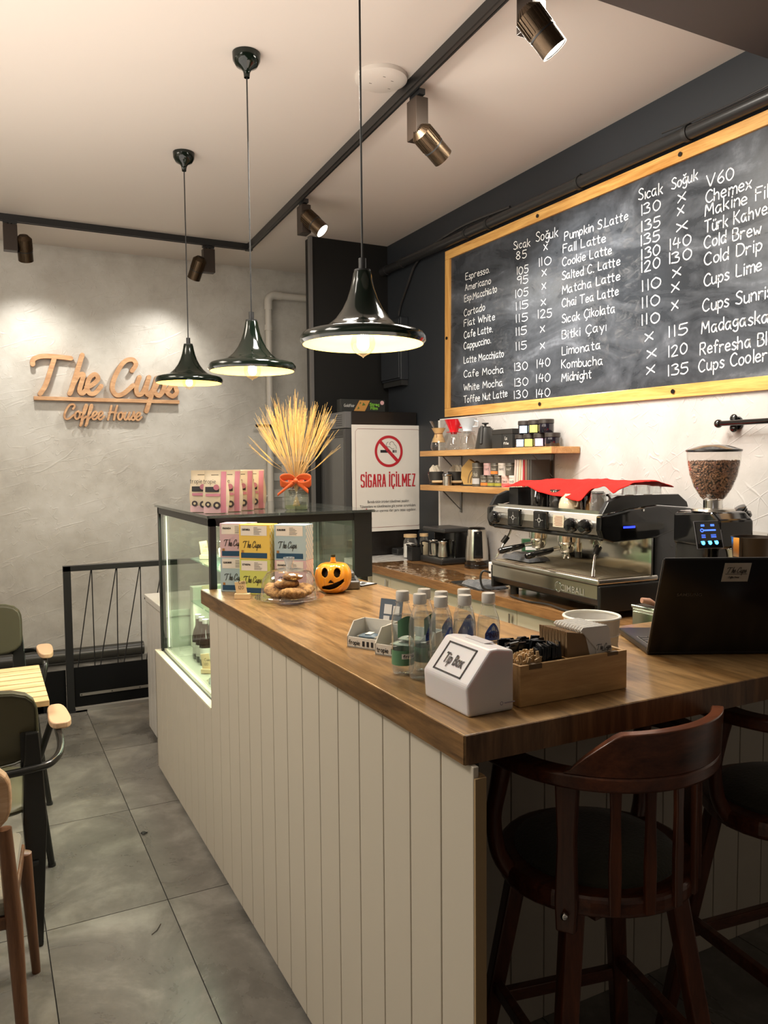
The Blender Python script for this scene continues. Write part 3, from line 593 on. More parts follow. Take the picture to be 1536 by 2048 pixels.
def dome(loc, label, s=1, name='cake_dome', food=None, group='glass cake domes in the display case'):
    t = thing(name, label, 'cake dome', loc, 0, group)
    obj('plate', MB().lathe([(1e-5, .0), (.05*s, 0), (.055*s, .012), (.128*s, .018), (.132*s, .022), (.05*s, .018), (1e-5, .018)], 40, wob=lambda a, z: .025*sin(a*14) if z > .016*s else 0), GLASSB, t)
    pr = [(.105*s, .024), (.104*s, .06*s), (.098*s, .09*s), (.08*s, .113*s), (.05*s, .124*s), (.02*s, .127*s)]
    obj('dome', MB().lathe(pr, 40), GLASS, t)
    obj('dome_rim', MB().lathe([(.105*s, .0225), (.1075*s, .024), (.105*s, .027)], 40), GLASSB, t)
    obj('knob', MB().lathe([(1e-5, .127*s), (.014*s, .127*s), (.012*s, .137*s), (.022*s, .165*s), (.021*s, .168*s), (1e-5, .168*s)], 10), thin_glass('knob_glass', (.9, .93, .95), 1, .02, .3, (.75, .8, .85), 1.6) if 'knob_glass' not in MATS else MATS['knob_glass'], t)
    if food: food(t, s)
    return t
CAKEB = mat('cake_brown', (.09, .045, .025), .7); CAKEC = mat('cake_cream', (.7, .6, .4), .7)
def cake(c):
    def f(t, s): obj('cake', MB().lathe([(1e-5, .019), (.085*s, .019), (.088*s, .05), (.08*s, .056), (1e-5, .056)], 24), c, t)
    return f
for i, (y, z, c, lb) in enumerate(((3.30, 1.133, CAKEC, 'glass cake dome nearest the customer end on the upper case shelf'), (3.56, 1.133, CAKEB, 'glass cake dome in the middle of the upper case shelf'), (3.82, 1.133, CAKEC, 'farthest glass cake dome on the upper case shelf'),
                               (3.30, .913, CAKEB, 'near glass cake dome on the lower case shelf'), (3.56, .913, CAKEC, 'middle glass cake dome on the lower case shelf'))):
    dome((1.12, y, z), lb, .96, food=cake(c))
for p, lb in (((.985, 3.88, 1.133), 'price tag at the far end of the upper case shelf'), ((.975, 3.47, 1.133), 'price tag before the near dome on the upper case shelf'), ((.985, 3.85, .913), 'price tag at the far end of the lower case shelf'),
              ((.975, 3.44, .913), 'price tag before the near dome on the lower case shelf'), ((.885, 3.50, .654), 'price tag on the case floor by the front glass')):
    tag_sign(p, R(-35), lb)
BTLB = mat('dark_bottle', (.02, .008, .006), .06, coat=.6)
k = 0
for i in range(3):
    for j in range(4):
        t = thing('juice_bottle', 'dark glass bottle, number %s from the glass in the %s row under the case shelf' % (('one', 'two', 'three', 'four')[j], ('near', 'middle', 'far')[i]), 'bottle', (.92+.068*j, 3.66+.070*i, .653), 0, 'dark bottles in the display case')
        obj('body', MB().lathe([(1e-5, 0), (.029, 0), (.031, .01), (.031, .11), (.024, .14), (.014, .165), (.013, .20)], 18), BTLB, t)
        obj('cap', MB().cyl(.0145, .198, .218, n=16), mat('silver_cap', (.5, .48, .45), .3, .8), t); obj('label', MB().lathe([(.0313, .03), (.0313, .085)], 18), mat('bottle_label', (.55, .55, .48), .6), t)
t = dome((.957, 3.26, .653), 'large glass cake dome on the case floor near the front corner', 1.0, food=cake(CAKEC))
for i, (y, lb) in enumerate(((3.3, 'clear plastic dessert box on the case floor behind the big dome'), (3.44, 'second clear plastic dessert box on the case floor'))):
    t = thing('dessert_box', lb, 'dessert box', (1.16, y, .653), 0, 'dessert boxes in the case')
    obj('tray', MB().box(-.07, -.06, 0, .07, .06, .012), WHT, t); obj('lid', MB().box(-.065, -.055, .012, .065, .055, .075), GLASSB, t, bevel=.008); obj('cake', MB().box(-.055, -.045, .012, .055, .045, .05), CAKEC, t)
# ---- pouches on top of the case
zc = 1.4025
PCH = mat('pouch_cream', (.60, .51, .37), .45); PNK = mat('pouch_pink', (.50, .19, .25), .45); PLP = mat('pouch_pale_pink', (.68, .45, .47), .5)
def pouch(loc, rz, label):
    t = thing('snack_pouch', label, 'pouch', loc, rz, 'snack pouches on the display case'); w, h, d = .055, .178, .03
    def bd(u, v):
        a = 2*pi*u; z = v*h; k = max(0, 1-(v*1.08)**2.2)*.95 + .03; e = .85 + .15*sin(pi*min(1, v*1.3))
        cx, cy = cos(a), sin(a); sx = abs(cx)**.6*(1 if cx > 0 else -1); return (w*e*sx*(1.0), d*k*cy, z)
    obj('bag', MB().grid(28, 12, bd, cu=True), PCH, t)
    F = lambda u, v, o=.0012: (u*w, -(d*max(0, 1-(v*1.08)**2.2)*.95 + .03*d)*math.sqrt(max(0, 1-min(1, abs(u)**(1/.6))**2)) - o, v*h)
    g = lambda u0, u1, v0, v1, o: MB().grid(8, 10, lambda a, b: F(u0+(u1-u0)*a, v0+(v1-v0)*b, o))
    obj('pink_band', g(.42, .80, .02, .97, .0016), PNK, t); obj('pink_base', g(-.9, .9, .01, .16, .0013), PLP, t)
    obj('title_block', g(-.75, .30, .50, .62, .0018), INK, t); obj('tab', MB().box(-.018, -.0035, .155, .012, -.0025, .160), INK, t)
    obj('text_block', g(-.72, .38, .40, .46, .0018), PNK, t)
    mb = MB(); write('tropie', HAND, mb, (-.047, -d*.62, .124), (1, 0, 0), (0, 0, 1), .018, w=.05, thick=.0017, lift=.004); obj('brand_print', mb, INK, t)
    for (x, z, r) in ((-.028, .038, .012), (.008, .034, .015)):
        c = obj('picture_ring', MB().lathe([(.004, 0), (r, 0)], 16, T=MX.Translation((x, -d-.0022, z)) @ MX.Rotation(R(90), 4, 'X')), mat('picture_dark', (.06, .05, .06), .5), t)
        obj('picture_core', MB().lathe([(1e-5, 0), (r*.45, 0)], 12, T=MX.Translation((x, -d-.0028, z)) @ MX.Rotation(R(90), 4, 'X')), CAKEC, c)
    obj('badge', MB().lathe([(1e-5, 0), (.012, 0)], 16, T=MX.Translation((.006, -d*.78-.003, .108)) @ MX.Rotation(R(86), 4, 'X')), PNK, t); return t
for p, rz, lb in (((.835, 3.32, zc), -24, 'snack pouch mostly hidden at the left of the pouches'), ((.862, 3.20, zc), -26, 'front snack pouch with cream and pink print'), ((.945, 3.28, zc), -30, 'second snack pouch, shaded behind the front one'),
                  ((1.02, 3.345, zc), -26, 'third snack pouch from the front of the row'), ((1.10, 3.43, zc), -28, 'rearmost snack pouch at the right of the row')):
    pouch(p, R(rz), lb)
# ---- wheat in a glass jar
vs = thing('wheat_vase', 'square glass jar with an orange ribbon bow on the display case', 'vase', (1.235, 3.25, zc), R(-24))
obj('jar', MB().box(-.052, -.04, .0, .052, .04, .09), thin_glass('vase_glass', (.86, .90, .84), 1, .02, .10, (.7, .72, .62)), vs, bevel=.012, seg=3)
obj('neck', MB().lathe([(.034, .088), (.030, .10), (.028, .115), (.034, .125), (.036, .13)], 24), GLASSB, vs)
obj('water', MB().box(-.047, -.035, .006, .047, .035, .022), thin_glass('vase_water', (.85, .9, .7), 1, 0, .1, (.6, .65, .4)), vs)
ro = MB()
for k in range(9): ro.sphere((.022*cos(k*.7), -.0455, .05+.022*sin(k*.7)), .007, 8, 6, (1, .3, 1))
obj('embossed_flower', ro.sphere((0, -.045, .05), .012, 10, 8, (1, .3, 1)), GLASSB, vs)
ORG = mat('orange_ribbon', (.80, .13, .02), .55, sheen=.3); rb = MB()
for s in (-1, 1):
    def lp(u, v, s=s):
        a = 2*pi*u; return (s*(.034 - .034*cos(a)), -.034 - .012*(v-.5) - .01*sin(a*.5), .128 + .018*sin(a) + .026*(v-.5)*(.35+sin(a/2)))
    rb.grid(20, 4, lp)
rb.sphere((0, -.037, .128), .011, 10, 8); 
rb.grid(8, 3, lambda u, v: (-.01-.07*u, -.042-.004*sin(u*6), .122-.055*u+.014*(v-.5)*(1.2-.3*u))); rb.grid(8, 3, lambda u, v: (.01+.045*u, -.042, .120-.04*u+.02*(v-.5)))
obj('ribbon_bow', rb, ORG, vs, solid=.0015); obj('ribbon_band', MB().lathe([(.0345, .115), (.036, .128), (.0345, .14)], 24), ORG, vs)
rnd = random.Random(4)
WH = mat('wheat', (.60, .39, .12), .75); st = MB(); ear = MB(); awn = MB()
wh = thing('wheat_bunch', 'dried golden wheat bunch standing in the glass jar', 'wheat', (1.235, 3.25, zc), 0)
for i in range(120):
    a = rnd.uniform(0, 2*pi); q = math.sqrt(rnd.random()); rr = .018*q; top = .28 + rnd.uniform(-.04, .1) ; sp = .105*q*rnd.uniform(.8, 1.15)
    b = V((-.6*rr*cos(a)*1.6, -.6*rr*sin(a)*1.2, .015)); n_ = V((rr*cos(a), rr*sin(a), .125)); e = V((sp*cos(a), sp*sin(a), top - .06*q*q))
    st.tube([b, n_, n_.lerp(e, .5) + V((0, 0, .012)), e], .0009, 3); d = (e-n_).normalized()
    ear.tube([e, e+d*.02, e+d*.055, e+d*.075], [.0012, .0030, .0026, .0008], 5)
    for j in range(5):
        o_ = V((rnd.uniform(-.2, .2), rnd.uniform(-.2, .2), rnd.uniform(-.05, .1))); awn.tube([e+d*(.01+.012*j), e+d*(.05+.012*j)+(d+o_)*.055], .00045, 3)
obj('wheat_stems', st, mat('straw', (.56, .38, .15), .75), wh, kind='stuff'); obj('wheat_ears', ear, WH, wh, kind='stuff'); obj('wheat_awns', awn, WH, wh, kind='stuff')
# ---- coffee boxes
zc = 1.1055
def cbox(loc, rz, col, chk, name, label):
    t = thing('coffee_box', label, 'coffee box', loc, R(rz), 'coffee gift boxes'); w, d, h = .128, .078, .134
    cm = mat('box_'+name, col, .55); ck = mat('boxside_'+name, chk, .55)
    obj('carton', MB().box(0, 0, 0, w, d, h), cm, t, bevel=.0012)
    obj('top_panel', MB().box(.008, -.0006, h-.042, w-.012, 0, h-.004), mat('box_label_white', (.75, .70, .64), .6), t)
    obj('navy_band', MB().box(.008, -.0006, .006, w-.012, 0, .026), NAVY, t)
    obj('badge', MB().box(.010, -.0012, .026, .019, -.0006, .036, T=None), mat('badge_bronze', (.35, .17, .05), .4), t)
    m2 = MB(); write('The Cups', SCRIPT, m2, (.018, -.0008, .046), (1, 0, 0), (0, 0, 1), .024, w=.072, thick=.0022, lift=.0004, cap=7.4); obj('logo_print', m2, INK, t)
    m2 = MB(); write(name, HAND, m2, (.014, -.001, h-.022), (1, 0, 0), (0, 0, 1), .006, w=.032, thick=.0014, lift=.0006)
    for i in range(6): m2.box(.062, -.0012, h-.012-.005*i, .062+(.016 if i == 0 else rnd.uniform(.02, .034)), -.0008, h-.0108-.005*i)
    obj('origin_print', m2, INK, t)
    c = MB(); n = 10; u = d/7
    for i in range(7):
        for j in range(11):
            if (i+j) % 2 == 0: c.box(w, i*u, 1e-4+j*u*1.07, w+.0005, (i+1)*u, (j+1)*u*1.07)
    obj('checker_print', c, ck, t, kind='stuff')
    return t
WCK = (.62, .6, .54)
cbox((.820, 3.006, zc), -36, (.38, .50, .56), WCK, 'ELSALVADOR', 'light blue coffee box at the bottom left of the stacked boxes')
cbox((.820, 3.006, zc+.1345), -36, (.60, .42, .47), WCK, 'RWANDA', 'pink coffee box at the top left of the stacked boxes')
cbox((.868, 2.908, zc), -43, (.56, .60, .14), (.7, .72, .4), 'ETHIOPIA', 'lime yellow coffee box at the bottom middle')
cbox((.868, 2.908, zc+.1345), -43, (.74, .52, .10), (.72, .62, .35), 'COSTARICA', 'yellow coffee box at the top middle')
cbox((.978, 2.818, zc), -42, (.60, .42, .44), (.75, .6, .58), 'RWANDA', 'pink coffee box at the bottom right behind the cookie dome')
cbox((.978, 2.818, zc+.1345), -42, (.40, .52, .60), WCK, 'ELSALVADOR', 'light blue coffee box at the top right')
cbox((.935, 2.998, zc), -42, (.62, .5, .2), WCK, 'KENYA', 'yellow coffee box hidden behind the lower middle box') if 0 else None
tag_sign((.845, 2.80, zc), R(-30), 'small wooden price tag in front of the coffee boxes', g='price tags on the bar', h=.05)
CK = mat('cookie', (.34, .17, .055), .9); _v = coords(CK); t_, N_, L_, b_ = nt(CK)
L_.new(ramp(CK, noise(CK, _v, 55, 4, .7), [(.35, (.14, .06, .02)), (.62, (.50, .28, .10))]), b_.inputs['Base Color']); bump(CK, noise(CK, _v, 70, 4, .7), .9, .006)
dome((.972, 2.645, zc), 'glass dome on a scalloped plate, full of cookies, on the bar', .97, 'cookie_dome', group=None)
def cookie(p, tilt, label, r=.036):
    o = obj('cookie', MB().sphere((0, 0, 0), r, 26, 14, (1, 1, .40)), CK, None, loc=p, rot=(tilt[0], tilt[1], rnd.random()*6)); tag(o, label, 'cookie', 'cookies under the glass dome')
    bm = bmesh.new(); bm.from_mesh(o.data)
    for q in bm.verts: q.co *= 1 + .09*math.sin(q.co.x*160+q.co.y*120) * math.cos(q.co.y*170+q.co.z*60)
    bm.to_mesh(o.data); bm.free()
for p, tl, lb, r_ in (((.950, 2.70, .040), (.25, -.35), 'cookie at the left under the dome', .046), ((.985, 2.625, .036), (.22, .05), 'cookie at the front under the dome', .050), ((1.035, 2.665, .040), (0, .25), 'cookie at the right under the dome', .046),
                  ((.985, 2.69, .062), (.1, -.12), 'cookie lying across the others under the dome', .046), ((1.0, 2.67, .090), (.05, .12), 'topmost cookie of the pile under the dome', .036)):
    cookie((p[0]-.013, p[1]-.015, zc+p[2]), tl, lb, r_)
# ---- pumpkin
pk = thing('ceramic_pumpkin', 'orange glazed ceramic pumpkin with a cut out face on the bar', 'pumpkin', (1.196, 2.762, zc), R(-30)); pk.scale = (1.06, 1.06, 1.06); PO = mat('pumpkin_glaze', (.86, .36, .03), .12, coat=.5)
def pf(u, v):
    a = 2*pi*u; b = pi*(.04+.92*v); r = .066*(1-.11*abs(cos(a*4.5))**4*sin(b)); q = sin(b)**.72
    return (r*q*cos(a), r*q*sin(a), .058 - .058*cos(b)*(1-.14*math.exp(-((v-1)*7)**2)))
pb = MB().grid(243, 96, pf, cu=True); keep = []
def hole(x, z):
    return ((x+.024)/.0125)**2 + ((z-.079)/.017)**2 < 1 or ((x-.020)/.0125)**2 + ((z-.079)/.017)**2 < 1 or (.043 < z < .056 and abs(x+.002) < (.057-z)*.8) or (-.036 < x < .044 and .018+.25*x+8*x*x < z < .040+.30*x+(.0 if x < 0 else 3*x*x))
nf, ns = [], []
for f in pb.f:
    c = [sum(pb.v[i][d] for i in f)/4 for d in range(3)]
    if c[1] < 0 and hole(c[0], c[2]): continue
    nf.append(f)
pb.f = nf; pb.sm = [True]*len(nf)
obj('shell', pb, PO, pk, solid=.004); obj('inner_liner', MB().sphere((0, .004, .058), .05, 20, 14), mat('pumpkin_inside', (.02, .012, .006), .8), pk)
obj('stem', MB().lathe([(1e-5, .112), (.012, .111), (.009, .122), (.0085, .132), (1e-5, .133)], 14), PO, pk)
obj('stem_cap', MB().cyl(.009, .130, .139, n=12), mat('stem_green', (.03, .035, .015), .4), pk)
# ---- card reader and leaflet
cr = thing('card_reader', 'grey and black card reader lying behind the pumpkin', 'card reader', (1.30, 2.86, zc), R(-20)); obj('body', MB().box(-.045, -.08, 0, .045, .09, .035).box(-.03, -.0, .03, .03, .085, .06), mat('reader_grey', (.13, .13, .125), .4), cr, bevel=.008, seg=3)
obj('display', MB().box(-.028, .0, .0355, .028, .03, .037), BLKG, cr); obj('keypad', MB().box(-.03, -.07, .035, .03, -.02, .039), BLKP, cr, bevel=.002)
cd = thing('payment_card_mat', 'small black and white card lying on the bar beyond the pumpkin', 'card', (1.385, 2.88, zc), R(20)); obj('sheet', MB().box(-.05, -.035, 0, .04, .05, .004), BLKP, cd); obj('print', MB().box(-.04, -.03, .004, .032, .042, .0045), PAPER, cd); obj('pattern', MB().box(-.03, -.02, .0045, .0, .01, .005).box(.005, .0, .0045, .025, .03, .005), INK, cd)
# ---- snack display boxes
BXW = mat('card_white', (.66, .64, .58), .6); GRNP = mat('pack_green', (.06, .16, .10), .4); BLUP = mat('pack_blue', (.10, .16, .22), .5)
def sbox(loc, rz, w, d, h, label, m_back, title):
    t = thing('snack_carton', label, 'carton', loc, R(rz), 'open snack cartons')
    obj('tray', MB().box(0, 0, 0, w, .003, .028).box(0, 0, 0, w, d, .003).box(0, d-.003, 0, w, d, h), BXW, t)
    obj('side_wall', MB().prism([(0, 0), (d, 0), (d, h), (d*.35, h), (.0, .03)], 0, .003, 'x'), BXW, t); obj('side_wall', MB().prism([(0, 0), (d, 0), (d, h), (d*.35, h), (.0, .03)], w-.003, w, 'x'), BXW, t)
    obj('side_print', MB().prism([(.002, .002), (d*.4, .002), (d*.4, .06), (.002, .03)], w, w+.0006, 'x'), m_back, t)
    m2 = MB(); write(title, HAND, m2, (.006, -.0005, .008), (1, 0, 0), (0, 0, 1), .012, w=.035, thick=.0018, lift=.0004)
    for k in range(4): m2.box(.05+.014*k, -.001, .006, .057+.014*k, -.0004, .02)
    obj('front_print', m2, INK, t); return t
A1 = sbox((.868, 1.915, zc), -60, .112, .085, .066, 'open snack carton with blue packs, farther from the tip box', BLUP, 'fropie')
A2 = sbox((.895, 1.80, zc), -60, .16, .085, .066, 'open snack carton with green packs, beside the bottles', GRNP, 'tropie')
hp = obj('display_flap', MB().box(.04, .082, .05, .112, .084, .14, T=MX.Translation((0, 0, 0)) @ MX.Rotation(R(-12), 4, 'X')), mat('flap_slate', (.10, .13, .17), .5), A1)
obj('flap_label', MB().box(.055, .0805, .098, .08, .082, .125, T=MX.Rotation(R(-12), 4, 'X')).box(.084, .0805, .098, .105, .082, .122, T=MX.Rotation(R(-12), 4, 'X')).box(.055, .0805, .07, .075, .082, .093, T=MX.Rotation(R(-12), 4, 'X')), PAPER, hp)
def pack(parent_loc, rz, off, m, label, n):
    c = V(parent_loc); q = MX.Rotation(R(rz), 4, 'Z') @ V(off)
    t = thing('snack_pack', label, 'snack pack', c+q, R(rz+n), 'wrapped snacks in the cartons')
    obj('wrapper', MB().grid(14, 8, lambda u, v: (.05*(v-.5)*2*.5, .02*cos(2*pi*u), .007+.0065*sin(2*pi*u)*sin(pi*min(.98, max(.02, v)))**.4), cu=True), m, t)
    obj('seal_end', MB().box(-.03, -.02, .006, -.024, .02, .008).box(.024, -.02, .006, .03, .02, .008), mat('foil', (.6, .6, .56), .3, .6), t); obj('band', MB().box(-.008, -.014, .0133, .01, .014, .0142), PAPER, t)
for i, (ox, oy, oz) in enumerate(((.04, .03, .004), (.04, .05, .018))): pack((.868, 1.915, zc), -60, (ox, oy, oz), BLUP, ('bottom', 'top')[i] + ' blue wrapped snack in the farther carton', 8*i)
for i, (ox, oy, oz) in enumerate(((.05, .035, .004), (.1, .04, .004), (.06, .045, .019), (.11, .05, .019), (.08, .05, .034))): pack((.895, 1.80, zc), -60, (ox, oy, oz), mat('pack_pale_green', (.38, .46, .38), .4), ('bottom left', 'bottom right', 'middle left', 'middle right', 'topmost')[i] + ' pale green wrapped snack in the nearer carton', 6*i-9)
# ---- water bottles
CAPW = mat('cap_white', (.62, .60, .56), .4)
PBL = mat('label_blue', (.03, .09, .38), .35); PGR = mat('label_green', (.10, .24, .13), .4)
def wbottle(loc, kind, label, rz=0):
    t = thing('water_bottle', label, 'bottle', loc, rz, 'small water bottles on the bar')
    pr = [(1e-5, .002), (.018, .0), (.024, .004), (.0265, .014), (.0265, .05), (.0258, .055), (.0265, .06), (.0265, .125), (.024, .14), (.016, .163), (.0125, .17), (.0125, .178)]
    obj('body', MB().lathe(pr, 28), GLASSB, t)
    obj('water', MB().lathe([(1e-5, .004), (.0235, .006), (.0255, .016), (.0255, .124), (.022, .14), (1e-5, .141)], 24), thin_glass('bottled_water', (.93, .96, .97), .5), t)
    obj('cap', MB().lathe([(.0145, .174), (.0155, .176), (.0155, .194), (.0145, .197), (1e-5, .1975)], 32, wob=lambda a, z: .02*(1 if sin(a*32) > 0 else -1) if z < .194 else 0), CAPW, t)
    obj('neck_ring', MB().lathe([(.013, .168), (.0165, .169), (.0165, .171), (.013, .172)], 20), GLASSB, t)
    A = MX.Rotation(0, 4, 'Z')
    def cyl_patch(a0, a1, z0, z1, r=.0268): return MB().lathe([(r, z0), (r, z1)], 12, a0=a0, a1=a1)
    if kind == 'g':
        obj('green_label', MB().lathe([(.0268, .025), (.0268, .06)], 28), PGR, t); obj('label_band', cyl_patch(R(-130), R(-40), .041, .053, .0271), PAPER, t)
        sw = MB().grid(10, 8, lambda u, v: (.027*cos(R(-150)+R(100)*u), .027*sin(R(-150)+R(100)*u), .09+.04*v+.012*sin(u*3)-.01*(1-v)*u)); obj('green_swoosh', sw, PGR, t)
        m2 = MB(); write('fropie', HAND, m2, (0, 0, 0), (1, 0, 0), (0, 1, 0), .007, w=.03, thick=.0016, lift=0)
        m2.v = [(.0274*cos(-pi/2 + (x-.015)/.027), .0274*sin(-pi/2 + (x-.015)/.027), .0435+y) for x, y, z in m2.v]; obj('label_print', m2, INK, t)
    elif kind == 'p':
        am = R(-100); w2 = R(42)
        sh = MB().grid(12, 8, lambda u, v: (.0269*cos(am+w2*(2*u-1)*1.0), .0269*sin(am+w2*(2*u-1)), .092 + v*(.040 - .026*abs(2*u-1)**1.6))); obj('blue_label', sh, PBL, t)
        for nm, wd_, z0, hh, c in (('label_print', 'PINAR', .099, .010, mat('label_navy', (.005, .015, .12), .4)), ('label_peak', None, .111, .016, mat('label_sky', (.35, .45, .6), .4))):
            m2 = MB()
            if wd_: write(wd_, HAND, m2, (0, 0, 0), (1, 0, 0), (0, 1, 0), hh, w=.034, thick=.0026, lift=0)
            else: m2.add([(.006, .0, 0), (.017, .016, 0), (.028, 0, 0), (.017, .004, 0)], [(0, 1, 3), (1, 2, 3)])
            m2.v = [(.0274*cos(am+(x-.017)/.027), .0274*sin(am+(x-.017)/.027), z0+y) for x, y, z in m2.v]; obj(nm, m2, c, t)
        obj('label_strip', cyl_patch(am-w2*.9, am+w2*.9, .084, .091, .0270), mat('label_grey', (.30, .30, .34), .4), t)
HAND['I'] = '0,6.5 0,0'
bt = [((.868, 1.598), 'g', 'leftmost water bottle, with the green and white label', .1), ((.883, 1.543), 'p', 'clear water bottle right behind the tip box, beside the green labelled one', .9), ((.905, 1.487), 'p', 'clear water bottle with blue label rising over the back of the tip box', .55),
      ((.928, 1.60), 'g', 'water bottle behind the green labelled one, mostly hidden', .5), ((.944, 1.548), 'p', 'water bottle in the middle of the cluster', 2.0), ((.963, 1.478), 'p', 'water bottle right of the one rising over the tip box', 2.6),
      ((1.008, 1.55), 'p', 'rearmost water bottle of the cluster', 2.2), ((1.026, 1.475), 'p', 'rightmost water bottle, its blue label fully visible', .0)]
for (p, k_, lb, rz) in bt: wbottle((p[0], p[1], zc), k_, lb, rz)
# ---- tip box: local x along the counter end (world +X), y away
FRO = mat('frosted_acrylic', (.80, .78, .80), .35, sss=.15)
t_, N_, L_, b_ = nt(FRO); b_.inputs['Transmission Weight'].default_value = .15
tb = thing('tip_box', 'frosted white tip box with a sloping lettered front on the bar corner', 'tip box', (.824, 1.252, zc), R(0))
# profile in (y,z): the slope faces the customer side (-X); box extruded along Y
Wt = .168; pr = [(0, 0), (.109, 0), (.109, .122), (.070, .128), (.052, .128), (-.004, .060)]
obj('box', MB().prism([(x, z) for x, z in pr], 0, Wt, 'y'), FRO, tb, bevel=.006, seg=3)
sl = V((.056, 0, .068)); ln = sl.length; up_ = sl.normalized(); xd = V((0, -1, 0)); o_ = V((-.004, Wt, .060)); nrm = xd.cross(up_)
fr = MB(); T = frame(o_ + nrm*.0006, xd, up_)
a, b, c, d = .030, .134, .010, .078
fr.box(a, c, 0, b, c+.0035, .0008, T=T).box(a, d-.0035, 0, b, d, .0008, T=T).box(a, c, 0, a+.0035, d, .0008, T=T).box(b-.0035, c, 0, b, d, .0008, T=T); obj('label_frame', fr, INK, tb)
def slab_text(): pass
q = o_ + xd*.047 + up_*.031; text('Tip Box', tb, 'lettering', INK, q, xd, up_, .024, w=.071, lift=.0016, bold=.022)
obj('coin_slot', MB().box(.072, .05, .1275, .095, .12, .1292), mat('slot_grey', (.5, .48, .5), .4), tb)
m2 = MB().lathe([(.0025, 0), (.004, 0)], 14, T=MX.Translation((.078, -.0008, .018)) @ MX.Rotation(pi/2, 4, 'X')); m2.box(.085, -.0008, .0165, .11, -.0002, .019); obj('maker_mark', m2, mat('mark_lilac', (.35, .33, .42), .5), tb)
# ---- bamboo organiser
BAM = wood('bamboo', (.38, .22, .085), (.62, .40, .18), (1.6, 1.6, 1.6), .45)
og = thing('bamboo_organiser', 'bamboo organiser tray with compartments beside the tip box', 'organiser', (.951, 1.256, zc), 0); W2, D2, H2 = .286, .082, .085; e = .008
W2 = .288; D2 = .125
obj('front_side', MB().box(0, 0, 0, W2, e, H2), BAM, og, bevel=.0012); obj('back_side', MB().box(0, D2-e, 0, W2, D2, H2), BAM, og, bevel=.0012)
obj('end_side', MB().box(0, e, 0, e, D2-e, H2), BAM, og, bevel=.0012); obj('end_side', MB().box(W2-e, e, 0, W2, D2-e, H2), BAM, og, bevel=.0012); obj('bottom', MB().box(e, e, 0, W2-e, D2-e, .006), BAM, og)
obj('divider', MB().box(.133, e, .006, .139, D2-e, H2-.004), BAM, og); obj('divider', MB().box(.208, e, .006, .213, D2-e, H2-.004), BAM, og); obj('cross_divider', MB().box(e, .045, .006, .133, .049, H2-.018), BAM, og) 
obj('finger_notch', MB().box(.022, -.0006, H2-.010, .055, .0085, H2+.0005).box(.232, -.0006, H2-.007, .262, .0085, H2+.0005), mat('notch_dark', (.13, .08, .035), .6), og)
sg = MB(); rnd = random.Random(3)
for i in range(60):
    x = .014 + rnd.random()*.10; y = .052+rnd.random()*.058; T = MX.Translation((x, y, .076+rnd.uniform(0, .024))) @ Euler((rnd.uniform(-.25, .25), rnd.uniform(-.15, .15), rnd.uniform(-.2, .2))).to_matrix().to_4x4(); sg.box(-.011, -.0022, -.02, .011, .0022, .022, T=T)
for i in range(16):
    T = MX.Translation((.062+i*.0042, .030+rnd.uniform(-.003, .003), .080+rnd.uniform(0, .012))) @ Euler((rnd.uniform(-.1, .1), rnd.uniform(-.1, .1), R(70)+rnd.uniform(-.1, .1))).to_matrix().to_4x4(); sg.box(-.014, -.0016, -.03, .014, .0016, .026, T=T)
s_ = obj('sugar_sachets', sg, mat('sachet_black', (.012, .013, .015), .25), None, loc=og.location, kind='stuff'); tag(s_, 'heap of black sugar sachets in the left part of the organiser', 'sugar sachets')
wf = MB()
for i in range(110):
    x = .012+rnd.random()*.050; T = MX.Translation((x, .012+rnd.random()*.030, .066+rnd.uniform(0, .018))) @ Euler((rnd.uniform(-.35, .35), rnd.uniform(-.35, .35), rnd.uniform(-.5, .5))).to_matrix().to_4x4(); wf.box(-.003, -.0009, -.010, .003, .0009, .024, T=T)
s_ = obj('wooden_stirrers', wf, mat('stirrer_wood', (.62, .44, .24), .6), None, loc=og.location, kind='stuff'); tag(s_, 'bundle of pale wooden stirrers in the front corner of the organiser', 'stirrers')
KR = mat('kraft_card', (.27, .17, .085), .8)
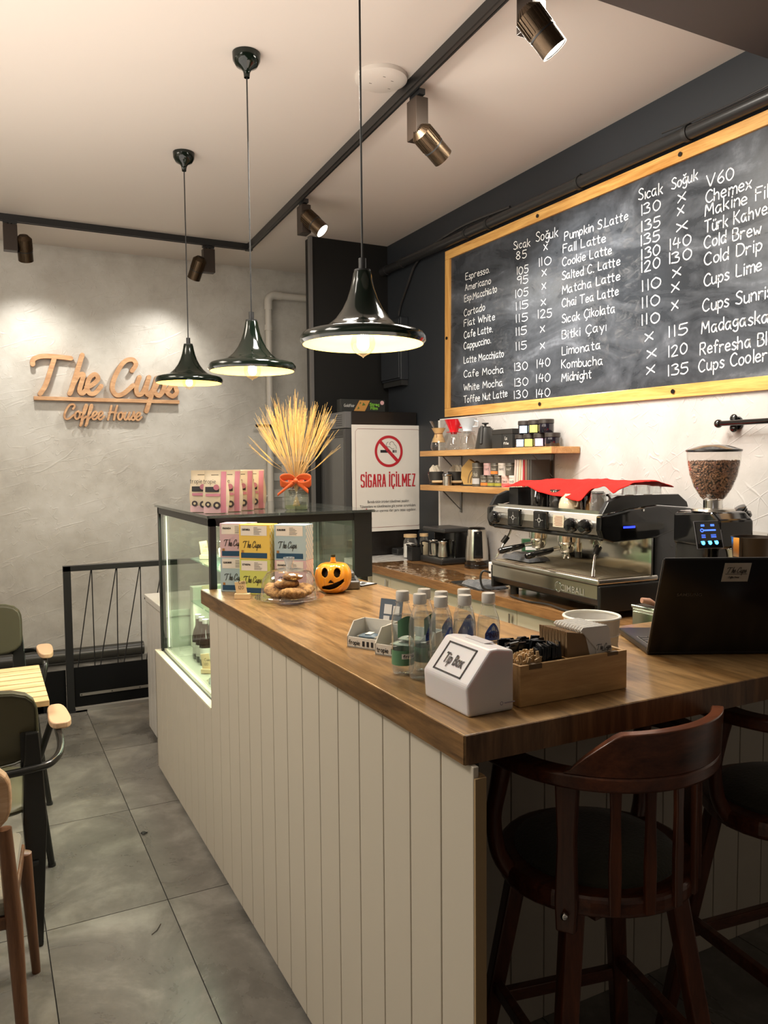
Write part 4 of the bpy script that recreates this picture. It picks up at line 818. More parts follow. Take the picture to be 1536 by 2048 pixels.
# cup sleeves: seven, leaning
for i in range(9):
    y = .020 + .0105*i
    t = thing('cup_sleeve', ('frontmost' if i == 0 else 'rearmost' if i == 8 else 'inner') + ' brown corrugated cup sleeve standing in the organiser', 'cup sleeve', V(og.location)+V((.142, y, .0065)), 0, 'cup sleeves in the organiser')
    obj('sleeve', MB().prism([(0, 0), (.056, 0), (.060, .062), (.048, .112), (.030, .124), (-.006, .130)], 0, .0022, 'y').prism([(0, 0), (.056, 0), (.060, .062), (.048, .112), (.030, .124), (-.006, .130)], .0055, .0075, 'y'), KR, t)
    fl_ = MB()
    for k in range(14): fl_.box(-.004+.004*k, .0024, .03, -.002+.004*k, .0054, .122)
    obj('flutes', fl_, KR, t, kind='stuff')
NAP = mat('napkin_paper', (.80, .79, .76), .85)
for i in range(11):
    y = .016 + .0088*i
    t = thing('napkin', ('rearmost' if i == 10 else 'inner') + ' white folded napkin of the row in the organiser', 'napkin', V(og.location)+V((.218, y, .0065)), 0, 'napkins in the organiser') if i else thing('napkin', 'front napkin in the organiser, printed with the shop name', 'napkin', V(og.location)+V((.218, y, .0065)), 0)
    pf_ = [(-.002, 0), (.056, 0), (.030, .112), (.022, .118), (-.044, .125), (-.052, .12), (-.034, .088)]
    pf_ = [(-.002, 0), (.056, 0), (.034, .128), (.027, .135), (-.040, .136), (-.046, .130), (-.002, .085)]
    obj('sheet', MB().prism(pf_, 0, .0028, 'y'), NAP, t, bevel=.0008, seg=1); obj('inner_fold', MB().prism([(.004, 0), (.052, 0), (.028, .128), (-.034, .129)], .0036, .006, 'y'), NAP, t)
    if i == 0:
        m2 = MB(); write('The Cups', SCRIPT, m2, (-.002, -.0006, .083), (1, 0, 0), (0, 0, 1), .012, w=.04, thick=.0012, lift=.0, cap=7.4); m2.box(.012, -.001, .080, .038, -.0004, .0812); obj('print', m2, INK, t)
# ---- bucket
bk = thing('white_bucket', 'white paper bucket with a rolled rim behind the organiser', 'bucket', (1.315, 1.452, zc))
obj('wall', MB().lathe([(1e-5, .002), (.050, .002), (.052, .0), (.0535, .02), (.0545, .045), (.056, .047), (.0545, .049), (.0565, .075), (.058, .077), (.0565, .079), (.059, .118), (.0575, .118), (.05, .006), (1e-5, .006)], 48), mat('bucket_white', (.70, .68, .64), .4), bk)
obj('rim', MB().lathe([(.0585+.0035*cos(a), .119+.0035*sin(a)) for a in [2*pi*i/10 for i in range(11)]], 48), mat('bucket_rim', (.76, .74, .66), .35), bk)
bk.scale = (1.14, 1.14, 1.0)
# ---- laptop
lp = thing('laptop', 'black open laptop seen from behind on the bar, with a white logo sticker', 'laptop', (1.50, 1.45, zc+.001), R(-27.5))
obj('base', MB().box(0, 0, 0, .36, .25, .018), mat('laptop_black', (.008, .008, .009), .28), lp, bevel=.004); kb = obj('keyboard_deck', MB().box(.012, .02, .018, .348, .13, .0186), mat('deck_grey', (.18, .18, .18), .35, .6), lp)
for r_ in range(4):
    for c_ in range(14): obj('key', MB().box(.016+.0237*c_, .03+.024*r_, .0186, .036+.0237*c_, .05+.024*r_, .021), BLKP, lp) if c_ < 6 else None
obj('right_keys', MB().box(.16, .03, .0186, .345, .122, .020), BLKP, lp)
TL = MX.Translation((0, .006, .008)) @ MX.Rotation(R(24), 4, 'X') @ MX.Diagonal((1, 1, 1.14, 1))
obj('lid', MB().box(0, -.007, 0, .36, 0, .245, T=TL), mat('lid_black', (.007, .007, .008), .22), lp, bevel=.006, seg=3)
obj('lid_edge', MB().box(-.001, -.004, .004, .0, -.002, .24, T=TL).box(.004, -.0045, .2452, .356, -.0025, .2458, T=TL), mat('edge_silver', (.3, .3, .3), .3, .8), lp)
obj('screen', MB().box(.012, 0, .014, .348, .0006, .235, T=TL), mat('laptop_screen', (.2, .2, .25), .2), lp)
Tq = TL @ frame((0, -.0072, 0), (1, 0, 0), (0, 0, 1))
tx = TL.to_3x3() @ V((1, 0, 0)); tu = TL.to_3x3() @ V((0, 0, 1))
text('SAMSUNG', lp, 'maker_lettering', mat('dim_silver', (.12, .12, .12), .3, .6), TL @ V((.046, -.0072, .152)), tx, tu, .0085, w=.062, bold=.01)
stk = obj('sticker', MB().box(.148, -.0076, .188, .212, -.0071, .234, T=TL), mat('sticker_white', (.42, .40, .36), .5), lp)
m2 = MB(); write('The Cups', SCRIPT, m2, TL @ V((.157, -.0080, .210)), tx, tu, .015, w=.046, thick=.0015, lift=0, cap=7.4); write('Coffee House', SCRIPT, m2, TL @ V((.163, -.0080, .197)), tx, tu, .005, w=.026, thick=.0007, lift=0, cap=7.4)
m2.box(.154, -.0082, .2065, .206, -.0078, .2075, T=TL); obj('sticker_print', m2, INK, stk)
# ================================================================ BACK COUNTER
zb = .92
CAB = mat('cabinet_cream', (.66, .60, .46), .45)
kc = thing('back_cabinet', 'row of cream cabinets under the wooden back worktop', 'cabinet', (2.36, 3.0, 0))
obj('body', MB().box(.02, -1.22, .08, .59, 1.78, .868), CAB, kc); obj('plinth', MB().box(.06, -1.22, 0, .59, 1.78, .08), BLKM, kc)
y = -1.22
while y < 1.7:
    y1 = min(y+.455, 1.78); d = obj('door', MB().box(0, y+.002, .09, .02, y1-.002, .865), CAB, kc, bevel=.0015); obj('handle', MB().box(-.02, y+.03, .78, -.012, y+.045, .84).box(-.012, y+.033, .785, 0, y+.042, .793).box(-.012, y+.033, .827, 0, y+.042, .835), CHR, d); y = y1
WBK = wood('back_worktop_wood', (.13, .06, .022), (.36, .19, .075), (2.2, 1.9, 1.9), .22, rot=(0, 0, R(90)), coat=.3)
wk = thing('back_worktop', 'brown wooden worktop of the back counter', 'worktop', (2.325, 3.0, zb)); obj('slab', MB().box(0, -1.22, -.05, .625, 1.81, 0), WBK, wk, bevel=.003)
obj('edge_band', MB().box(-.0015, -1.22, -.049, 0, 1.808, -.001), wood('back_edge', (.14, .06, .02), (.34, .17, .06), (2.2, 1.9, 1.9), .4, rot=(0, 0, R(90))), wk)
# shiny stretch film lying crumpled on the front half of the slab
FILM = thin_glass('film', (.96, .94, .88), 1, .06); rnd = random.Random(9); import mathutils
nz = mathutils.noise
def film(u, v):
    x = -.006 + .30*u*(1+.25*nz.noise(V((v*6, 3, 0)))); y = .35 + 1.44*v
    h = .0015 + .010*abs(nz.noise(V((u*7, v*22, 1.3)))) * (1.2 - u) + .006*abs(nz.noise(V((u*20, v*50, 4))))
    return (x, y, h)
fm = obj('plastic_film', MB().grid(26, 90, film), FILM, None, loc=(2.325, 3.0, zb)); tag(fm, 'clear plastic film stretched and crumpled over the back worktop', 'plastic film')
cable('film_edge_dummy', [(0, 0, 0), (0, 0, .01)], .001, 'x') if 0 else None
MRB = mat('marble', (.7, .69, .66), .2); _v = coords(MRB); t_, N_, L_, b_ = nt(MRB); L_.new(ramp(MRB, noise(MRB, _v, 3, 8, .7, 2.2), [(.44, (.72, .71, .68)), (.56, (.70, .69, .66)), (.5, (.5, .49, .47))]), b_.inputs['Base Color'])
mc = thing('marble_counter', 'white marble topped counter at the foot of the tall fridge', 'counter', (2.33, 4.82, 0)); obj('top', MB().box(0, 0, zb-.04, .63, .36, zb), MRB, mc, bevel=.003); obj('body', MB().box(.02, .0, .0, .63, .36, zb-.04), CAB, mc)
# ---- fridge
fg = thing('tall_fridge', 'tall black fridge with a glass door, standing in front of the dark column', 'fridge', (2.36, 5.2, 0)); GM = mat('fridge_side', (.010, .008, .007), .25)
obj('body', MB().box(.05, 0, .06, .60, .46, 1.99), GM, fg, bevel=.006); obj('base', MB().box(.05, .02, 0, .58, .44, .06), BLKM, fg)
d_ = obj('door', MB().box(0, .0, .1, .05, .035, 1.86).box(0, .425, .1, .05, .46, 1.86).box(0, .035, 1.80, .05, .425, 1.86).box(0, .035, .1, .05, .425, .16), mat('fridge_grey', (.05, .05, .05), .4), fg, bevel=.002)
obj('door_glass', MB().box(.012, .035, .16, .02, .425, 1.80), mat('fridge_glass', (.10, .10, .098), .10), d_)
tp_ = obj('control_panel', MB().box(0, 0, 1.865, .05, .46, 1.985), mat('panel_grey', (.12, .12, .12), .35), fg, bevel=.002)
for k in range(6): obj('vent_line', MB().box(-.001, .05, 1.885+.015*k, 0, .17, 1.889+.015*k), BLKM, tp_)
obj('thermostat', MB().box(-.002, .20, 1.91, 0, .26, 1.94), mat('lcd', (.35, .35, .33), .3), tp_); obj('lock', MB().box(-.012, .3, 1.815, 0, .33, 1.835), CHR, d_)
for k in range(4): obj('trim_line', MB().box(-.0015, .04, 1.815+.010*k, -.0005, .42, 1.818+.010*k), BLKM, d_)
fb = thing('black_side_panel', 'narrow black panel standing between the fridge and the wall', 'panel', (2.962, 5.14, 0)) if 0 else None
# poster
POS = mat('poster_paper', (.68, .65, .60), .35); RED = mat('poster_red', (.42, .015, .025), .5)
po = thing('no_smoking_poster', 'creased white no smoking poster taped on the side of the black fridge', 'poster', (2.405, 5.19, 1.10))
nzf = lambda x, z: .0028*nz.noise(V((x*6+z*3, z*4, 2))) + .0016*abs(nz.noise(V((x*16-z*10, z*13, 7)))) - .012*max(0, .12-z)*(1 if x < .2 else .4)
PWD, PHT = .605, .79
obj('sheet', MB().grid(50, 66, lambda u, v: (PWD*u, -.003 + nzf(PWD*u, PHT*v), PHT*v)), POS, po)
ff = lambda mb: [setattr(mb, 'v', [(x, -.0045+nzf(x, z)-.0006, z) for x, y, z in mb.v]), mb][1]
def ringm(cx, cz, r0, r1, n=64): return MB().grid(n, 3, lambda u, v: (cx+(r0+(r1-r0)*v)*cos(2*pi*u), 0, cz+(r0+(r1-r0)*v)*sin(2*pi*u)), cu=True)
obj('prohibition_ring', ff(ringm(.305, .595, .098, .118)), RED, po)
bar = MB().grid(20, 4, lambda u, v: (.305-.078+.156*u+(v-.5)*.018, 0, .595+.078-.156*u+(v-.5)*.018)); obj('prohibition_bar', ff(bar), RED, po)
ck = MB().grid(10, 3, lambda u, v: (.235+.075*u, 0, .585+.02*v)).grid(4, 3, lambda u, v: (.337+.012*u, 0, .585+.02*v)).grid(3, 3, lambda u, v: (.353+.006*u, 0, .585+.02*v)).grid(3, 3, lambda u, v: (.364+.006*u, 0, .585+.02*v)); obj('cigarette', ff(ck), INK, po)
sm = MB()
Tp = frame((0, 0, 0), (1, 0, 0), (0, 0, 1))
for st_ in ([(.30, .665), (.288, .655), (.286, .64), (.295, .628), (.31, .63), (.322, .62), (.338, .612), (.348, .618)], [(.315, .66), (.33, .668), (.345, .66), (.352, .645), (.362, .64), (.368, .628), (.369, .615)], [(.316, .66), (.312, .65), (.318, .642)]): ribbon(sm, cat_(st_, 5), .0028, Tp, 0, True, 0)
obj('smoke_lines', ff(sm), INK, po)
m2 = MB(); fr_ = [(.04, .03), (.02, .05), (.02, .74), (.04, .76), (.565, .76), (.585, .74), (.585, .05), (.565, .03), (.04, .03)]; ribbon(m2, [(.585*(a/.605)+.01, b) for a, b in fr_], .002, Tp, 0, False, 0); obj('border_line', ff(m2), mat('border_maroon', (.2, .03, .04), .5), po)
def ptext(s, nm, m_, x, z, h, w, bold=0):
    o = text(s, po, nm, m_, (x, -.0048, z), (1, 0, 0), (0, 0, 1), h, w=w, bold=.002 if bold > .02 else bold, fat=.0030 if bold > .02 else 0)
    for q in o.data.vertices: q.co.y = q.co.y + .0004 + nzf(q.co.x, q.co.z)
    return o
BL = {'S': '1,.86 .86,1 .14,1 0,.86 0,.62 .14,.54 .86,.46 1,.38 1,.14 .86,0 .14,0 0,.14', '\u0130': '.5,0 .5,1|.5,1.13 .5,1.21', 'G': '1,.84 .86,1 .14,1 0,.86 0,.14 .14,0 .86,0 1,.14 1,.48 .55,.48', 'A': '0,0 .42,1|.58,1 1,0|.2,.28 .8,.28|.42,1 .58,1',
  'R': '0,0 0,1 .82,1 1,.88 1,.62 .82,.52 .05,.52|.6,.52 1,0', '\u00c7': '1,.84 .86,1 .14,1 0,.86 0,.14 .14,0 .86,0 1,.16|.5,-.03 .5,-.12 .62,-.2', 'L': '0,1 0,0 1,0', 'M': '0,0 0,1|.02,1 .5,.3|.5,.3 .98,1|1,1 1,0', 'E': '0,0 0,1|0,1 1,1|0,.52 .85,.52|0,0 1,0', 'Z': '0,1 1,1|.95,1 .05,0|0,0 1,0'}
x_ = .068
for ch in 'S\u0130GARA \u0130\u00c7\u0130LMEZ':
    if ch == ' ': x_ += .018; continue
    w_ = {'\u0130': .002, 'M': .034, 'L': .018, 'E': .019, 'Z': .022}.get(ch, .023); mb = MB()
    for st_ in BL[ch].split('|'):
        pts = [tuple(map(float, p.split(','))) for p in st_.split()]
        for (p0, p1) in zip(pts[:-1], pts[1:]):
            a_ = (x_+.006+p0[0]*w_, .334+p0[1]*.088); b_ = (x_+.006+p1[0]*w_, .334+p1[1]*.088); L2 = math.hypot(b_[0]-a_[0], b_[1]-a_[1]); e_ = .0035
            dx_, dz_ = (b_[0]-a_[0])/L2*e_, (b_[1]-a_[1])/L2*e_; vertical = abs(b_[1]-a_[1]) > abs(b_[0]-a_[0])
            ribbon(mb, [(a_[0]-dx_, a_[1]-dz_), (b_[0]+dx_, b_[1]+dz_)], .0115 if vertical else .009, Tp, 0, False, 0)
    obj('red_letter', ff(mb), RED, po); x_ += w_ + .0165
ptext('Burada t\u00fct\u00fcn \u00fcr\u00fcnleri t\u00fcketilmesi yasakt\u0131r.', 'small_print', INK, .125, .212, .021, .35, .004); ptext('T\u00fcketenlere ve t\u00fcketilmesine g\u00f6z yuman sorumlulara', 'small_print', INK, .06, .178, .021, .47, .004)
ptext('4207 say\u0131l\u0131 Kanun uyar\u0131nca idari para cezas\u0131 uygulan\u0131r.', 'small_print', INK, .06, .145, .021, .475, .004); ptext('\u015eikayet i\u00e7in:', 'small_print', INK, .06, .09, .018, .1, .004)
# stretch film box on fridge
sf = thing('stretch_film_box', 'black stretch film box with green lettering on top of the fridge', 'box', (2.40, 5.36, 1.991), R(-4)); obj('carton', MB().box(-.0, 0, 0, .36, .09, .098), mat('film_box_black', (.012, .014, .012), .4), sf, bevel=.002)
text('Stre\u00e7', sf, 'green_lettering', mat('lime_ink', (.16, .42, .03), .5), (.232, -.0005, .05), (1, 0, 0), (0, 0, 1), .024, w=.082, bold=.03); text('Film', sf, 'green_lettering', mat('lime_ink'), (.238, -.0005, .022), (1, 0, 0), (0, 0, 1), .024, w=.06, bold=.03)
obj('food_picture', MB().prism([(.10, .004), (.19, .004), (.235, .09), (.15, .09)], -.0008, 0, 'y'), mat('food_orange', (.45, .22, .05), .5), sf); obj('food_bits', MB().prism([(.13, .02), (.15, .03), (.14, .045)], -.0014, 0, 'y').prism([(.17, .05), (.2, .055), (.18, .075)], -.0014, 0, 'y').prism([(.15, .06), (.165, .07), (.155, .08)], -.0014, 0, 'y'), mat('food_green', (.07, .12, .02), .5), sf)
m2 = MB(); write('Goldflair', HAND, m2, (.025, -.001, .04), (1, 0, 0), (0, 0, 1), .02, w=.085, thick=.0028, lift=0); obj('brand_print', m2, mat('silver_print', (.45, .45, .42), .4), sf); obj('badge', MB().lathe([(1e-5, 0), (.016, 0)], 16, T=MX.Translation((.335, -.001, .075)) @ MX.Rotation(pi/2, 4, 'X')), mat('pale_pink', (.6, .35, .35), .5), sf)
ps = thing('power_adapter', 'small black box lying on the marble counter against the fridge', 'box', (2.73, 5.12, zb+.002), R(3)); obj('body', MB().box(-.01, -.035, 0, .2, .055, .05), BLKP, ps, bevel=.012, seg=3); obj('studs', MB().sphere((.06, -.0, .05), .004, 8, 6).sphere((.11, 0, .05), .004, 8, 6).sphere((.16, 0, .05), .004, 8, 6), CHR, ps)
# ---- jars and black box
def glassjar(loc, r, h, lab, lid, fill=None):
    t = thing('glass_jar', lab, 'jar', loc); obj('glass', MB().lathe([(1e-5, .002), (r*.95, .002), (r, .01), (r, h*.82), (r*.82, h*.9), (r*.82, h)], 28), GLASSB, t); obj('lid', MB().cyl(r*.92, h, h+.02, n=28), lid, t, bevel=.003)
    if fill: obj('contents', MB().lathe([(1e-5, .004), (r*.93, .006), (r*.93, h*.66), (1e-5, h*.74)], 20), fill, t)
    return t
glassjar((2.74, 4.92, zb+.001), .052, .15, 'glass jar with a wooden lid and white contents beside the coffee maker', mat('lid_wood', (.55, .38, .2), .5), mat('sugar', (.75, .74, .70), .8))
glassjar((2.86, 4.93, zb+.001), .034, .15, 'smaller glass jar with a cork lid behind the coffee maker', mat('lid_wood'), mat('beige_fill', (.5, .4, .25), .8))
t = thing('black_canister', 'small black box with a lid left of the coffee maker', 'box', (2.655, 4.775, zb+.001), R(-8)); obj('body', MB().box(-.0, -.04, 0, .085, .06, .10), BLK, t, bevel=.003); obj('lid', MB().box(-.003, -.043, .1, .088, .063, .112), BLKG, t, bevel=.002)
# ---- double pot coffee maker
cm = thing('coffee_maker', 'black two pot coffee maker under the shelves', 'coffee maker', (2.72, 4.70, zb+.001), R(-90)); cm.scale = (1, .74, 1)
obj('back_body', MB().box(.0, .12, .02, .27, .30, .235), BLKG, cm, bevel=.012, seg=3); pass
obj('top_hood', MB().box(-.01, .0, .215, .28, .30, .245), mat('hood_black', (.03, .03, .03), .35), cm, bevel=.01, seg=3); obj('base_tray', MB().box(-.01, -.03, 0, .28, .30, .045), BLKP, cm, bevel=.014, seg=3)
for x in (.085, .205):
    p = obj('pot', MB().lathe([(1e-5, .05), (.042, .05), (.043, .055), (.036, .11), (.034, .135), (.038, .15), (.036, .15), (.032, .13), (1e-5, .125)], 28, c=(x, .045, 0)), STL, cm)
    obj('pot_handle', MB().tube([(x-.03, .03, .14), (x-.06, .0, .145), (x-.085, -.018, .14), (x-.085, -.018, .1), (x-.08, -.015, .06)], .009, 8, flat=.7), BLK, p)
    obj('pot_rim', MB().lathe([(.0375, .148), (.039, .151), (.037, .153)], 24, c=(x, .045, 0)), CHR, p)
obj('indicator_lights', MB().box(.20, .019, .05, .202, .0195, .056).box(.215, .019, .05, .219, .0195, .057).box(.235, .019, .052, .238, .0195, .055), mat('indicator', (1, 1, .9), .4, emit=3), cm)
# ---- kettle
kt = thing('electric_kettle', 'brushed steel electric kettle with a black base', 'kettle', (2.885, 4.22, zb+.001), R(-28))
kt.location = (2.855, 4.235, zb+.001); kt.scale = (1.12, 1.12, 1.03)
obj('body', MB().lathe([(.068, .05), (.0685, .055), (.066, .11), (.060, .18), (.052, .236), (.049, .245)], 40), STL, kt); obj('base', MB().lathe([(1e-5, 0), (.070, 0), (.073, .006), (.073, .018), (.069, .022), (.071, .026), (.0715, .05), (1e-5, .052)], 40), BLKG, kt)
obj('lid', MB().lathe([(.05, .243), (.05, .25), (.044, .256), (.02, .259), (1e-5, .259)], 32), BLKG, kt)
obj('handle', MB().grid(6, 14, lambda u, v: ((u-.5)*(.056-.008*v), -(.0685-.017*v)-.006-.004*sin(pi*v)*0, .065+.17*v)), BLKG, kt, solid=.012, bevel=.004); obj('lid_button', MB().cyl(.005, 0, .004, n=12, T=MX.Translation((0, -.062, .222)) @ MX.Rotation(pi/2, 4, 'X')), CHR, kt)
text('\u2014', kt, 'base_mark', CHR, (-.012, -.0735, .032), (1, 0, 0), (0, 0, 1), .05, w=.024)
# ---- towels
TWL = mat('grey_towel', (.075, .08, .09), .95, sheen=.5); _v = coords(TWL); bump(TWL, noise(TWL, _v, 220, 3, .7), 1, .004)
def towel(name, loc, rz, w, d, h, label, m_, amp=.012, seed=1, drape=None):
    def fn(u, v):
        e = min(1, 12*min(u, 1-u, v, 1-v)); z = h*e**.5 + amp*nz.noise(V((u*3.2, v*3.2, seed)))*e + .004*nz.noise(V((u*11, v*11, seed+4)))*e
        z = max(z, 0)
        if drape: z += drape(u, v)
        return ((u-.5)*w*(1+.07*nz.noise(V((v*4, seed, 1)))), (v-.5)*d*(1+.08*nz.noise(V((u*4, seed, 9)))), z)
    o = obj(name, MB().grid(44, 34, fn), m_, None, loc=loc, rot=(0, 0, rz)); return o
tag(towel('grey_towel', (2.435, 3.545, zb+.006), R(84), .24, .15, .022, '', TWL, seed=3), 'folded grey towel on the back worktop in front of the espresso machine', 'towel')
dm = thing('rubber_mat', 'black ribbed rubber mat under the grey towel', 'mat', (2.45, 3.60, zb+.001), R(84))
obj('mat', MB().box(-.16, -.09, 0, .17, .10, .004), BLKM, dm); mb = MB()
for k in range(30): mb.box(-.155+.011*k, -.085, .004, -.149+.011*k, .095, .0055)
obj('ribs', mb, BLKM, dm, kind='stuff')

# ================================================================ ESPRESSO MACHINE (local x: depth, y: along the counter)
em = thing('espresso_machine', 'large chrome two group espresso machine with black side covers', 'espresso machine', (2.335, 2.54, zb), R(-2.2)); L_E = .83
MIR = metal_mat('mirror_steel', (.80, .78, .70), .10); MIR2 = metal_mat('hood_chrome', (.90, .88, .82), .34); DRP = mat('tray_dark', (.34, .29, .21), .55, .2)
obj('foot', MB().cyl(.022, 0, .05, (.08, .08)), BLKP, em); obj('foot', MB().cyl(.022, 0, .05, (.08, .74)), BLKP, em); obj('foot', MB().cyl(.022, 0, .05, (.45, .08)), BLKP, em); obj('foot', MB().cyl(.022, 0, .05, (.45, .74)), BLKP, em)
obj('under_body', MB().box(.05, .03, .045, .50, L_E-.03, .065), BLKM, em)
obj('front_panel', MB().prism([(.0, .148), (.0, .09), (.018, .062), (.05, .055), (.05, .148)], .005, L_E-.005, 'y'), MIR, em)
obj('lower_trim', MB().prism([(-.001, .088), (.016, .060), (.018, .064), (.002, .090)], .005, L_E-.005, 'y'), BLKP, em)
obj('drip_tray', MB().box(-.004, -.004, .150, .34, L_E+.002, .175), STL, em, bevel=.008, seg=3)
gr = obj('tray_grate', MB().box(.012, .012, .175, .325, L_E-.015, .177), DRP, em); mb = MB()
for k in range(52): mb.box(.015, .016+.0152*k, .177, .322, .022+.0152*k, .1785)
obj('grate_bars', mb, mat('grate_metal', (.50, .44, .33), .45, .5), gr, kind='stuff'); obj('tray_slot', MB().box(.016, .02, .1775, .021, L_E-.1, .1795), mat('slot_maroon', (.05, .015, .015), .4), em)
obj('end_cover_low', MB().box(.0, -.012, .03, .49, .006, .148), BLK, em, bevel=.006); obj('end_cover_low', MB().box(.0, L_E-.006, .03, .49, L_E+.012, .148), BLK, em, bevel=.006)
obj('back_splash', MB().box(.30, .015, .175, .312, L_E-.015, .38), MIR, em); obj('rear_body', MB().box(.312, -.0, .148, .50, L_E, .44), BLKG, em, bevel=.006)
obj('side_strip', MB().box(.295, -.004, .175, .305, .01, .37), CHR, em); 
# hood: chrome beam carrying the groups
hp_ = [(.012, .455), (-.004, .43), (-.006, .40), (.012, .365), (.06, .352), (.30, .36), (.30, .455)]
obj('hood', MB().prism(hp_, .0, L_E-.0, 'y'), MIR2, em, bevel=.004); obj('hood_lip', MB().tube([(.02, .0, .352), (.02, L_E, .352)], .010, 10), BLKP, em)
obj('cup_tray', MB().box(.03, .0, .455, .48, L_E, .462), STL, em)
obj('cup_rail', MB().box(.02, .0, .455, .03, L_E, .47), CHR, em)
# black shaped end covers
ep = [(-.012, .452), (-.014, .39), (.0, .352), (.06, .335), (.30, .345), (.50, .40), (.51, .47), (.30, .488), (.14, .475), (.04, .458)]
ep2 = [(-.004, .458), (.03, .510), (.10, .535), (.43, .535), (.48, .50), (.49, .475), (.30, .49), (.14, .477)]
for y0, y1 in ((-.03, .004), (L_E-.004, L_E+.03)):
    obj('end_cover', MB().prism(ep, y0, y1, 'y'), BLKG, em, bevel=.008, seg=3); obj('end_cover_top', MB().prism(ep2, y0+.003, y1-.003, 'y'), BLKP, em, bevel=.004)
obj('cover_screw', MB().cyl(.005, 0, .003, n=12, T=MX.Translation((.22, -.031, .47)) @ MX.Rotation(pi/2, 4, 'X')), CHR, em)
obj('blue_glow_lamp', MB().box(.11, -.031, .395, .175, -.0295, .403), mat('blue_led', (.02, .03, 1), .4, emit=5, ecol=(.01, .02, 1)), em)
for yc in (.605, .39):
    pn = obj('button_panel', MB().box(-.022, yc-.052, .368, .0, yc+.052, .452, T=MX.Rotation(0, 4, 'Y')), BLKG, em, bevel=.007, seg=3)
    obj('panel_emblem', MB().lathe([(.008, 0), (.011, 0)], 20, T=MX.Translation((-.0235, yc, .41)) @ MX.Rotation(pi/2, 4, 'Y')).box(-.0238, yc-.03, .4095, -.023, yc-.012, .4105).box(-.0238, yc+.012, .4095, -.023, yc+.03, .4105).box(-.0238, yc-.0005, .422, -.023, yc+.0005, .438).box(-.0238, yc-.0005, .382, -.023, yc+.0005, .398), mat('emblem_grey', (.5, .5, .48), .4), pn)
obj('instruction_sticker', MB().box(-.0075, .225, .385, -.005, .305, .44), mat('sticker_cream', (.62, .56, .42), .6), em)
mb = MB(); rnd = random.Random(2)
for k in range(8): mb.box(-.0082, .232+rnd.random()*.006, .392+.0058*k, -.0075, .298-rnd.random()*.012, .3935+.0058*k)
obj('sticker_print', mb, mat('sticker_red', (.3, .08, .05), .6), em)
for yc in (.765, .15, .055):
    k_ = obj('steam_knob', MB().lathe([(.010, -.02), (.012, .0), (.028, .004), (.031, .012), (.031, .034), (.026, .044), (1e-5, .046)], 24, T=MX.Translation((-.004, yc, .40)) @ MX.Rotation(R(-84), 4, 'Y'), wob=lambda a, z: .05*cos(a*6) if z > .005 else 0), BLKG, em)
    obj('knob_ring', MB().lathe([(.012, .0), (.014, -.004), (.018, -.004)], 16, T=MX.Translation((-.004, yc, .40)) @ MX.Rotation(R(-84), 4, 'Y')), CHR, k_)
for i, yc in enumerate((.585, .36)):
    g = obj('group_head', MB().lathe([(.030, .36), (.033, .35), (.045, .342), (.045, .305), (.040, .30), (.036, .285), (1e-5, .285)], 28, c=(.115, yc, 0)), CHR, em)
    pf = obj('portafilter', MB().lathe([(.038, .30), (.040, .275), (.030, .255), (.012, .25), (1e-5, .25)], 24, c=(.115, yc, 0)), CHR, em)
    obj('spout', MB().tube([(.115, yc-.02, .225), (.115, yc-.008, .245), (.115, yc+.008, .245), (.115, yc+.02, .225)], .008, 8), CHR, pf)
    dx, dy = ((-.10, .06), (-.13, .04))[i]
    obj('handle', MB().tube(sm3([(.085, yc, .278), (.05, yc+dy*.25, .272), (.02, yc+dy*.45, .262), (-.03+dx*.3, yc+dy*.9, .245), (-.045+dx*.35, yc+dy, .24)]), lerpl([.007, .009, .014, .017, .012]), 12), BLKG, pf)
    obj('handle_collar', MB().tube([(.075, yc, .277), (.045, yc+dy*.28, .271)], .011, 12), CHR, pf)
wd_ = lambda yc, end: [(.10, yc, .345), (.085, yc, .31), (.06, yc+end*.1, .27), (.03, yc+end*.5, .21), (.02, yc+end, .185)]
obj('steam_wand', MB().tube(sm3(wd_(.795, .03)), .0055, 10), CHR, em); obj('wand_grip', MB().tube([(.075, .798, .295), (.05, .805, .262)], .015, 12), BLKP, em)
obj('steam_wand', MB().tube([(.10, .10, .345), (.085, .10, .31), (.06, .095, .26), (.035, .075, .20), (.03, .068, .182)], .0055, 10), CHR, em); obj('wand_grip', MB().tube([(.088, .10, .305), (.066, .097, .27)], .016, 12), BLKP, em); obj('wand_tip', MB().tube([(.04, .078, .205), (.028, .066, .178)], .009, 10), CHR, em)
obj('wand_ring', MB().tube([(.08+.0*cos(a), .105+.02*cos(a), .315+.02*sin(a)) for a in [2*pi*i/16 for i in range(16)]], .003, 6, closed=True), CHR, em)
obj('hot_water_spout', MB().tube([(.10, .255, .35), (.10, .255, .30)], .008, 10).tube([(.10, .255, .308), (.10, .255, .262)], .015, 14), CHR, em); obj('spout_tip', MB().tube([(.10, .255, .268), (.10, .255, .24)], .0155, 14), BLKP, em)
lt = text('CIMBALI', em, 'maker_lettering', mat('letter_silver', (.62, .60, .52), .35, .7), (-.0008, .255, .095), (0, -1, 0), (0, 0, 1), .030, w=.165, bold=.01); em_l = MB()
em_l.lathe([(.019, 0), (.022, .001), (.025, 0)], 24, T=MX.Translation((-.0015, .272, .108)) @ MX.Rotation(-pi/2, 4, 'Y')); obj('maker_emblem', em_l, CHR, em)
cable('machine_hose', [(2.38, 3.40, 1.02), (2.345, 3.42, 1.03), (2.335, 3.43, .99), (2.345, 3.42, .94), (2.38, 3.40, .93)], .006, 'grey hose looping at the far end of the espresso machine')
cable('machine_cable', [(2.36, 3.2, .928), (2.345, 3.05, .926), (2.36, 2.9, .930), (2.345, 2.75, .927), (2.40, 2.62, .93)], .005, 'black cable lying under the front of the espresso machine')
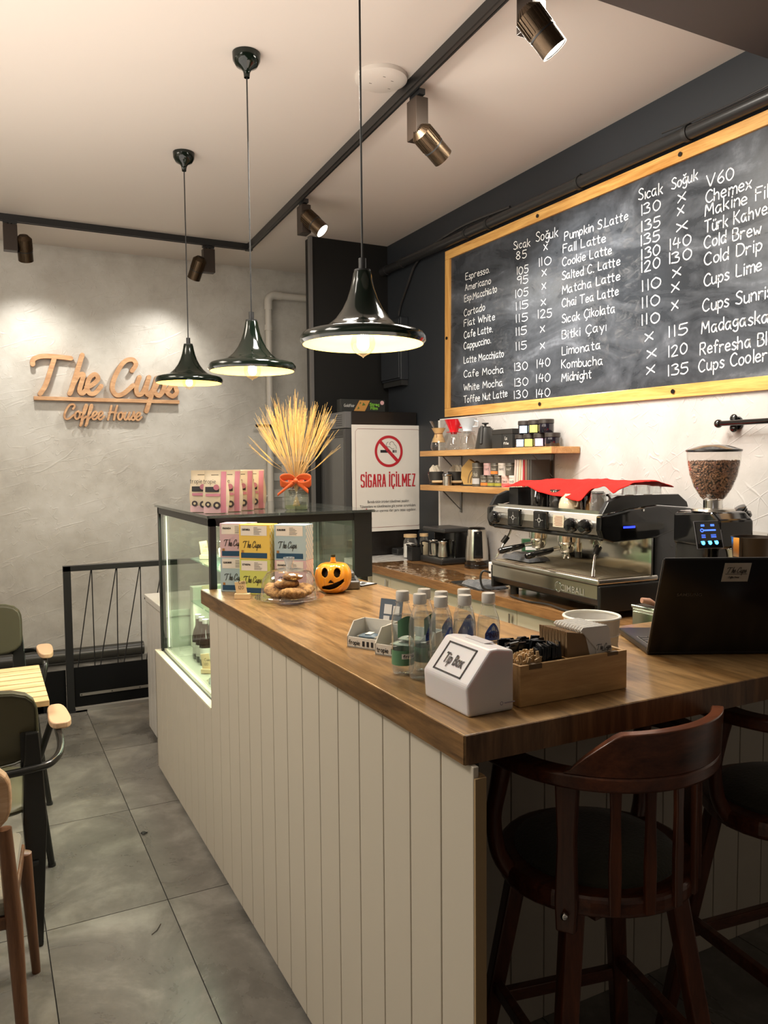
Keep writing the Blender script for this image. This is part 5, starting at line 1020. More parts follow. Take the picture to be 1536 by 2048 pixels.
# things on the tray
t = towel('dark_towel', (2.47, 3.22, zb+.185), R(88), .24, .13, .025, '', TWL, seed=8); tag(t, 'dark folded towel lying on the drip tray of the espresso machine', 'towel')
# cups on the machine
Z2 = zb+.463
def mug(loc, m_, label, r=.042, h=.085, rz=0, name='mug', group=None, bowl=False):
    t = thing(name, label, 'cup', loc, rz, group)
    if bowl: obj('body', MB().lathe([(r, 0), (r*1.0, .004), (r*.97, h*.35), (r*.80, h*.72), (r*.5, h*.93), (r*.46, h), (r*.4, h), (1e-5, h*.97)], 32), m_, t)
    else: obj('body', MB().lathe([(r, 0), (r, h*.9), (r*.9, h), (1e-5, h)], 32), m_, t)
    obj('handle', MB().tube([(0, -r*.93, h*.22), (0, -r*1.5, h*.25), (0, -r*1.72, h*.5), (0, -r*1.4, h*.78), (0, -r*.85, h*.75)], .006, 8), m_, t); return t
BMUG = mat('black_mug', (.02, .018, .016), .14, coat=.6); CMUG = mat('cream_cup', (.62, .52, .36), .15, coat=.5); BRC = mat('brown_cup', (.28, .15, .05), .12, coat=.6)
lx = lambda a, b: (em.matrix_basis @ V((a, b, 0))).to_3d()
em.matrix_basis = MX.Translation((2.335, 2.54, zb)) @ MX.Rotation(R(-2.2), 4, 'Z')
def on(a, b): q = MX.Translation((2.335, 2.54, 0)) @ MX.Rotation(R(-2.2), 4, 'Z') @ V((a, b, 0)); return (q.x, q.y, Z2)
mug(on(.10, .55), BMUG, 'upturned black mug on the espresso machine, nearest the left end', .046, .10, R(-55)); mug(on(.12, .43), BMUG, 'second upturned black mug, under the red cloth', .046, .088, R(0))
mug(on(.09, .30), CMUG, 'upturned cream cappuccino cup on top of the espresso machine', .056, .072, R(-20), 'cappuccino_cup', bowl=True); mug(on(.14, .185), BRC, 'brown upturned cup right of the cream cup', .046, .07, R(-60), 'brown_cup', bowl=True)
mug(on(.26, .10), CMUG, 'small cream cup tilted behind the glasses', .042, .07, R(-150), 'cream_cup', bowl=True); mug(on(.36, .09), CMUG, 'second small cream cup behind the black end cover', .040, .07, R(-100), 'cream_cup', bowl=True)
def tumbler(loc, r, h, label, g):
    t = thing('drinking_glass', label, 'glass', loc, 0, g); obj('glass', MB().lathe([(r*.8, h), (r*.86, h*.9), (r, .0), (r*.94, .0), (r*.78, h*.88), (1e-5, h*.86)], 24, wob=lambda a, z: .03*cos(a*10)), GLASSB, t); obj('foot_ring', MB().lathe([(r*.8, h), (1e-5, h)], 24), GLASSB, t); return t
tumbler(on(.07, .085), .038, .085, 'upturned faceted glass at the front of the cup tray', None); tumbler(on(.16, .075), .036, .08, 'upturned glass behind the faceted glass', None)
for i in range(3): tumbler((on(.17+.075*i, -.006)[0], on(.17+.075*i, .0)[1]+.005, zb+.537), .031, .042, ('left', 'middle', 'right')[i] + ' one of the three small glasses on the black end cover', 'small glasses on the end cover')
for i in range(4): mug(on(.2+.01*i, .62-.11*i), BMUG, ('first', 'second', 'third', 'fourth')[i] + ' dark cup from the left in the shade of the red cloth', .04, .08, R(40), 'mug', 'dark cups under the cloth')
# red cloth
RC = mat('red_cloth', (.62, .018, .014), .9, spec=.2); _v = coords(RC); bump(RC, noise(RC, _v, 160, 3, .7), .7, .004)
def rc(u, v):
    b = .80 - .84*u; a = .035 + .36*v + .012*sin(b*21)
    ks = ((.80, .026), (.72, .026), (.58, .030), (.48, .055), (.36, .075), (.27, .080), (.19, .090), (.11, .030), (.04, .020), (-.04, .045)); dr = ks[-1][1]
    for (b0, d0), (b1, d1) in zip(ks[:-1], ks[1:]):
        if b1 <= b <= b0: q = (b0-b)/(b0-b1); q = q*q*(3-2*q); dr = d0+(d1-d0)*q
    z = .132 + .010*nz.noise(V((u*6, v*4, 2))) + .004*nz.noise(V((u*19, v*14, 5))) - .02*max(0, u-.9)*10*.1
    if u < .22: z -= (.22-u)*.06
    f = max(0, 1-v/.34); z -= (dr)*f**.75; a += .018*f
    z -= .05*max(0, v-.75)*2
    z = max(z, .012) if b < .64 or a < .06 else max(z, .098)
    return (a, b, z)
rq = obj('red_cloth', MB().grid(60, 26, rc), RC, None, loc=(2.335, 2.54, Z2), rot=(0, 0, R(-2.2)), solid=.003); tag(rq, 'red terry cloth draped over the cups on the espresso machine', 'cloth')
bd_ = obj('black_tray', MB().box(.085, .72, .0, .40, .80, .09), BLK, None, loc=(2.335, 2.54, Z2+.0005), rot=(0, 0, R(-2.2)), bevel=.004); tag(bd_, 'black box at the far end of the cup tray, under the cloth tip', 'box')
# ---- stuff behind the machine's far end
t = thing('green_carton', 'green and white carton standing behind the steam wand', 'carton', (2.80, 3.60, zb+.001), R(-30)); obj('carton', MB().box(-.05, -.03, 0, .05, .03, .24), mat('carton_green', (.03, .10, .045), .5), t); obj('front_print', MB().box(-.03, -.031, .05, .03, -.03, .12).box(-.035, -.031, .18, .035, -.03, .2), WHT, t)
t = thing('tamper', 'tamper with a brass coloured cap behind the steam wand', 'tamper', (2.62, 3.55, zb+.001)); obj('base', MB().cyl(.028, 0, .03, n=24), STL, t); obj('handle', MB().lathe([(.01, .03), (.012, .06), (.02, .09), (.018, .11), (1e-5, .115)], 20), BLKG, t); obj('cap', MB().cyl(.014, .112, .118, n=16), mat('brass', (.5, .35, .12), .3, .9), t)
t = thing('white_adapter', 'white socket block with black round plugs beside the kettle', 'socket', (2.72, 3.80, zb+.001), R(-30)); obj('body', MB().box(-.06, -.02, 0, .06, .03, .09), WHT, t, bevel=.006); obj('plug', MB().cyl(.02, 0, .018, n=20, T=MX.Translation((-.03, -.02, .05)) @ MX.Rotation(pi/2, 4, 'X')), BLK, t); obj('plug', MB().cyl(.02, 0, .018, n=20, T=MX.Translation((.03, -.02, .05)) @ MX.Rotation(pi/2, 4, 'X')), BLK, t)

# ================================================================ GRINDER
gd = thing('coffee_grinder', 'black coffee grinder with a clear hopper full of beans', 'grinder', (2.537, 2.075, zb+.001), R(-12)); gd.scale = (1, 1, .965)
obj('body', MB().box(-.075, .0, .0, .075, .20, .50), BLKG, gd, bevel=.02, seg=3); obj('base_plate', MB().box(-.085, -.10, 0, .085, .2, .04), BLKP, gd, bevel=.01)
obj('upper_housing', MB().prism([(-.075, .36), (.20, .36), (.20, .49), (-.03, .505), (-.075, .47)], -.08, .08, 'x'), BLKG, gd, bevel=.012, seg=3)
obj('top_deck', MB().lathe([(1e-5, .503), (.082, .503), (.08, .511), (1e-5, .511)], 32, c=(0, .06, 0)), STL, gd)
obj('neck', MB().lathe([(.036, .508), (.036, .545), (.04, .547)], 28, c=(0, .06, 0)), CHR, gd)
dp = obj('display', MB().box(-.055, -.005, -.052, .055, .006, .052, T=MX.Translation((-.125, -.075, .42)) @ MX.Rotation(R(-14), 4, 'X')), BLKG, gd, bevel=.003)
Td = MX.Translation((-.125, -.075, .42)) @ MX.Rotation(R(-14), 4, 'X')
GLOW = mat('screen_blue', (.05, .12, .8), .4, emit=1.6, ecol=(.06, .16, 1)); GLO2 = mat('icon_cyan', (.1, .5, 1), .4, emit=7, ecol=(.04, .35, 1))
obj('display_frame', MB().box(-.057, -.004, -.054, .057, -.002, -.052, T=Td).box(-.057, -.004, .052, .057, -.002, .054, T=Td).box(-.057, -.004, -.052, -.055, -.002, .052, T=Td).box(.055, -.004, -.052, .057, -.002, .052, T=Td), mat('silver_edge', (.3, .3, .34), .3, .7), dp)
mb = MB(); rnd = random.Random(5)
mb.box(-.03, -.0062, .032, -.015, -.0056, .040, T=Td).box(.012, -.0062, .032, .028, -.0056, .040, T=Td).box(-.022, -.0062, .014, .032, -.0056, .020, T=Td).lathe([(.004, 0), (.0075, 0)], 14, T=Td @ MX.Translation((-.028, -.0062, .017)) @ MX.Rotation(pi/2, 4, 'X'))
for k in range(3): mb.box(-.033, -.0062, -.002-.005*k, -.016, -.0056, .0-.005*k, T=Td); mb.box(.008, -.0062, -.002-.005*k, .03, -.0056, .0-.005*k, T=Td)
obj('screen_print', mb, GLOW, dp); mb = MB()
for x in (-.03, .0, .028): mb.lathe([(1e-5, 0), (.0078, 0)], 14, T=Td @ MX.Translation((x, -.0062, -.032)) @ MX.Rotation(pi/2, 4, 'X')); mb.box(x-.009, -.0064, -.028, x+.006, -.0058, -.025, T=Td)
obj('screen_icons', mb, GLO2, dp)
obj('chute', MB().lathe([(.02, .30), (.024, .34), (.03, .36)], 20, c=(-.0, -.06, 0)), CHR, gd); obj('fork', MB().tube([(-.02, -.10, .27), (-.035, -.05, .27), (0, .0, .27), (.035, -.05, .27), (.02, -.10, .27)], .005, 8), CHR, gd)
hpz = [(.036, .546), (.048, .56), (.072, .60), (.089, .65), (.098, .70), (.101, .745)]
obj('hopper', MB().lathe(hpz, 48, c=(0, .06, 0)), thin_glass('hopper_plastic', (.93, .92, .90), .9, .02, .05, (.8, .8, .8)), gd)
obj('hopper_lid', MB().lathe([(.102, .742), (.104, .744), (.104, .75), (.098, .752), (.055, .766), (.03, .77), (1e-5, .77)], 48, c=(0, .06, 0)), mat('lid_smoke', (.03, .03, .03), .15), gd)
obj('hopper_tube', MB().cyl(.016, .55, .60, (0, .06), 18), CHR, gd)
BEAN = mat('coffee_bean', (.16, .07, .035), .38); t_, N_, L_, b_ = nt(BEAN); _v = coords(BEAN); L_.new(ramp(BEAN, noise(BEAN, _v, 60, 2), [(.35, (.20, .09, .045)), (.65, (.50, .26, .15))]), b_.inputs['Base Color'])
bn = MB(); rnd = random.Random(8)
def hr(z):
    for (r0, z0), (r1, z1) in zip(hpz[:-1], hpz[1:]):
        if z0 <= z <= z1: return r0 + (r1-r0)*(z-z0)/(z1-z0)
    return .036
def bean(c, q):
    n, m_ = 7, 5; vs = []
    for j in range(m_+1):
        for i in range(n):
            a = 2*pi*i/n; z = -cos(pi*j/m_); rr = max(1e-4, sin(pi*j/m_)); y_ = .0030*rr*sin(a); x_ = .0033*rr*cos(a)
            if abs(a-pi/2) < .5: y_ *= .62
            vs.append(V((x_, y_, .0050*z)))
    fs = [(j*n+i, j*n+(i+1) % n, (j+1)*n+(i+1) % n, (j+1)*n+i) for j in range(m_) for i in range(n)]
    T = MX.Translation(c) @ q; bn.add(vs, fs, True, T)
for i in range(2600):
    if i < 2200: z = .552 + .148*(rnd.random()**.75); a = rnd.random()*2*pi; r = hr(z)-.0055-rnd.random()*.004
    else: z = .699+rnd.uniform(-.004, .006); a = rnd.random()*2*pi; r = hr(.7)*math.sqrt(rnd.random())*.94
    bean(V((r*cos(a), .06+r*sin(a), z)), Euler((rnd.random()*6, rnd.random()*6, rnd.random()*6)).to_matrix().to_4x4())
obj('coffee_beans', bn, BEAN, gd, kind='stuff'); obj('bean_core', MB().lathe([(.025, .555), (hr(.6)-.012, .6), (hr(.65)-.012, .65), (hr(.695)-.012, .695), (1e-5, .696)], 24, c=(0, .06, 0)), mat('bean_dark', (.05, .022, .012), .7), gd)
# ---- dosing bowl, jug, leveller, knock box
t = thing('dosing_funnel', 'dark metal bowl seen over the laptop', 'bowl', (2.45, 1.88, zb+.001)); t.scale = (1, 1, 1.7); obj('bowl', MB().lathe([(1e-5, .09), (.035, .09), (.045, .12), (.062, .19), (.068, .235), (.07, .24), (.066, .24), (.058, .19), (.04, .12), (1e-5, .10)], 36), mat('dark_bronze', (.025, .016, .010), .35), t); obj('stand', MB().cyl(.04, 0, .09, n=28), BLKP, t); obj('clip', MB().box(-.082, -.012, .2, -.066, .012, .24), CHR, t)
t = thing('steel_canister', 'tall brushed steel canister at the right edge of the photo', 'canister', (2.70, 1.93, zb+.001)); t.scale = (1.1, 1.1, 1.6); obj('body', MB().lathe([(1e-5, 0), (.052, 0), (.055, .02), (.055, .21), (.05, .235), (.054, .25), (.052, .25), (.048, .23), (1e-5, .2)], 40), STL, t); obj('handle', MB().tube([(.05, .0, .22), (.1, 0, .21), (.1, 0, .08), (.055, 0, .06)], .006, 8), STL, t)
t = thing('tamping_press', 'black tamping stand with a tilted ribbed handle', 'tamping stand', (2.76, 2.16, zb+.001), R(-15)); t.scale = (1, 1, 1.17); obj('stand', MB().box(-.075, -.06, 0, .12, .10, .30), BLKG, t, bevel=.006); obj('deck', MB().box(-.09, -.07, .30, .14, .11, .325), STL, t, bevel=.004)
Tt = MX.Translation((0, -.01, .375)) @ MX.Rotation(R(32), 4, 'Y') @ MX.Rotation(0, 4, 'X'); mb = MB().lathe([(1e-5, -.005), (.036, -.005), (.036, .004), (.024, .006), (.024, .034), (.027, .036), (1e-5, .038)], 28, T=MX.Translation((-.01, -.01, .385)) @ MX.Rotation(R(-32), 4, 'Y'))
for k in range(3): mb.lathe([(.024, .010+.009*k), (.029, .012+.009*k), (.024, .014+.009*k)], 28, T=MX.Translation((-.01, -.01, .385)) @ MX.Rotation(R(-32), 4, 'Y'))
obj('press_handle', mb, BLKG, t); obj('press_shaft', MB().tube([(.01, -.01, .32), (.002, -.01, .378)], .008, 10), CHR, t)
t = thing('knock_box', 'steel drawer box with a wooden lever between bucket and laptop', 'knock box', (2.345, 2.13, zb+.001), R(0)); t.scale = (.66, 1, 1.15); obj('box', MB().box(0, 0, 0, .14, .22, .075), STL, t, bevel=.004); obj('drawer', MB().box(-.012, .01, .01, 0, .21, .065), MIR, t, bevel=.002); obj('rim', MB().box(-.004, -.004, .075, .144, .224, .085), CHR, t, bevel=.002); obj('grounds', MB().box(.01, .01, .08, .13, .21, .0855), mat('grounds', (.03, .02, .012), .9), t); obj('lever', MB().tube([(.06, .12, .09), (.02, .14, .105), (-.03, .15, .11)], [.006, .012, .010], 10), mat('lever_pink', (.4, .22, .15), .5), t)
# ---- black rail with hooks on the light wall
rl = thing('black_wall_rail', 'black metal bar on the pale wall beside the grinder lid', 'rail', (XR-.07, 2.37, 1.765)); obj('bar', MB().tube([(0, .03, 0), (0, -1.2, 0)], .012, 12), BLKG, rl); obj('end_ball', MB().sphere((0, .035, 0), .019, 16, 12), BLKG, rl)
obj('wall_bracket', MB().tube([(0, -.02, 0), (.055, -.02, 0)], .011, 10).lathe([(1e-5, 0), (.03, 0), (.028, .008), (1e-5, .01)], 20, T=MX.Translation((.0555, -.02, 0)) @ MX.Rotation(-pi/2, 4, 'Y')).sphere((.03, -.02, .02), .02, 12, 8, (.6, 1, 1)).sphere((.03, -.02, -.02), .02, 12, 8, (.6, 1, 1)), BLKG, rl)
# ================================================================ SHELVES
SHW = wood('shelf_oak', (.36, .165, .045), (.62, .36, .14), (1.4, 1.6, 1.6), .4, rot=(0, 0, R(90)))
def shelf(z, label):
    t = thing('wall_shelf', label, 'shelf', (2.75, 3.36, z), 0, 'wooden wall shelves'); obj('board', MB().box(0, 0, -.037, .2, 1.43, 0), SHW, t, bevel=.0015)
    for y in (.22, 1.20): obj('bracket', MB().box(.03, y, -.041, .2, y+.02, -.037).box(.196, y, -.19, .2, y+.02, -.04).add([(.19, y+.006, -.17), (.197, y+.006, -.17), (.06, y+.006, -.041), (.05, y+.006, -.041), (.19, y+.012, -.17), (.197, y+.012, -.17), (.06, y+.012, -.041), (.05, y+.012, -.041)], [(0, 1, 2, 3), (7, 6, 5, 4), (0, 4, 5, 1), (1, 5, 6, 2), (2, 6, 7, 3), (3, 7, 4, 0)]), mat('bracket_grey', (.2, .2, .2), .35, .8), t)
    return t
ZU, ZL = 1.688, 1.452
shelf(ZU, 'upper wooden shelf with drippers and black jars under the chalkboard'); shelf(ZL, 'lower wooden shelf with tins and a knife block')
zu, zl = ZU+.001, ZL+.001
t = thing('chemex_carafe', 'hourglass shaped glass carafe with a wooden collar on the upper shelf', 'carafe', (2.85, 4.70, zu)); 
obj('glass', MB().lathe([(1e-5, .002), (.046, .003), (.056, .02), (.055, .04), (.042, .085), (.024, .118), (.030, .145), (.062, .205), (.063, .207)], 32), GLASS, t); obj('collar', MB().lathe([(.050, .060), (.027, .118), (.028, .122), (.050, .158), (.046, .158), (.024, .122), (.024, .116), (.045, .078)], 14), mat('collar_wood', (.62, .40, .18), .45), t); obj('collar_tie', MB().tube([(-.03, -.012, .12), (-.027, -.02, .105), (-.03, -.022, .09)], .002, 6).lathe([(.0285, .117), (.0305, .119), (.0285, .122)], 20), mat('leather', (.2, .1, .05), .6), t); obj('coffee_water', MB().lathe([(1e-5, .006), (.051, .02), (.050, .04), (.04, .075), (1e-5, .076)], 24), mat('carafe_grey', (.10, .11, .10), .1, trans=.3), t) if 0 else None
def dripper(loc, col, label):
    t = thing('pour_over_server', label, 'pour over set', loc, 0, 'pour over sets on the upper shelf')
    obj('server', MB().lathe([(1e-5, .002), (.05, .003), (.056, .015), (.052, .04), (.038, .082), (.034, .10), (.036, .108)], 32), GLASS, t)
    obj('server_handle', MB().tube([(.036, 0, .095), (.07, 0, .09), (.072, 0, .04), (.053, 0, .03)], .005, 8), GLASS, t)
    m_ = mat(col[0], col[1], .15, coat=.5)
    d = obj('dripper', MB().lathe([(.022, .108), (.022, .118), (.05, .118), (.052, .122), (.03, .125), (.031, .135), (.064, .205), (.061, .205), (.026, .135)], 32), m_, t)
    obj('dripper_handle', MB().tube([(.055*cos(-1.2), .055*sin(-1.2), .19), (.085*cos(-1.2), .085*sin(-1.2), .18), (.08*cos(-1.2), .08*sin(-1.2), .15), (.045*cos(-1.2), .045*sin(-1.2), .15)], .006, 8), m_, d)
dripper((2.83, 4.47, zu), ('dripper_red', (.62, .01, .02)), 'red dripper standing on a glass server on the upper shelf'); dripper((2.84, 4.32, zu), ('dripper_white', (.58, .62, .66)), 'pale white dripper standing on a glass server on the upper shelf')
t = thing('black_kettle', 'matt black tapered kettle on the upper shelf', 'kettle', (2.85, 4.13, zu), R(-60)); obj('body', MB().lathe([(1e-5, 0), (.064, 0), (.066, .005), (.042, .135), (1e-5, .137)], 36), mat('kettle_black', (.03, .03, .028), .35), t); obj('lid', MB().cyl(.034, .136, .142, n=28).lathe([(1e-5, .14), (.008, .142), (.007, .155), (.022, .16), (.022, .166), (1e-5, .167)], 24), BLKM, t); obj('handle', MB().box(-.009, -.075, .02, .009, -.06, .14, T=MX.Rotation(R(-8), 4, 'X')), BLKP, t, bevel=.005); obj('spout', MB().tube([(0, .06, .02), (0, .095, .05), (0, .10, .10), (0, .12, .13)], .007, 8), BLKM, t)
glassjar((2.84, 3.985, zu), .03, .10, 'small jar with a printed label beside the black kettle', mat('lid_grey', (.4, .38, .34), .4), mat('jar_label', (.6, .45, .35), .6))
for i, (y, l) in enumerate(((3.935, 'left black cardboard box on the upper shelf'), (3.83, 'right black cardboard box on the upper shelf, with white print'))):
    t = thing('black_box', l, 'box', (2.80, y-.05, zu), R(0)); obj('carton', MB().box(0, 0, 0, .11, .1, .092 ), BLKM, t, bevel=.002); obj('lid', MB().box(-.002, -.002, .085, .112, .102, .115), mat('box_lid', (.022, .02, .018), .5), t, bevel=.002)
    if i: m2 = MB(); write('La', HAND, m2, (-.001, .07, .05), (0, -1, 0), (0, 0, 1), .02, w=.02, thick=.002, lift=0); write('fille', HAND, m2, (-.001, .085, .022), (0, -1, 0), (0, 0, 1), .014, w=.05, thick=.002, lift=0); obj('print', m2, PAPER, t)
JB = mat('amber_black', (.008, .006, .012), .05, coat=.7)
JC = [(3.735, 0, (.38, .52, .62), 'blue'), (3.655, 0, (.70, .66, .14), 'yellow'), (3.56, 0, (.58, .42, .56), 'lilac'), (3.46, 0, None, 'no'), (3.705, 1, (.38, .52, .62), 'blue'), (3.61, 1, (.75, .60, .10), 'yellow'), (3.515, 1, None, 'no')]
for y, lv, c, nm in JC:
    t = thing('black_jar', ('upper row' if lv else 'lower row') + ' black jar with ' + (nm + ' label' if c else 'plain side, at the right end') + ' on the upper shelf', 'jar', (2.84, y, zu+.078*lv), 0, 'stacked black jars')
    obj('jar', MB().lathe([(1e-5, 0), (.040, 0), (.0425, .004), (.0425, .05), (.04, .053)], 32), JB, t); obj('lid', MB().lathe([(.042, .053), (.0435, .054), (.0435, .075), (.041, .0775), (1e-5, .0775)], 32), mat('jar_lid', (.03, .025, .022), .3), t)
    if c: obj('label', MB().lathe([(.0431, .006), (.0431, .048)], 10, a0=R(180), a1=R(245)), mat('jarlab_'+nm, c, .6), t)
t = thing('small_grey_dome', 'small grey knob shape at the right end of the upper shelf', 'knob', (2.90, 3.40, zu)); obj('dome', MB().sphere((0, 0, .0), .022, 16, 8, (1, 1, .8)), mat('grey_rubber', (.12, .12, .12), .5), t) if 0 else bpy.data.objects.remove(t)
# lower shelf
BK = mat('wire_basket', (.03, .028, .025), .5)
for y, x, l in ((4.67, 2.81, 'black basket with a wire handle and paper filters on the lower shelf'), (4.53, 2.88, 'second black basket, behind, with kraft filters')):
    t = thing('filter_basket', l, 'basket', (x, y, zl), R(-25), 'filter baskets'); obj('bucket', MB().lathe([(1e-5, 0), (.046, 0), (.052, .09), (.055, .092), (.05, .09), (.043, .005)], 28), BK, t)
    obj('wire_handle', MB().tube([(-.053, -.01, .085), (-.058, -.045, .07), (-.05, -.055, .03), (0, -.058, .022), (.05, -.055, .03), (.058, -.045, .07), (.053, -.01, .085)], .0022, 6), CHR, t); obj('wooden_grip', MB().tube([(-.035, -.059, .023), (.035, -.059, .023)], .009, 10), mat('grip_wood', (.62, .45, .25), .5), t)
    p = MB(); rnd = random.Random(int(y*100))
    for i in range(7): T = MX.Translation((rnd.uniform(-.02, .02), rnd.uniform(-.02, .02), .075)) @ Euler((rnd.uniform(-.3, .3), rnd.uniform(-.4, .4), rnd.uniform(-1, 1))).to_matrix().to_4x4(); p.prism([(-.035, 0), (.035, 0), (.028, .04), (.0, .065), (-.03, .04)], -.0008, .0008, 'y', T=T)
    obj('paper_filters', p, mat('filter_paper', (.60, .54, .44), .9), t, kind='stuff')
t = thing('steel_shaker', 'small steel shaker can in front of the baskets on the lower shelf', 'shaker', (2.79, 4.49, zl)); obj('body', MB().lathe([(1e-5, 0), (.03, 0), (.031, .065), (1e-5, .065)], 24), STL, t); obj('lid', MB().lathe([(.033, .062), (.033, .075), (.03, .082), (1e-5, .083)], 24), BLKP, t); obj('ring', MB().lathe([(.032, .066), (.035, .07), (.032, .074)], 24), CHR, t)
t = thing('filter_holder', 'wooden hexagonal filter holder with curved slots on the lower shelf', 'filter holder', (2.83, 4.32, zl), R(-70)); BW = mat('holder_wood', (.45, .28, .09), .5)
obj('front_board', MB().prism([(-.02, 0), (.045, .0), (.075, .05), (.065, .15), (.02, .175), (-.04, .12), (-.045, .05)], 0, .03, 'y'), BW, t, bevel=.003); obj('back_board', MB().prism([(-.0, 0), (.055, .0), (.085, .05), (.075, .14), (.04, .165), (-.0, .12)], .05, .075, 'y'), mat('holder_dark', (.09, .06, .035), .5), t, bevel=.003); obj('base', MB().box(-.04, -.01, 0, .08, .09, .008), BLKM, t)
mb = MB()
for r_ in (.035, .055): ribbon(mb, [(.07-r_*cos(a), .02+r_*1.6*sin(a)) for a in [pi/2*i/8 for i in range(9)]], .006, frame((0, -.0008, 0), (1, 0, 0), (0, 0, 1)), 0, True, 0)
obj('slots', mb, mat('holder_dark'), t)
TIN = [(.055, .055, .048), (.56, .36, .32), (.56, .50, .44)]
def tin(y, x, z, r, h, c, label, band=None, txt=None):
    t = thing('tea_tin', label, 'tin', (x, y, z), 0, 'tins on the lower shelf'); m_ = mat('tin_%02d%02d' % (c[0]*99, c[1]*99), c, .4)
    obj('can', MB().lathe([(1e-5, 0), (r, 0), (r, h*.82), (1e-5, h*.82)], 26), m_, t); obj('lid', MB().lathe([(r*1.03, h*.80), (r*1.03, h*.97), (r*.98, h), (1e-5, h)], 26), m_, t); obj('lid_rim', MB().lathe([(r*1.035, h*.795), (r*1.045, h*.805), (r*1.035, h*.82)], 26), mat('tin_rim', (.4, .36, .3), .4, .5), t)
    if band: obj('label_band', MB().lathe([(r*1.01, h*.1), (r*1.01, h*.34)], 12, a0=R(150), a1=R(250)), mat('tinband%d' % (band[0]*99), band, .5), t)
    m2 = MB(); write(txt or 'chai', HAND, m2, (0, 0, 0), (1, 0, 0), (0, 1, 0), h*.2, w=r*.9, thick=.0018, lift=0); am = R(205)
    m2.v = [((r*1.02)*cos(am+(a-r*.45)/r), (r*1.02)*sin(am+(a-r*.45)/r), h*.42+b) for a, b, c_ in m2.v]; obj('tin_print', m2, mat('tin_ink', (.5, .46, .38), .5) if c[0] < .3 else INK, t)
D = (.085, .075, .058)
tin(4.185, 2.83, zl, .036, .15, D, 'tall dark tin left of the stacked tins', (.45, .45, .45))
lower = [(4.095, D, (.7, .2, .03), 'loose'), (4.02, D, (.3, .28, .03), 'chai'), (3.945, D, (.3, .28, .03), 'chai'), (3.87, (.58, .38, .33), (.6, .1, .1), 'tea'), (3.795, (.6, .54, .48), (.6, .15, .12), 'kids')]
for i, (y, c, b, tx_) in enumerate(lower): tin(y, 2.83, zl, .034, .072, c, ('dark tin with an orange band, first of the lower row', 'dark tin with a green band, second of the lower row', 'dark tin with a green band, third of the lower row', 'pink tin in the lower row', 'spotted white tin at the right of the lower row')[i], b, tx_)
upper = [(4.06, (.56, .34, .32), None, 'cat'), (3.985, D, (.7, .2, .03), 'love'), (3.905, (.58, .52, .46), None, 'mint'), (3.83, D, None, 'leaf')]
for i, (y, c, b, tx_) in enumerate(upper): tin(y, 2.83, zl+.0725, .034, .075, c, ('pink patterned tin, first of the upper row', 'dark tin with an orange band in the upper row', 'pale tin in the upper row', 'dark tin at the right of the upper row')[i], b, tx_)
rnd = random.Random(6)
for i in range(8):
    c = ((.55, .42, .36), (.6, .5, .42), (.6, .45, .3), (.5, .45, .38), (.35, .02, .03), (.2, .12, .08), (.08, .07, .06), (.05, .045, .04))[i]
    t = thing('menu_book', ('cream spined booklet standing at the left of the booklets', 'second pale booklet of the row', 'third pale booklet of the row', 'fourth booklet, greyish cream', 'dark red booklet in the row', 'brown booklet in the row', 'dark booklet near the right end of the row', 'black booklet at the right end of the row')[i], 'booklet', (2.79, 3.735-.022*i, zl), 0, 'booklets on the lower shelf')
    T = MX.Rotation(R(4 if i < 4 else 0), 4, 'X')
    obj('cover', MB().box(0, 0, 0, .13, .002, .165, T=T).box(0, .014, 0, .13, .016, .165, T=T).box(-.001, 0, 0, .001, .016, .165, T=T), mat('book%d' % i, c, .6), t); obj('pages', MB().box(.003, .002, .003, .127, .014, .162, T=T), PAPER, t)

# ================================================================ CHALKBOARD
BRD = mat('chalkboard', (.035, .038, .043), .33, spec=.3); t_, N_, L_, b_ = nt(BRD); v_ = coords(BRD, (1, 1, 1)); n1 = noise(BRD, coords(BRD, (1, 1.2, 3), (.4, 0, 0)), 2.0, 6, .6, 1.0); n2 = noise(BRD, v_, 26, 5, .7)
s_ = math_(BRD, 'ADD', math_(BRD, 'MULTIPLY', n1, .8), math_(BRD, 'MULTIPLY', n2, .2)); L_.new(ramp(BRD, s_, [(.42, (.028, .032, .038)), (.75, (.18, .195, .225)), (.58, (.062, .069, .081))]), b_.inputs['Base Color']); L_.new(ramp(BRD, n1, [(.4, (.25,)*3), (.6, (.45,)*3)]), b_.inputs['Roughness'])
OAKH = wood('frame_oak', (.46, .20, .04), (.80, .48, .15), (1.2, 1.7, 1.7), .3, rot=(0, 0, R(90)), coat=.3); OAKV = wood('frame_oak_upright', (.46, .20, .04), (.80, .48, .15), (1.2, 1.7, 1.7), .3, rot=(0, R(90), 0), coat=.3)
cb = thing('chalkboard', 'large chalkboard menu with a golden oak frame on the right wall', 'chalkboard', (XR, 4.77, 1.930)); H0 = 1.152; LB = 3.6; TH = .0130; cb.rotation_euler = (TH, 0, 0)
obj('slate', MB().box(-.014, -LB+.05, .03, -.001, -.03, H0-.03), BRD, cb)
obj('frame_bottom', MB().box(-.028, -LB, 0, -.002, 0, .060), OAKH, cb, bevel=.002); obj('frame_top', MB().box(-.028, -LB, H0-.060, -.002, 0, H0), OAKH, cb, bevel=.002)
obj('frame_side', MB().box(-.0282, -.060, .0605, -.0022, -.0005, H0-.0605), OAKV, cb, bevel=.002); obj('frame_side', MB().box(-.0282, -LB, .0605, -.0022, -LB+.07, H0-.0605), OAKV, cb, bevel=.002)
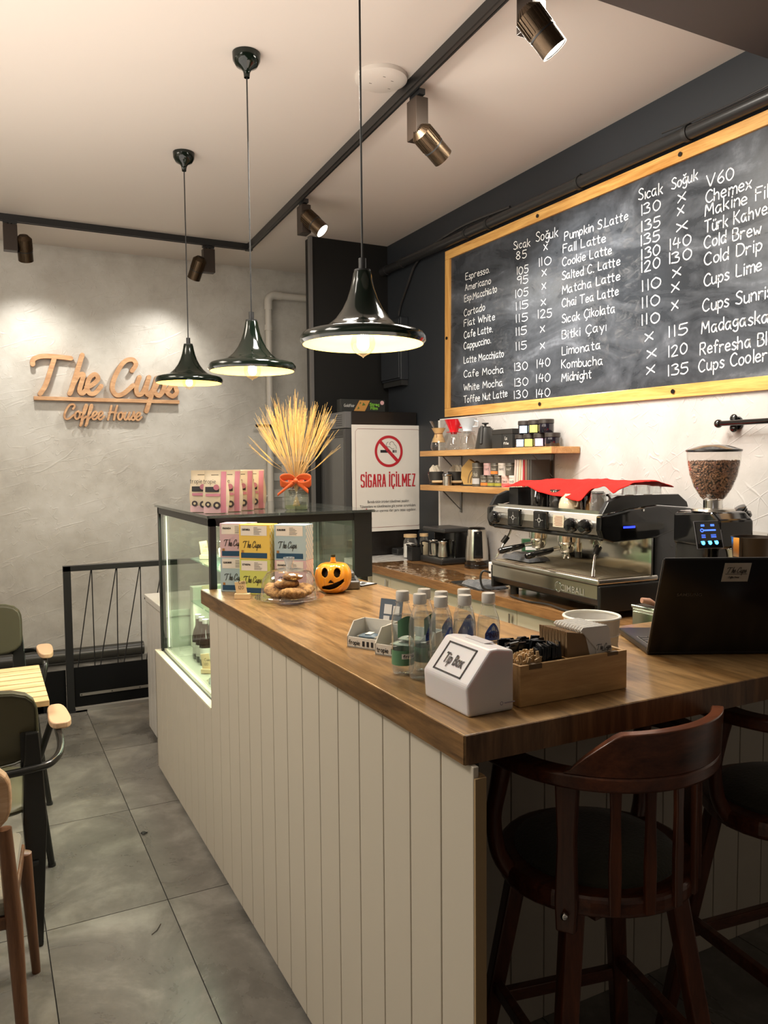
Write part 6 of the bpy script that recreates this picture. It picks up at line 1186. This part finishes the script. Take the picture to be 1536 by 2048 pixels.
for y, z in ((3.74, H0-.03), (2.69, H0-.03), (3.70, .03), (2.70, .03), (4.74, .55)): obj('screw', MB().cyl(.011, 0, .006, n=16, T=MX.Translation((-.028, y-4.77, z)) @ MX.Rotation(-pi/2, 4, 'Y')), BLKG, cb)
CH = mat('chalk', (.84, .84, .83), .95); rnd = random.Random(12)
CHALK = [('Espresso.', 4.513, 2.836, 4.233, 2.825, 0.051), ('Americano', 4.518, 2.766, 4.219, 2.754, 0.051), ('Esp.Macchiato', 4.527, 2.694, 4.153, 2.687, 0.051), ('Cortado', 4.532, 2.597, 4.286, 2.597, 0.052), ('Flat White', 4.533, 2.529, 4.174, 2.516, 0.052), ('Cafe Latte.', 4.533, 2.451, 4.198, 2.443, 0.052), ('Cappuccino.', 4.536, 2.375, 4.219, 2.374, 0.052), ('Latte Macchiato', 4.536, 2.281, 4.079, 2.27, 0.052), ('Cafe Mocha', 4.537, 2.187, 4.082, 2.171, 0.052), ('White Mocha', 4.537, 2.096, 4.093, 2.089, 0.052), ('Toffee Nut Latte', 4.538, 2.013, 4.041, 2.017, 0.052), ('Sıcak', 3.976, 2.908, 3.814, 2.89, 0.054), ('Soğuk', 3.758, 2.901, 3.561, 2.881, 0.062), ('85', 3.95, 2.84, 3.849, 2.829, 0.054), ('105', 3.939, 2.748, 3.832, 2.737, 0.054), ('95', 3.939, 2.688, 3.834, 2.679, 0.054), ('105', 3.954, 2.613, 3.833, 2.605, 0.054), ('115', 3.949, 2.537, 3.833, 2.529, 0.054), ('115', 3.949, 2.462, 3.837, 2.454, 0.054), ('115', 3.949, 2.382, 3.847, 2.377, 0.055), ('115', 3.949, 2.293, 3.847, 2.287, 0.055), ('130', 3.964, 2.168, 3.836, 2.163, 0.055), ('130', 3.963, 2.074, 3.831, 2.071, 0.055), ('130', 3.968, 1.998, 3.835, 1.994, 0.055), ('x', 3.686, 2.836, 3.653, 2.833, 0.037), ('110', 3.727, 2.752, 3.62, 2.74, 0.054), ('x', 3.701, 2.693, 3.662, 2.692, 0.038), ('x', 3.701, 2.617, 3.666, 2.616, 0.038), ('x', 3.708, 2.526, 3.667, 2.524, 0.038), ('125', 3.735, 2.45, 3.613, 2.439, 0.055), ('x', 3.715, 2.368, 3.676, 2.368, 0.038), ('x', 3.715, 2.272, 3.675, 2.272, 0.038), ('140', 3.744, 2.163, 3.626, 2.16, 0.055), ('140', 3.749, 2.076, 3.624, 2.074, 0.055), ('140', 3.749, 1.987, 3.625, 1.986, 0.056), ('Pumpkin S.Latte', 3.504, 2.843, 3.02, 2.826, 0.052), ('Fall Latte', 3.515, 2.778, 3.179, 2.755, 0.052), ('Cookie Latte', 3.521, 2.705, 3.134, 2.684, 0.052), ('Salted C. Latte', 3.521, 2.628, 3.072, 2.61, 0.052), ('Matcha Latte', 3.52, 2.551, 3.072, 2.536, 0.052), ('Chai Tea Latte', 3.522, 2.476, 3.082, 2.46, 0.052), ('Sıcak Çikolata', 3.521, 2.39, 3.107, 2.377, 0.053), ('Bitki Çayı', 3.52, 2.3, 3.169, 2.294, 0.053), ('Limonata', 3.519, 2.21, 3.212, 2.203, 0.053), ('Kombucha', 3.523, 2.135, 3.195, 2.118, 0.053), ('Midnight', 3.522, 2.06, 3.28, 2.056, 0.053), ('Sıcak', 2.948, 2.897, 2.794, 2.884, 0.061), ('Soğuk', 2.738, 2.887, 2.587, 2.885, 0.058), ('130', 2.926, 2.821, 2.807, 2.813, 0.058), ('135', 2.925, 2.741, 2.808, 2.735, 0.058), ('135', 2.927, 2.671, 2.81, 2.67, 0.058), ('130', 2.923, 2.602, 2.806, 2.602, 0.059), ('120', 2.922, 2.539, 2.805, 2.539, 0.059), ('110', 2.916, 2.449, 2.799, 2.446, 0.059), ('110', 2.915, 2.365, 2.804, 2.36, 0.059), ('110', 2.916, 2.281, 2.803, 2.278, 0.059), ('x', 2.895, 2.199, 2.843, 2.202, 0.041), ('x', 2.88, 2.119, 2.822, 2.122, 0.041), ('x', 2.882, 2.035, 2.83, 2.04, 0.041), ('x', 2.699, 2.816, 2.655, 2.818, 0.04), ('x', 2.701, 2.758, 2.664, 2.76, 0.04), ('x', 2.705, 2.685, 2.642, 2.683, 0.04), ('140', 2.742, 2.605, 2.62, 2.6, 0.058), ('130', 2.745, 2.541, 2.615, 2.535, 0.058), ('x', 2.725, 2.476, 2.677, 2.479, 0.04), ('x', 2.73, 2.412, 2.685, 2.415, 0.041), ('x', 2.728, 2.327, 2.69, 2.33, 0.041), ('115', 2.742, 2.193, 2.633, 2.196, 0.059), ('120', 2.742, 2.101, 2.633, 2.108, 0.059), ('135', 2.743, 2.01, 2.627, 2.013, 0.059), ('V60', 2.537, 2.834, 2.394, 2.826, 0.061), ('Chemex', 2.539, 2.766, 2.304, 2.759, 0.061), ('Makine Filtre', 2.542, 2.708, 2.123, 2.693, 0.061), ('Türk Kahvesi', 2.543, 2.635, 2.188, 2.626, 0.061), ('Cold Brew', 2.544, 2.566, 2.253, 2.553, 0.061), ('Cold Drip', 2.542, 2.488, 2.247, 2.485, 0.061), ('Cups Lime', 2.541, 2.394, 2.248, 2.401, 0.061), ('Cups Sunrise', 2.547, 2.28, 2.16, 2.282, 0.062), ('Madagaskar', 2.551, 2.184, 2.177, 2.18, 0.062), ('Refresha Blue', 2.558, 2.088, 2.146, 2.088, 0.062), ('Cups Cooler', 2.564, 2.011, 2.213, 2.022, 0.063)]

for (s, y0, z0, y1, z1, h) in CHALK:
    mb = MB(); d = V((0, y1-y0, z1-z0)); w = d.length
    if s == 'x': h *= 1.65; z0 -= .004
    q0, q1 = -(y0-y1), z1-z0
    write(s, HAND, mb, (-.0155, y0-4.77, z0-1.930), d, (0, -d.z*0, 1), h*.86, w=w, thick=.0050 if y0 > 3.0 else .0058, lift=0, jit=.28, rnd=rnd)
    mb.v = [tuple(MX.Rotation(-TH, 3, 'X') @ V(p)) for p in mb.v]
    obj('chalk_writing', mb, CH, cb)
SM = mat('chalk_smudge', (.17, .175, .185), .9); mb = MB(); t_, N_, L_, b_ = nt(SM)
tr_ = N_.new('ShaderNodeBsdfTransparent'); mx_ = N_.new('ShaderNodeMixShader'); v_ = coords(SM, (1, 1, 2.2), (.5, 0, 0)); L_.new(ramp(SM, noise(SM, v_, 9, 7, .75, 1.2), [(.48, (0, 0, 0)), (.78, (.75,)*3)]), mx_.inputs[0]); L_.new(tr_.outputs[0], mx_.inputs[1]); L_.new(b_.outputs[0], mx_.inputs[2]); L_.new(mx_.outputs[0], N_['Material Output'].inputs[0])
for (cy, cz, ry, rz_) in ((4.12, 2.62, .08, .10), (4.12, 2.27, .09, .22), (3.93, 2.66, .08, .07), (3.92, 2.40, .08, .06), (3.95, 2.17, .10, .09), (3.22, 2.60, .10, .30), (3.0, 2.68, .10, .18), (3.0, 2.30, .11, .17), (3.24, 2.22, .09, .12), (4.4, 2.08, .12, .03), (3.55, 2.68, .25, .10)):
    mb.add([(-.0148, cy-4.77+ry*cos(a), cz-1.930+rz_*sin(a)) for a in [2*pi*i/24 for i in range(24)]], [tuple(range(24))])
obj('chalk_smudges', mb, SM, cb)

# ================================================================ LEFT SIDE: TABLE AND CHAIRS
SLT = wood('table_slat', (.50, .34, .15), (.78, .60, .34), (1.6, 1.6, 1.6), .45); OLV = mat('olive_leather', (.060, .056, .032), .38); OLV2 = mat('olive_seat', (.13, .125, .07), .45)
FRM = mat('frame_black', (.012, .012, .011), .22)
tt = thing('slatted_table', 'square cafe table with pale wooden slats at the left edge', 'table', (-.11, 3.35, 0))
for i in range(8): obj('slat', MB().box(-.30, -.29+.0735*i, .728, .30, -.29+.0735*i+.062, .75), SLT, tt, bevel=.002)
obj('under_frame', MB().box(-.28, -.28, .70, .28, -.25, .728).box(-.28, .25, .70, .28, .28, .728).box(-.28, -.28, .70, -.25, .28, .728).box(.25, -.28, .70, .28, .28, .728), FRM, tt); obj('column', MB().box(-.03, -.03, .03, .03, .03, .70), FRM, tt); obj('cross_base', MB().box(-.28, -.03, .0, .28, .03, .03).box(-.03, -.28, 0, .03, .28, .03), FRM, tt)
def arm_chair(loc, rz, label):
    """faces local +y"""
    t = thing('armchair', label, 'chair', loc, rz, 'olive armchairs with tube frames'); 
    def bk(u, v):
        X = (u-.5)*2; Zz = (v-.5)*2; return (X, Zz)
    pts = []
    for i in range(40):
        a = 2*pi*i/40; c, s = cos(a), sin(a); p = 4.5; q = (abs(c)**p + abs(s)**p)**(-1/p); pts.append((.235*q*c, .755 + .13*q*s))
    B = obj('backrest', MB().prism(pts, -.022, .022, 'y', T=MX.Translation((0, -.0, 0)) @ MX.Translation((0, -.215, .75)) @ MX.Rotation(R(10), 4, 'X') @ MX.Translation((0, 0, -.75))), OLV, t, bevel=.012, seg=3)
    obj('back_piping', MB().tube([V((x*1.0, -.215 - .024*cos(R(10)) - (z-.75)*sin(R(10))*1.0, z)) for x, z in [((p[0]*.99), .755+(p[1]-.755)*.985) for p in pts]], .004, 6, closed=True), mat('piping', (.10, .10, .055), .4), t)
    obj('seat', MB().grid(24, 10, lambda u, v: (.235*(1 if cos(2*pi*u) > 0 else -1)*abs(cos(2*pi*u))**.45*(.2+.8*min(1, sin(pi*(.06+.88*v))**.35)), .02+.225*(1 if sin(2*pi*u) > 0 else -1)*abs(sin(2*pi*u))**.45*(.2+.8*min(1, sin(pi*(.06+.88*v))**.35)), .43+.06*v), cu=True), OLV2, t)
    for s in (-1, 1):
        obj('front_leg', MB().tube(sm3([(s*.305, .33, 0), (s*.262, .27, .42), (s*.27, .255, .48), (s*.312, .215, .62), (s*.315, .19, .655), (s*.315, .14, .668)], 4), .013, 12), FRM, t)
        X = s*.215; hx = lambda z, w, y0, y1: [(X-w, y0, z), (X+w, y0, z), (X+w, y1, z), (X-w, y1, z)]
        vs = hx(0, .014, -.225, -.195) + hx(.44, .036, -.255, -.165) + hx(.60, .030, -.262, -.205) + hx(.74, .020, -.262, -.242); fs = [(3, 2, 1, 0), (12, 13, 14, 15)]
        for k in range(3): fs += [(4*k+q, 4*k+(q+1) % 4, 4*k+4+(q+1) % 4, 4*k+4+q) for q in range(4)]
        obj('rear_leg', MB().add(vs, fs), FRM, t, bevel=.004)
        ap = []
        for k in range(28): a = 2*pi*k/28; c, q = cos(a), sin(a); e = 3.4; f = (abs(c)**e+abs(q)**e)**(-1/e); ap.append((s*.325+.036*f*c*(1-.12*q*f), .075+.125*f*q))
        obj('armrest', MB().prism(ap, .672, .695), mat('arm_wood', (.62, .40, .24), .4), t, bevel=.005, seg=3)
        obj('foot', MB().cyl(.015, 0, .012, (s*.305, .33), 12), BLKP, t)
        obj('back_bracket', MB().box(s*.20-.02, -.245, .62, s*.20+.02, -.228, .74), FRM, t); obj('screw', MB().cyl(.006, 0, .003, n=10, T=MX.Translation((s*.20, -.246, .655)) @ MX.Rotation(pi/2, 4, 'X')), CHR, t)
    obj('arm_tube', MB().tube(sm3([(-.315, .14, .668), (-.315, .0, .664), (-.312, -.14, .645), (-.285, -.225, .63), (-.22, -.262, .622), (0, -.275, .62), (.22, -.262, .622), (.285, -.225, .63), (.312, -.14, .645), (.315, .0, .664), (.315, .14, .668)], 4), .013, 12), FRM, t)
    obj('under_rail', MB().tube([(-.262, .235, .30), (.262, .235, .30)], .009, 8).tube([(-.222, -.25, .30), (.222, -.25, .30)], .009, 8), FRM, t); return t
arm_chair((-.105, 2.99, 0), R(1), 'near olive armchair with its back to the camera, at the slatted table'); arm_chair((-.075, 4.28, 0), R(180), 'far olive armchair facing the camera across the slatted table')
wc = thing('wooden_armchair', 'light wooden armchair with a grey seat cut off at the left edge', 'chair', (-.180, 2.24, 0), R(-6)); LW = wood('chair_wood', (.42, .24, .12), (.66, .44, .28), (2, 3, 3), .4); DW = wood('chair_leg_wood', (.09, .035, .014), (.20, .09, .04), (2, 2, 2), .4, rot=(0, R(90), 0))
rp = []
for i in range(36):
    a = 2*pi*i/36; c, s = cos(a), sin(a); p = 3.2; q = (abs(c)**p + abs(s)**p)**(-1/p); rp.append((.22*q*c, .745+.105*q*s))
obj('back_shell', MB().prism(rp, -.02, .02, 'y'), LW, wc, bevel=.008, seg=3); obj('back_pad', MB().prism([(x*.83, .745+(z-.745)*.80) for x, z in rp], -.028, -.018, 'y'), mat('grey_fabric', (.20, .18, .13), .9, sheen=.4), wc, bevel=.004)
obj('seat', MB().box(-.21, .0, .42, .21, .42, .47), mat('grey_fabric'), wc, bevel=.02, seg=3); obj('seat_frame', MB().box(-.215, -.0, .385, .215, .43, .42), DW, wc, bevel=.006)
for sx, y0, y1 in ((-1, -.0, .0), (1, -.0, .0), (-1, .40, .42), (1, .40, .42)): obj('leg', MB().tube([(sx*.20, y0, .66 if y0 < .1 else .40), (sx*.215, y0-.0, .40), (sx*.235, y1 if y0 > .1 else -.06, .0)], [.018, .021, .013], 10), DW, wc)
fz = thing('white_cabinet', 'white ribbed cabinet behind the display case', 'cabinet', (.845, 4.17, 0)); RIB = mat('white_laminate', (.62, .59, .54), .3)
obj('body', MB().box(.006, 0, .03, .55, .60, .80), RIB, fz); obj('lid', MB().box(-.008, -.01, .80, .56, .61, .838), RIB, fz, bevel=.005); obj('kick', MB().box(.03, .02, 0, .54, .58, .03), BLKM, fz)
for k in range(6): obj('front_panel', MB().box(0, .002+.1*k, .035, .006, .098+.1*k, .795), RIB, fz, bevel=.002)
obj('lid_screw', MB().cyl(.005, 0, .003, n=8, T=MX.Translation((-.008, .585, .815)) @ MX.Rotation(-pi/2, 4, 'Y')), BLK, fz)
lf = obj('floor_litter', MB().grid(6, 4, lambda u, v: (.03*(u-.5), .02*(v-.5)*(1-u*.6), .004+.006*sin(u*4)*v)), BLKM, None, loc=(.575, 3.43, .001), rot=(0, 0, .5), solid=.001); tag(lf, 'small black scrap lying on the tile joint', 'scrap')
lf = obj('twig', MB().tube([(0, 0, .002), (.02, .015, .003), (.04, .05, .002)], .0012, 5), mat('twig_brown', (.05, .04, .03), .8), None, loc=(.46, 2.66, .0)); tag(lf, 'short dark hair-like twig on the floor tile near the counter', 'twig')

# ================================================================ BAR STOOLS
MAH = wood('mahogany', (.045, .012, .005), (.15, .045, .018), (2.2, 2, 2), .28, coat=.3); MAHV = wood('mahogany_upright', (.045, .012, .005), (.15, .045, .018), (2.2, 2, 2), .3, rot=(0, R(90), 0), coat=.3); CUS = mat('stool_cushion', (.035, .035, .018), .85, sheen=.4)
_v = coords(CUS); bump(CUS, noise(CUS, _v, 120, 3), .6, .003)
def stool(loc, rz, label):
    """back towards local -y"""
    t = thing('bar_stool', label, 'bar stool', loc, rz, 'mahogany bar stools'); zr = .965; rr = .235
    # arm rail: flat horseshoe with a raised crest at the back
    ra = []; n = 56; A0, A1 = R(-205), R(25)
    def arc(a, r, k=1.0): return (r*cos(a), r*sin(a)*k)
    mb = MB(); vs = []; fs = []
    for i in range(n+1):
        a = A0 + (A1-A0)*i/n; wd = .024 if abs(math.degrees(a)+90) < 88 else .024+.010*min(1, (abs(math.degrees(a)+90)-88)/20)
        for (r, z) in ((rr-wd, zr), (rr+wd, zr), (rr+wd, zr+.032), (rr-wd, zr+.032)): x, y = arc(a, r); vs.append((x, y, z))
    for i in range(n):
        for k in range(4): fs.append((i*4+k, i*4+(k+1) % 4, i*4+4+(k+1) % 4, i*4+4+k))
    fs += [(3, 2, 1, 0), (n*4, n*4+1, n*4+2, n*4+3)]; mb.add(vs, fs, True); obj('arm_rail', mb, MAH, t, bevel=.006)
    vs = []; fs = []; n = 40; B0, B1 = R(-152), R(-28)
    for i in range(n+1):
        u = i/n; a = B0+(B1-B0)*u; e = min(u, 1-u); hh = .004 + .075*min(1, max(0, (e-.02)/.17))**.8 if e > .0 else .004; hh += .010*sin(pi*u)
        for (r, z) in ((rr-.010, zr+.031), (rr+.024, zr+.031), (rr+.028, zr+.032+hh), (rr+.004, zr+.032+hh)): x, y = arc(a, r); vs.append((x, y, z))
    for i in range(n):
        for k in range(4): fs.append((i*4+k, i*4+(k+1) % 4, i*4+4+(k+1) % 4, i*4+4+k))
    fs += [(3, 2, 1, 0), (n*4, n*4+1, n*4+2, n*4+3)]; obj('crest_rail', MB().add(vs, fs, True), MAH, t, bevel=.005)
    # seat
    sp = lambda k, r=.205: [(r*k*cos(a)*(1+.05*cos(2*a)), r*k*sin(a)) for a in [2*pi*i/36 for i in range(36)]]
    obj('seat_ring', MB().prism(sp(1.06), .69, .735), MAH, t, bevel=.012, seg=3); obj('cushion', MB().lathe([(1e-5, .768), (.10, .766), (.155, .758), (.178, .742), (.18, .73)], 36), CUS, t)
    for adeg in (-152, -28):
        a = R(adeg); x1, y1 = arc(a, rr); x0, y0 = arc(a, .215)
        obj('flat_post', MB().prism([(-.02, .66), (.02, .66), (.023, .72), (.019, .85), (.024, zr+.002), (-.024, zr+.002), (-.019, .85), (-.023, .72)], -.010, .010, 'y', T=MX.Translation((x0, y0, 0)) @ MX.Rotation(a+pi/2, 4, 'Z') @ MX.Translation((0, -.012, 0))), MAHV, t, bevel=.004)
        obj('bolt', MB().sphere((arc(a, .245)[0], arc(a, .245)[1], .70), .008, 10, 8), CHR, t)
    for s in (-1, 1): obj('curved_arm_post', MB().tube(sm3([(s*.195, .045, .70), (s*.232, .06, .76), (s*.243, .065, .84), (s*.233, .06, .91), (s*.228, .05, zr+.004)]), lerpl([.020, .018, .017, .019, .022]), 12), MAHV, t)
    for k in range(5):
        a = R(-128+19*k); x0, y0 = arc(a, .200); x1, y1 = arc(a, rr); sh = .004
        obj('back_slat', MB().prism([(-.011, .70), (.011, .70), (.013, .80), (.010, .9), (.012, zr+.002), (-.012, zr+.002), (-.010, .9), (-.013, .80)], -.006, .006, 'y', T=MX.Translation(((x0+x1)/2, (y0+y1)/2, 0)) @ MX.Rotation(a+pi/2, 4, 'Z')), MAHV, t, bevel=.003)
    RL = MX.Rotation(R(-17), 4, 'Z')
    for sx in (-1, 1):
        for sy in (-1, 1):
            obj('leg', MB().add([(sx*a_, sy*b_, z) for (a_, b_, z) in ((.10, .10, .69), (.145, .10, .69), (.145, .135, .69), (.10, .135, .69), (.195, .195, 0), (.232, .195, 0), (.232, .227, 0), (.195, .227, 0))], [(3, 2, 1, 0), (4, 5, 6, 7), (0, 1, 5, 4), (1, 2, 6, 5), (2, 3, 7, 6), (3, 0, 4, 7)], T=RL), MAHV, t, bevel=.005)
    P = lambda sx, sy, z: (sx*(.1225+.091*(1-z/.69)), sy*(.1175+.0935*(1-z/.69)), z)
    for (a, b, z, z2) in (((-1, -1), (1, -1), .22, .22), ((-1, 1), (1, 1), .30, .30), ((-1, -1), (-1, 1), .34, .34), ((1, -1), (1, 1), .34, .34)):
        p, q = V(P(*a, z)), V(P(*b, z2)); d = (q-p).normalized(); T = RL @ frame(p, d, (0, 0, 1)); l = (q-p).length; obj('stretcher', MB().box(0, -.016, -.011, l, .016, .011, T=T), MAH, t, bevel=.003)
    obj('corner_block', MB().box(-.12, -.11, .655, .12, .11, .69), MAH, t); return t
stool((1.20, 1.31, 0), R(6), 'bar stool with a curved wooden back nearest the counter corner'); stool((1.84, 1.29, 0), R(10), 'bar stool cut off at the right edge of the photo')
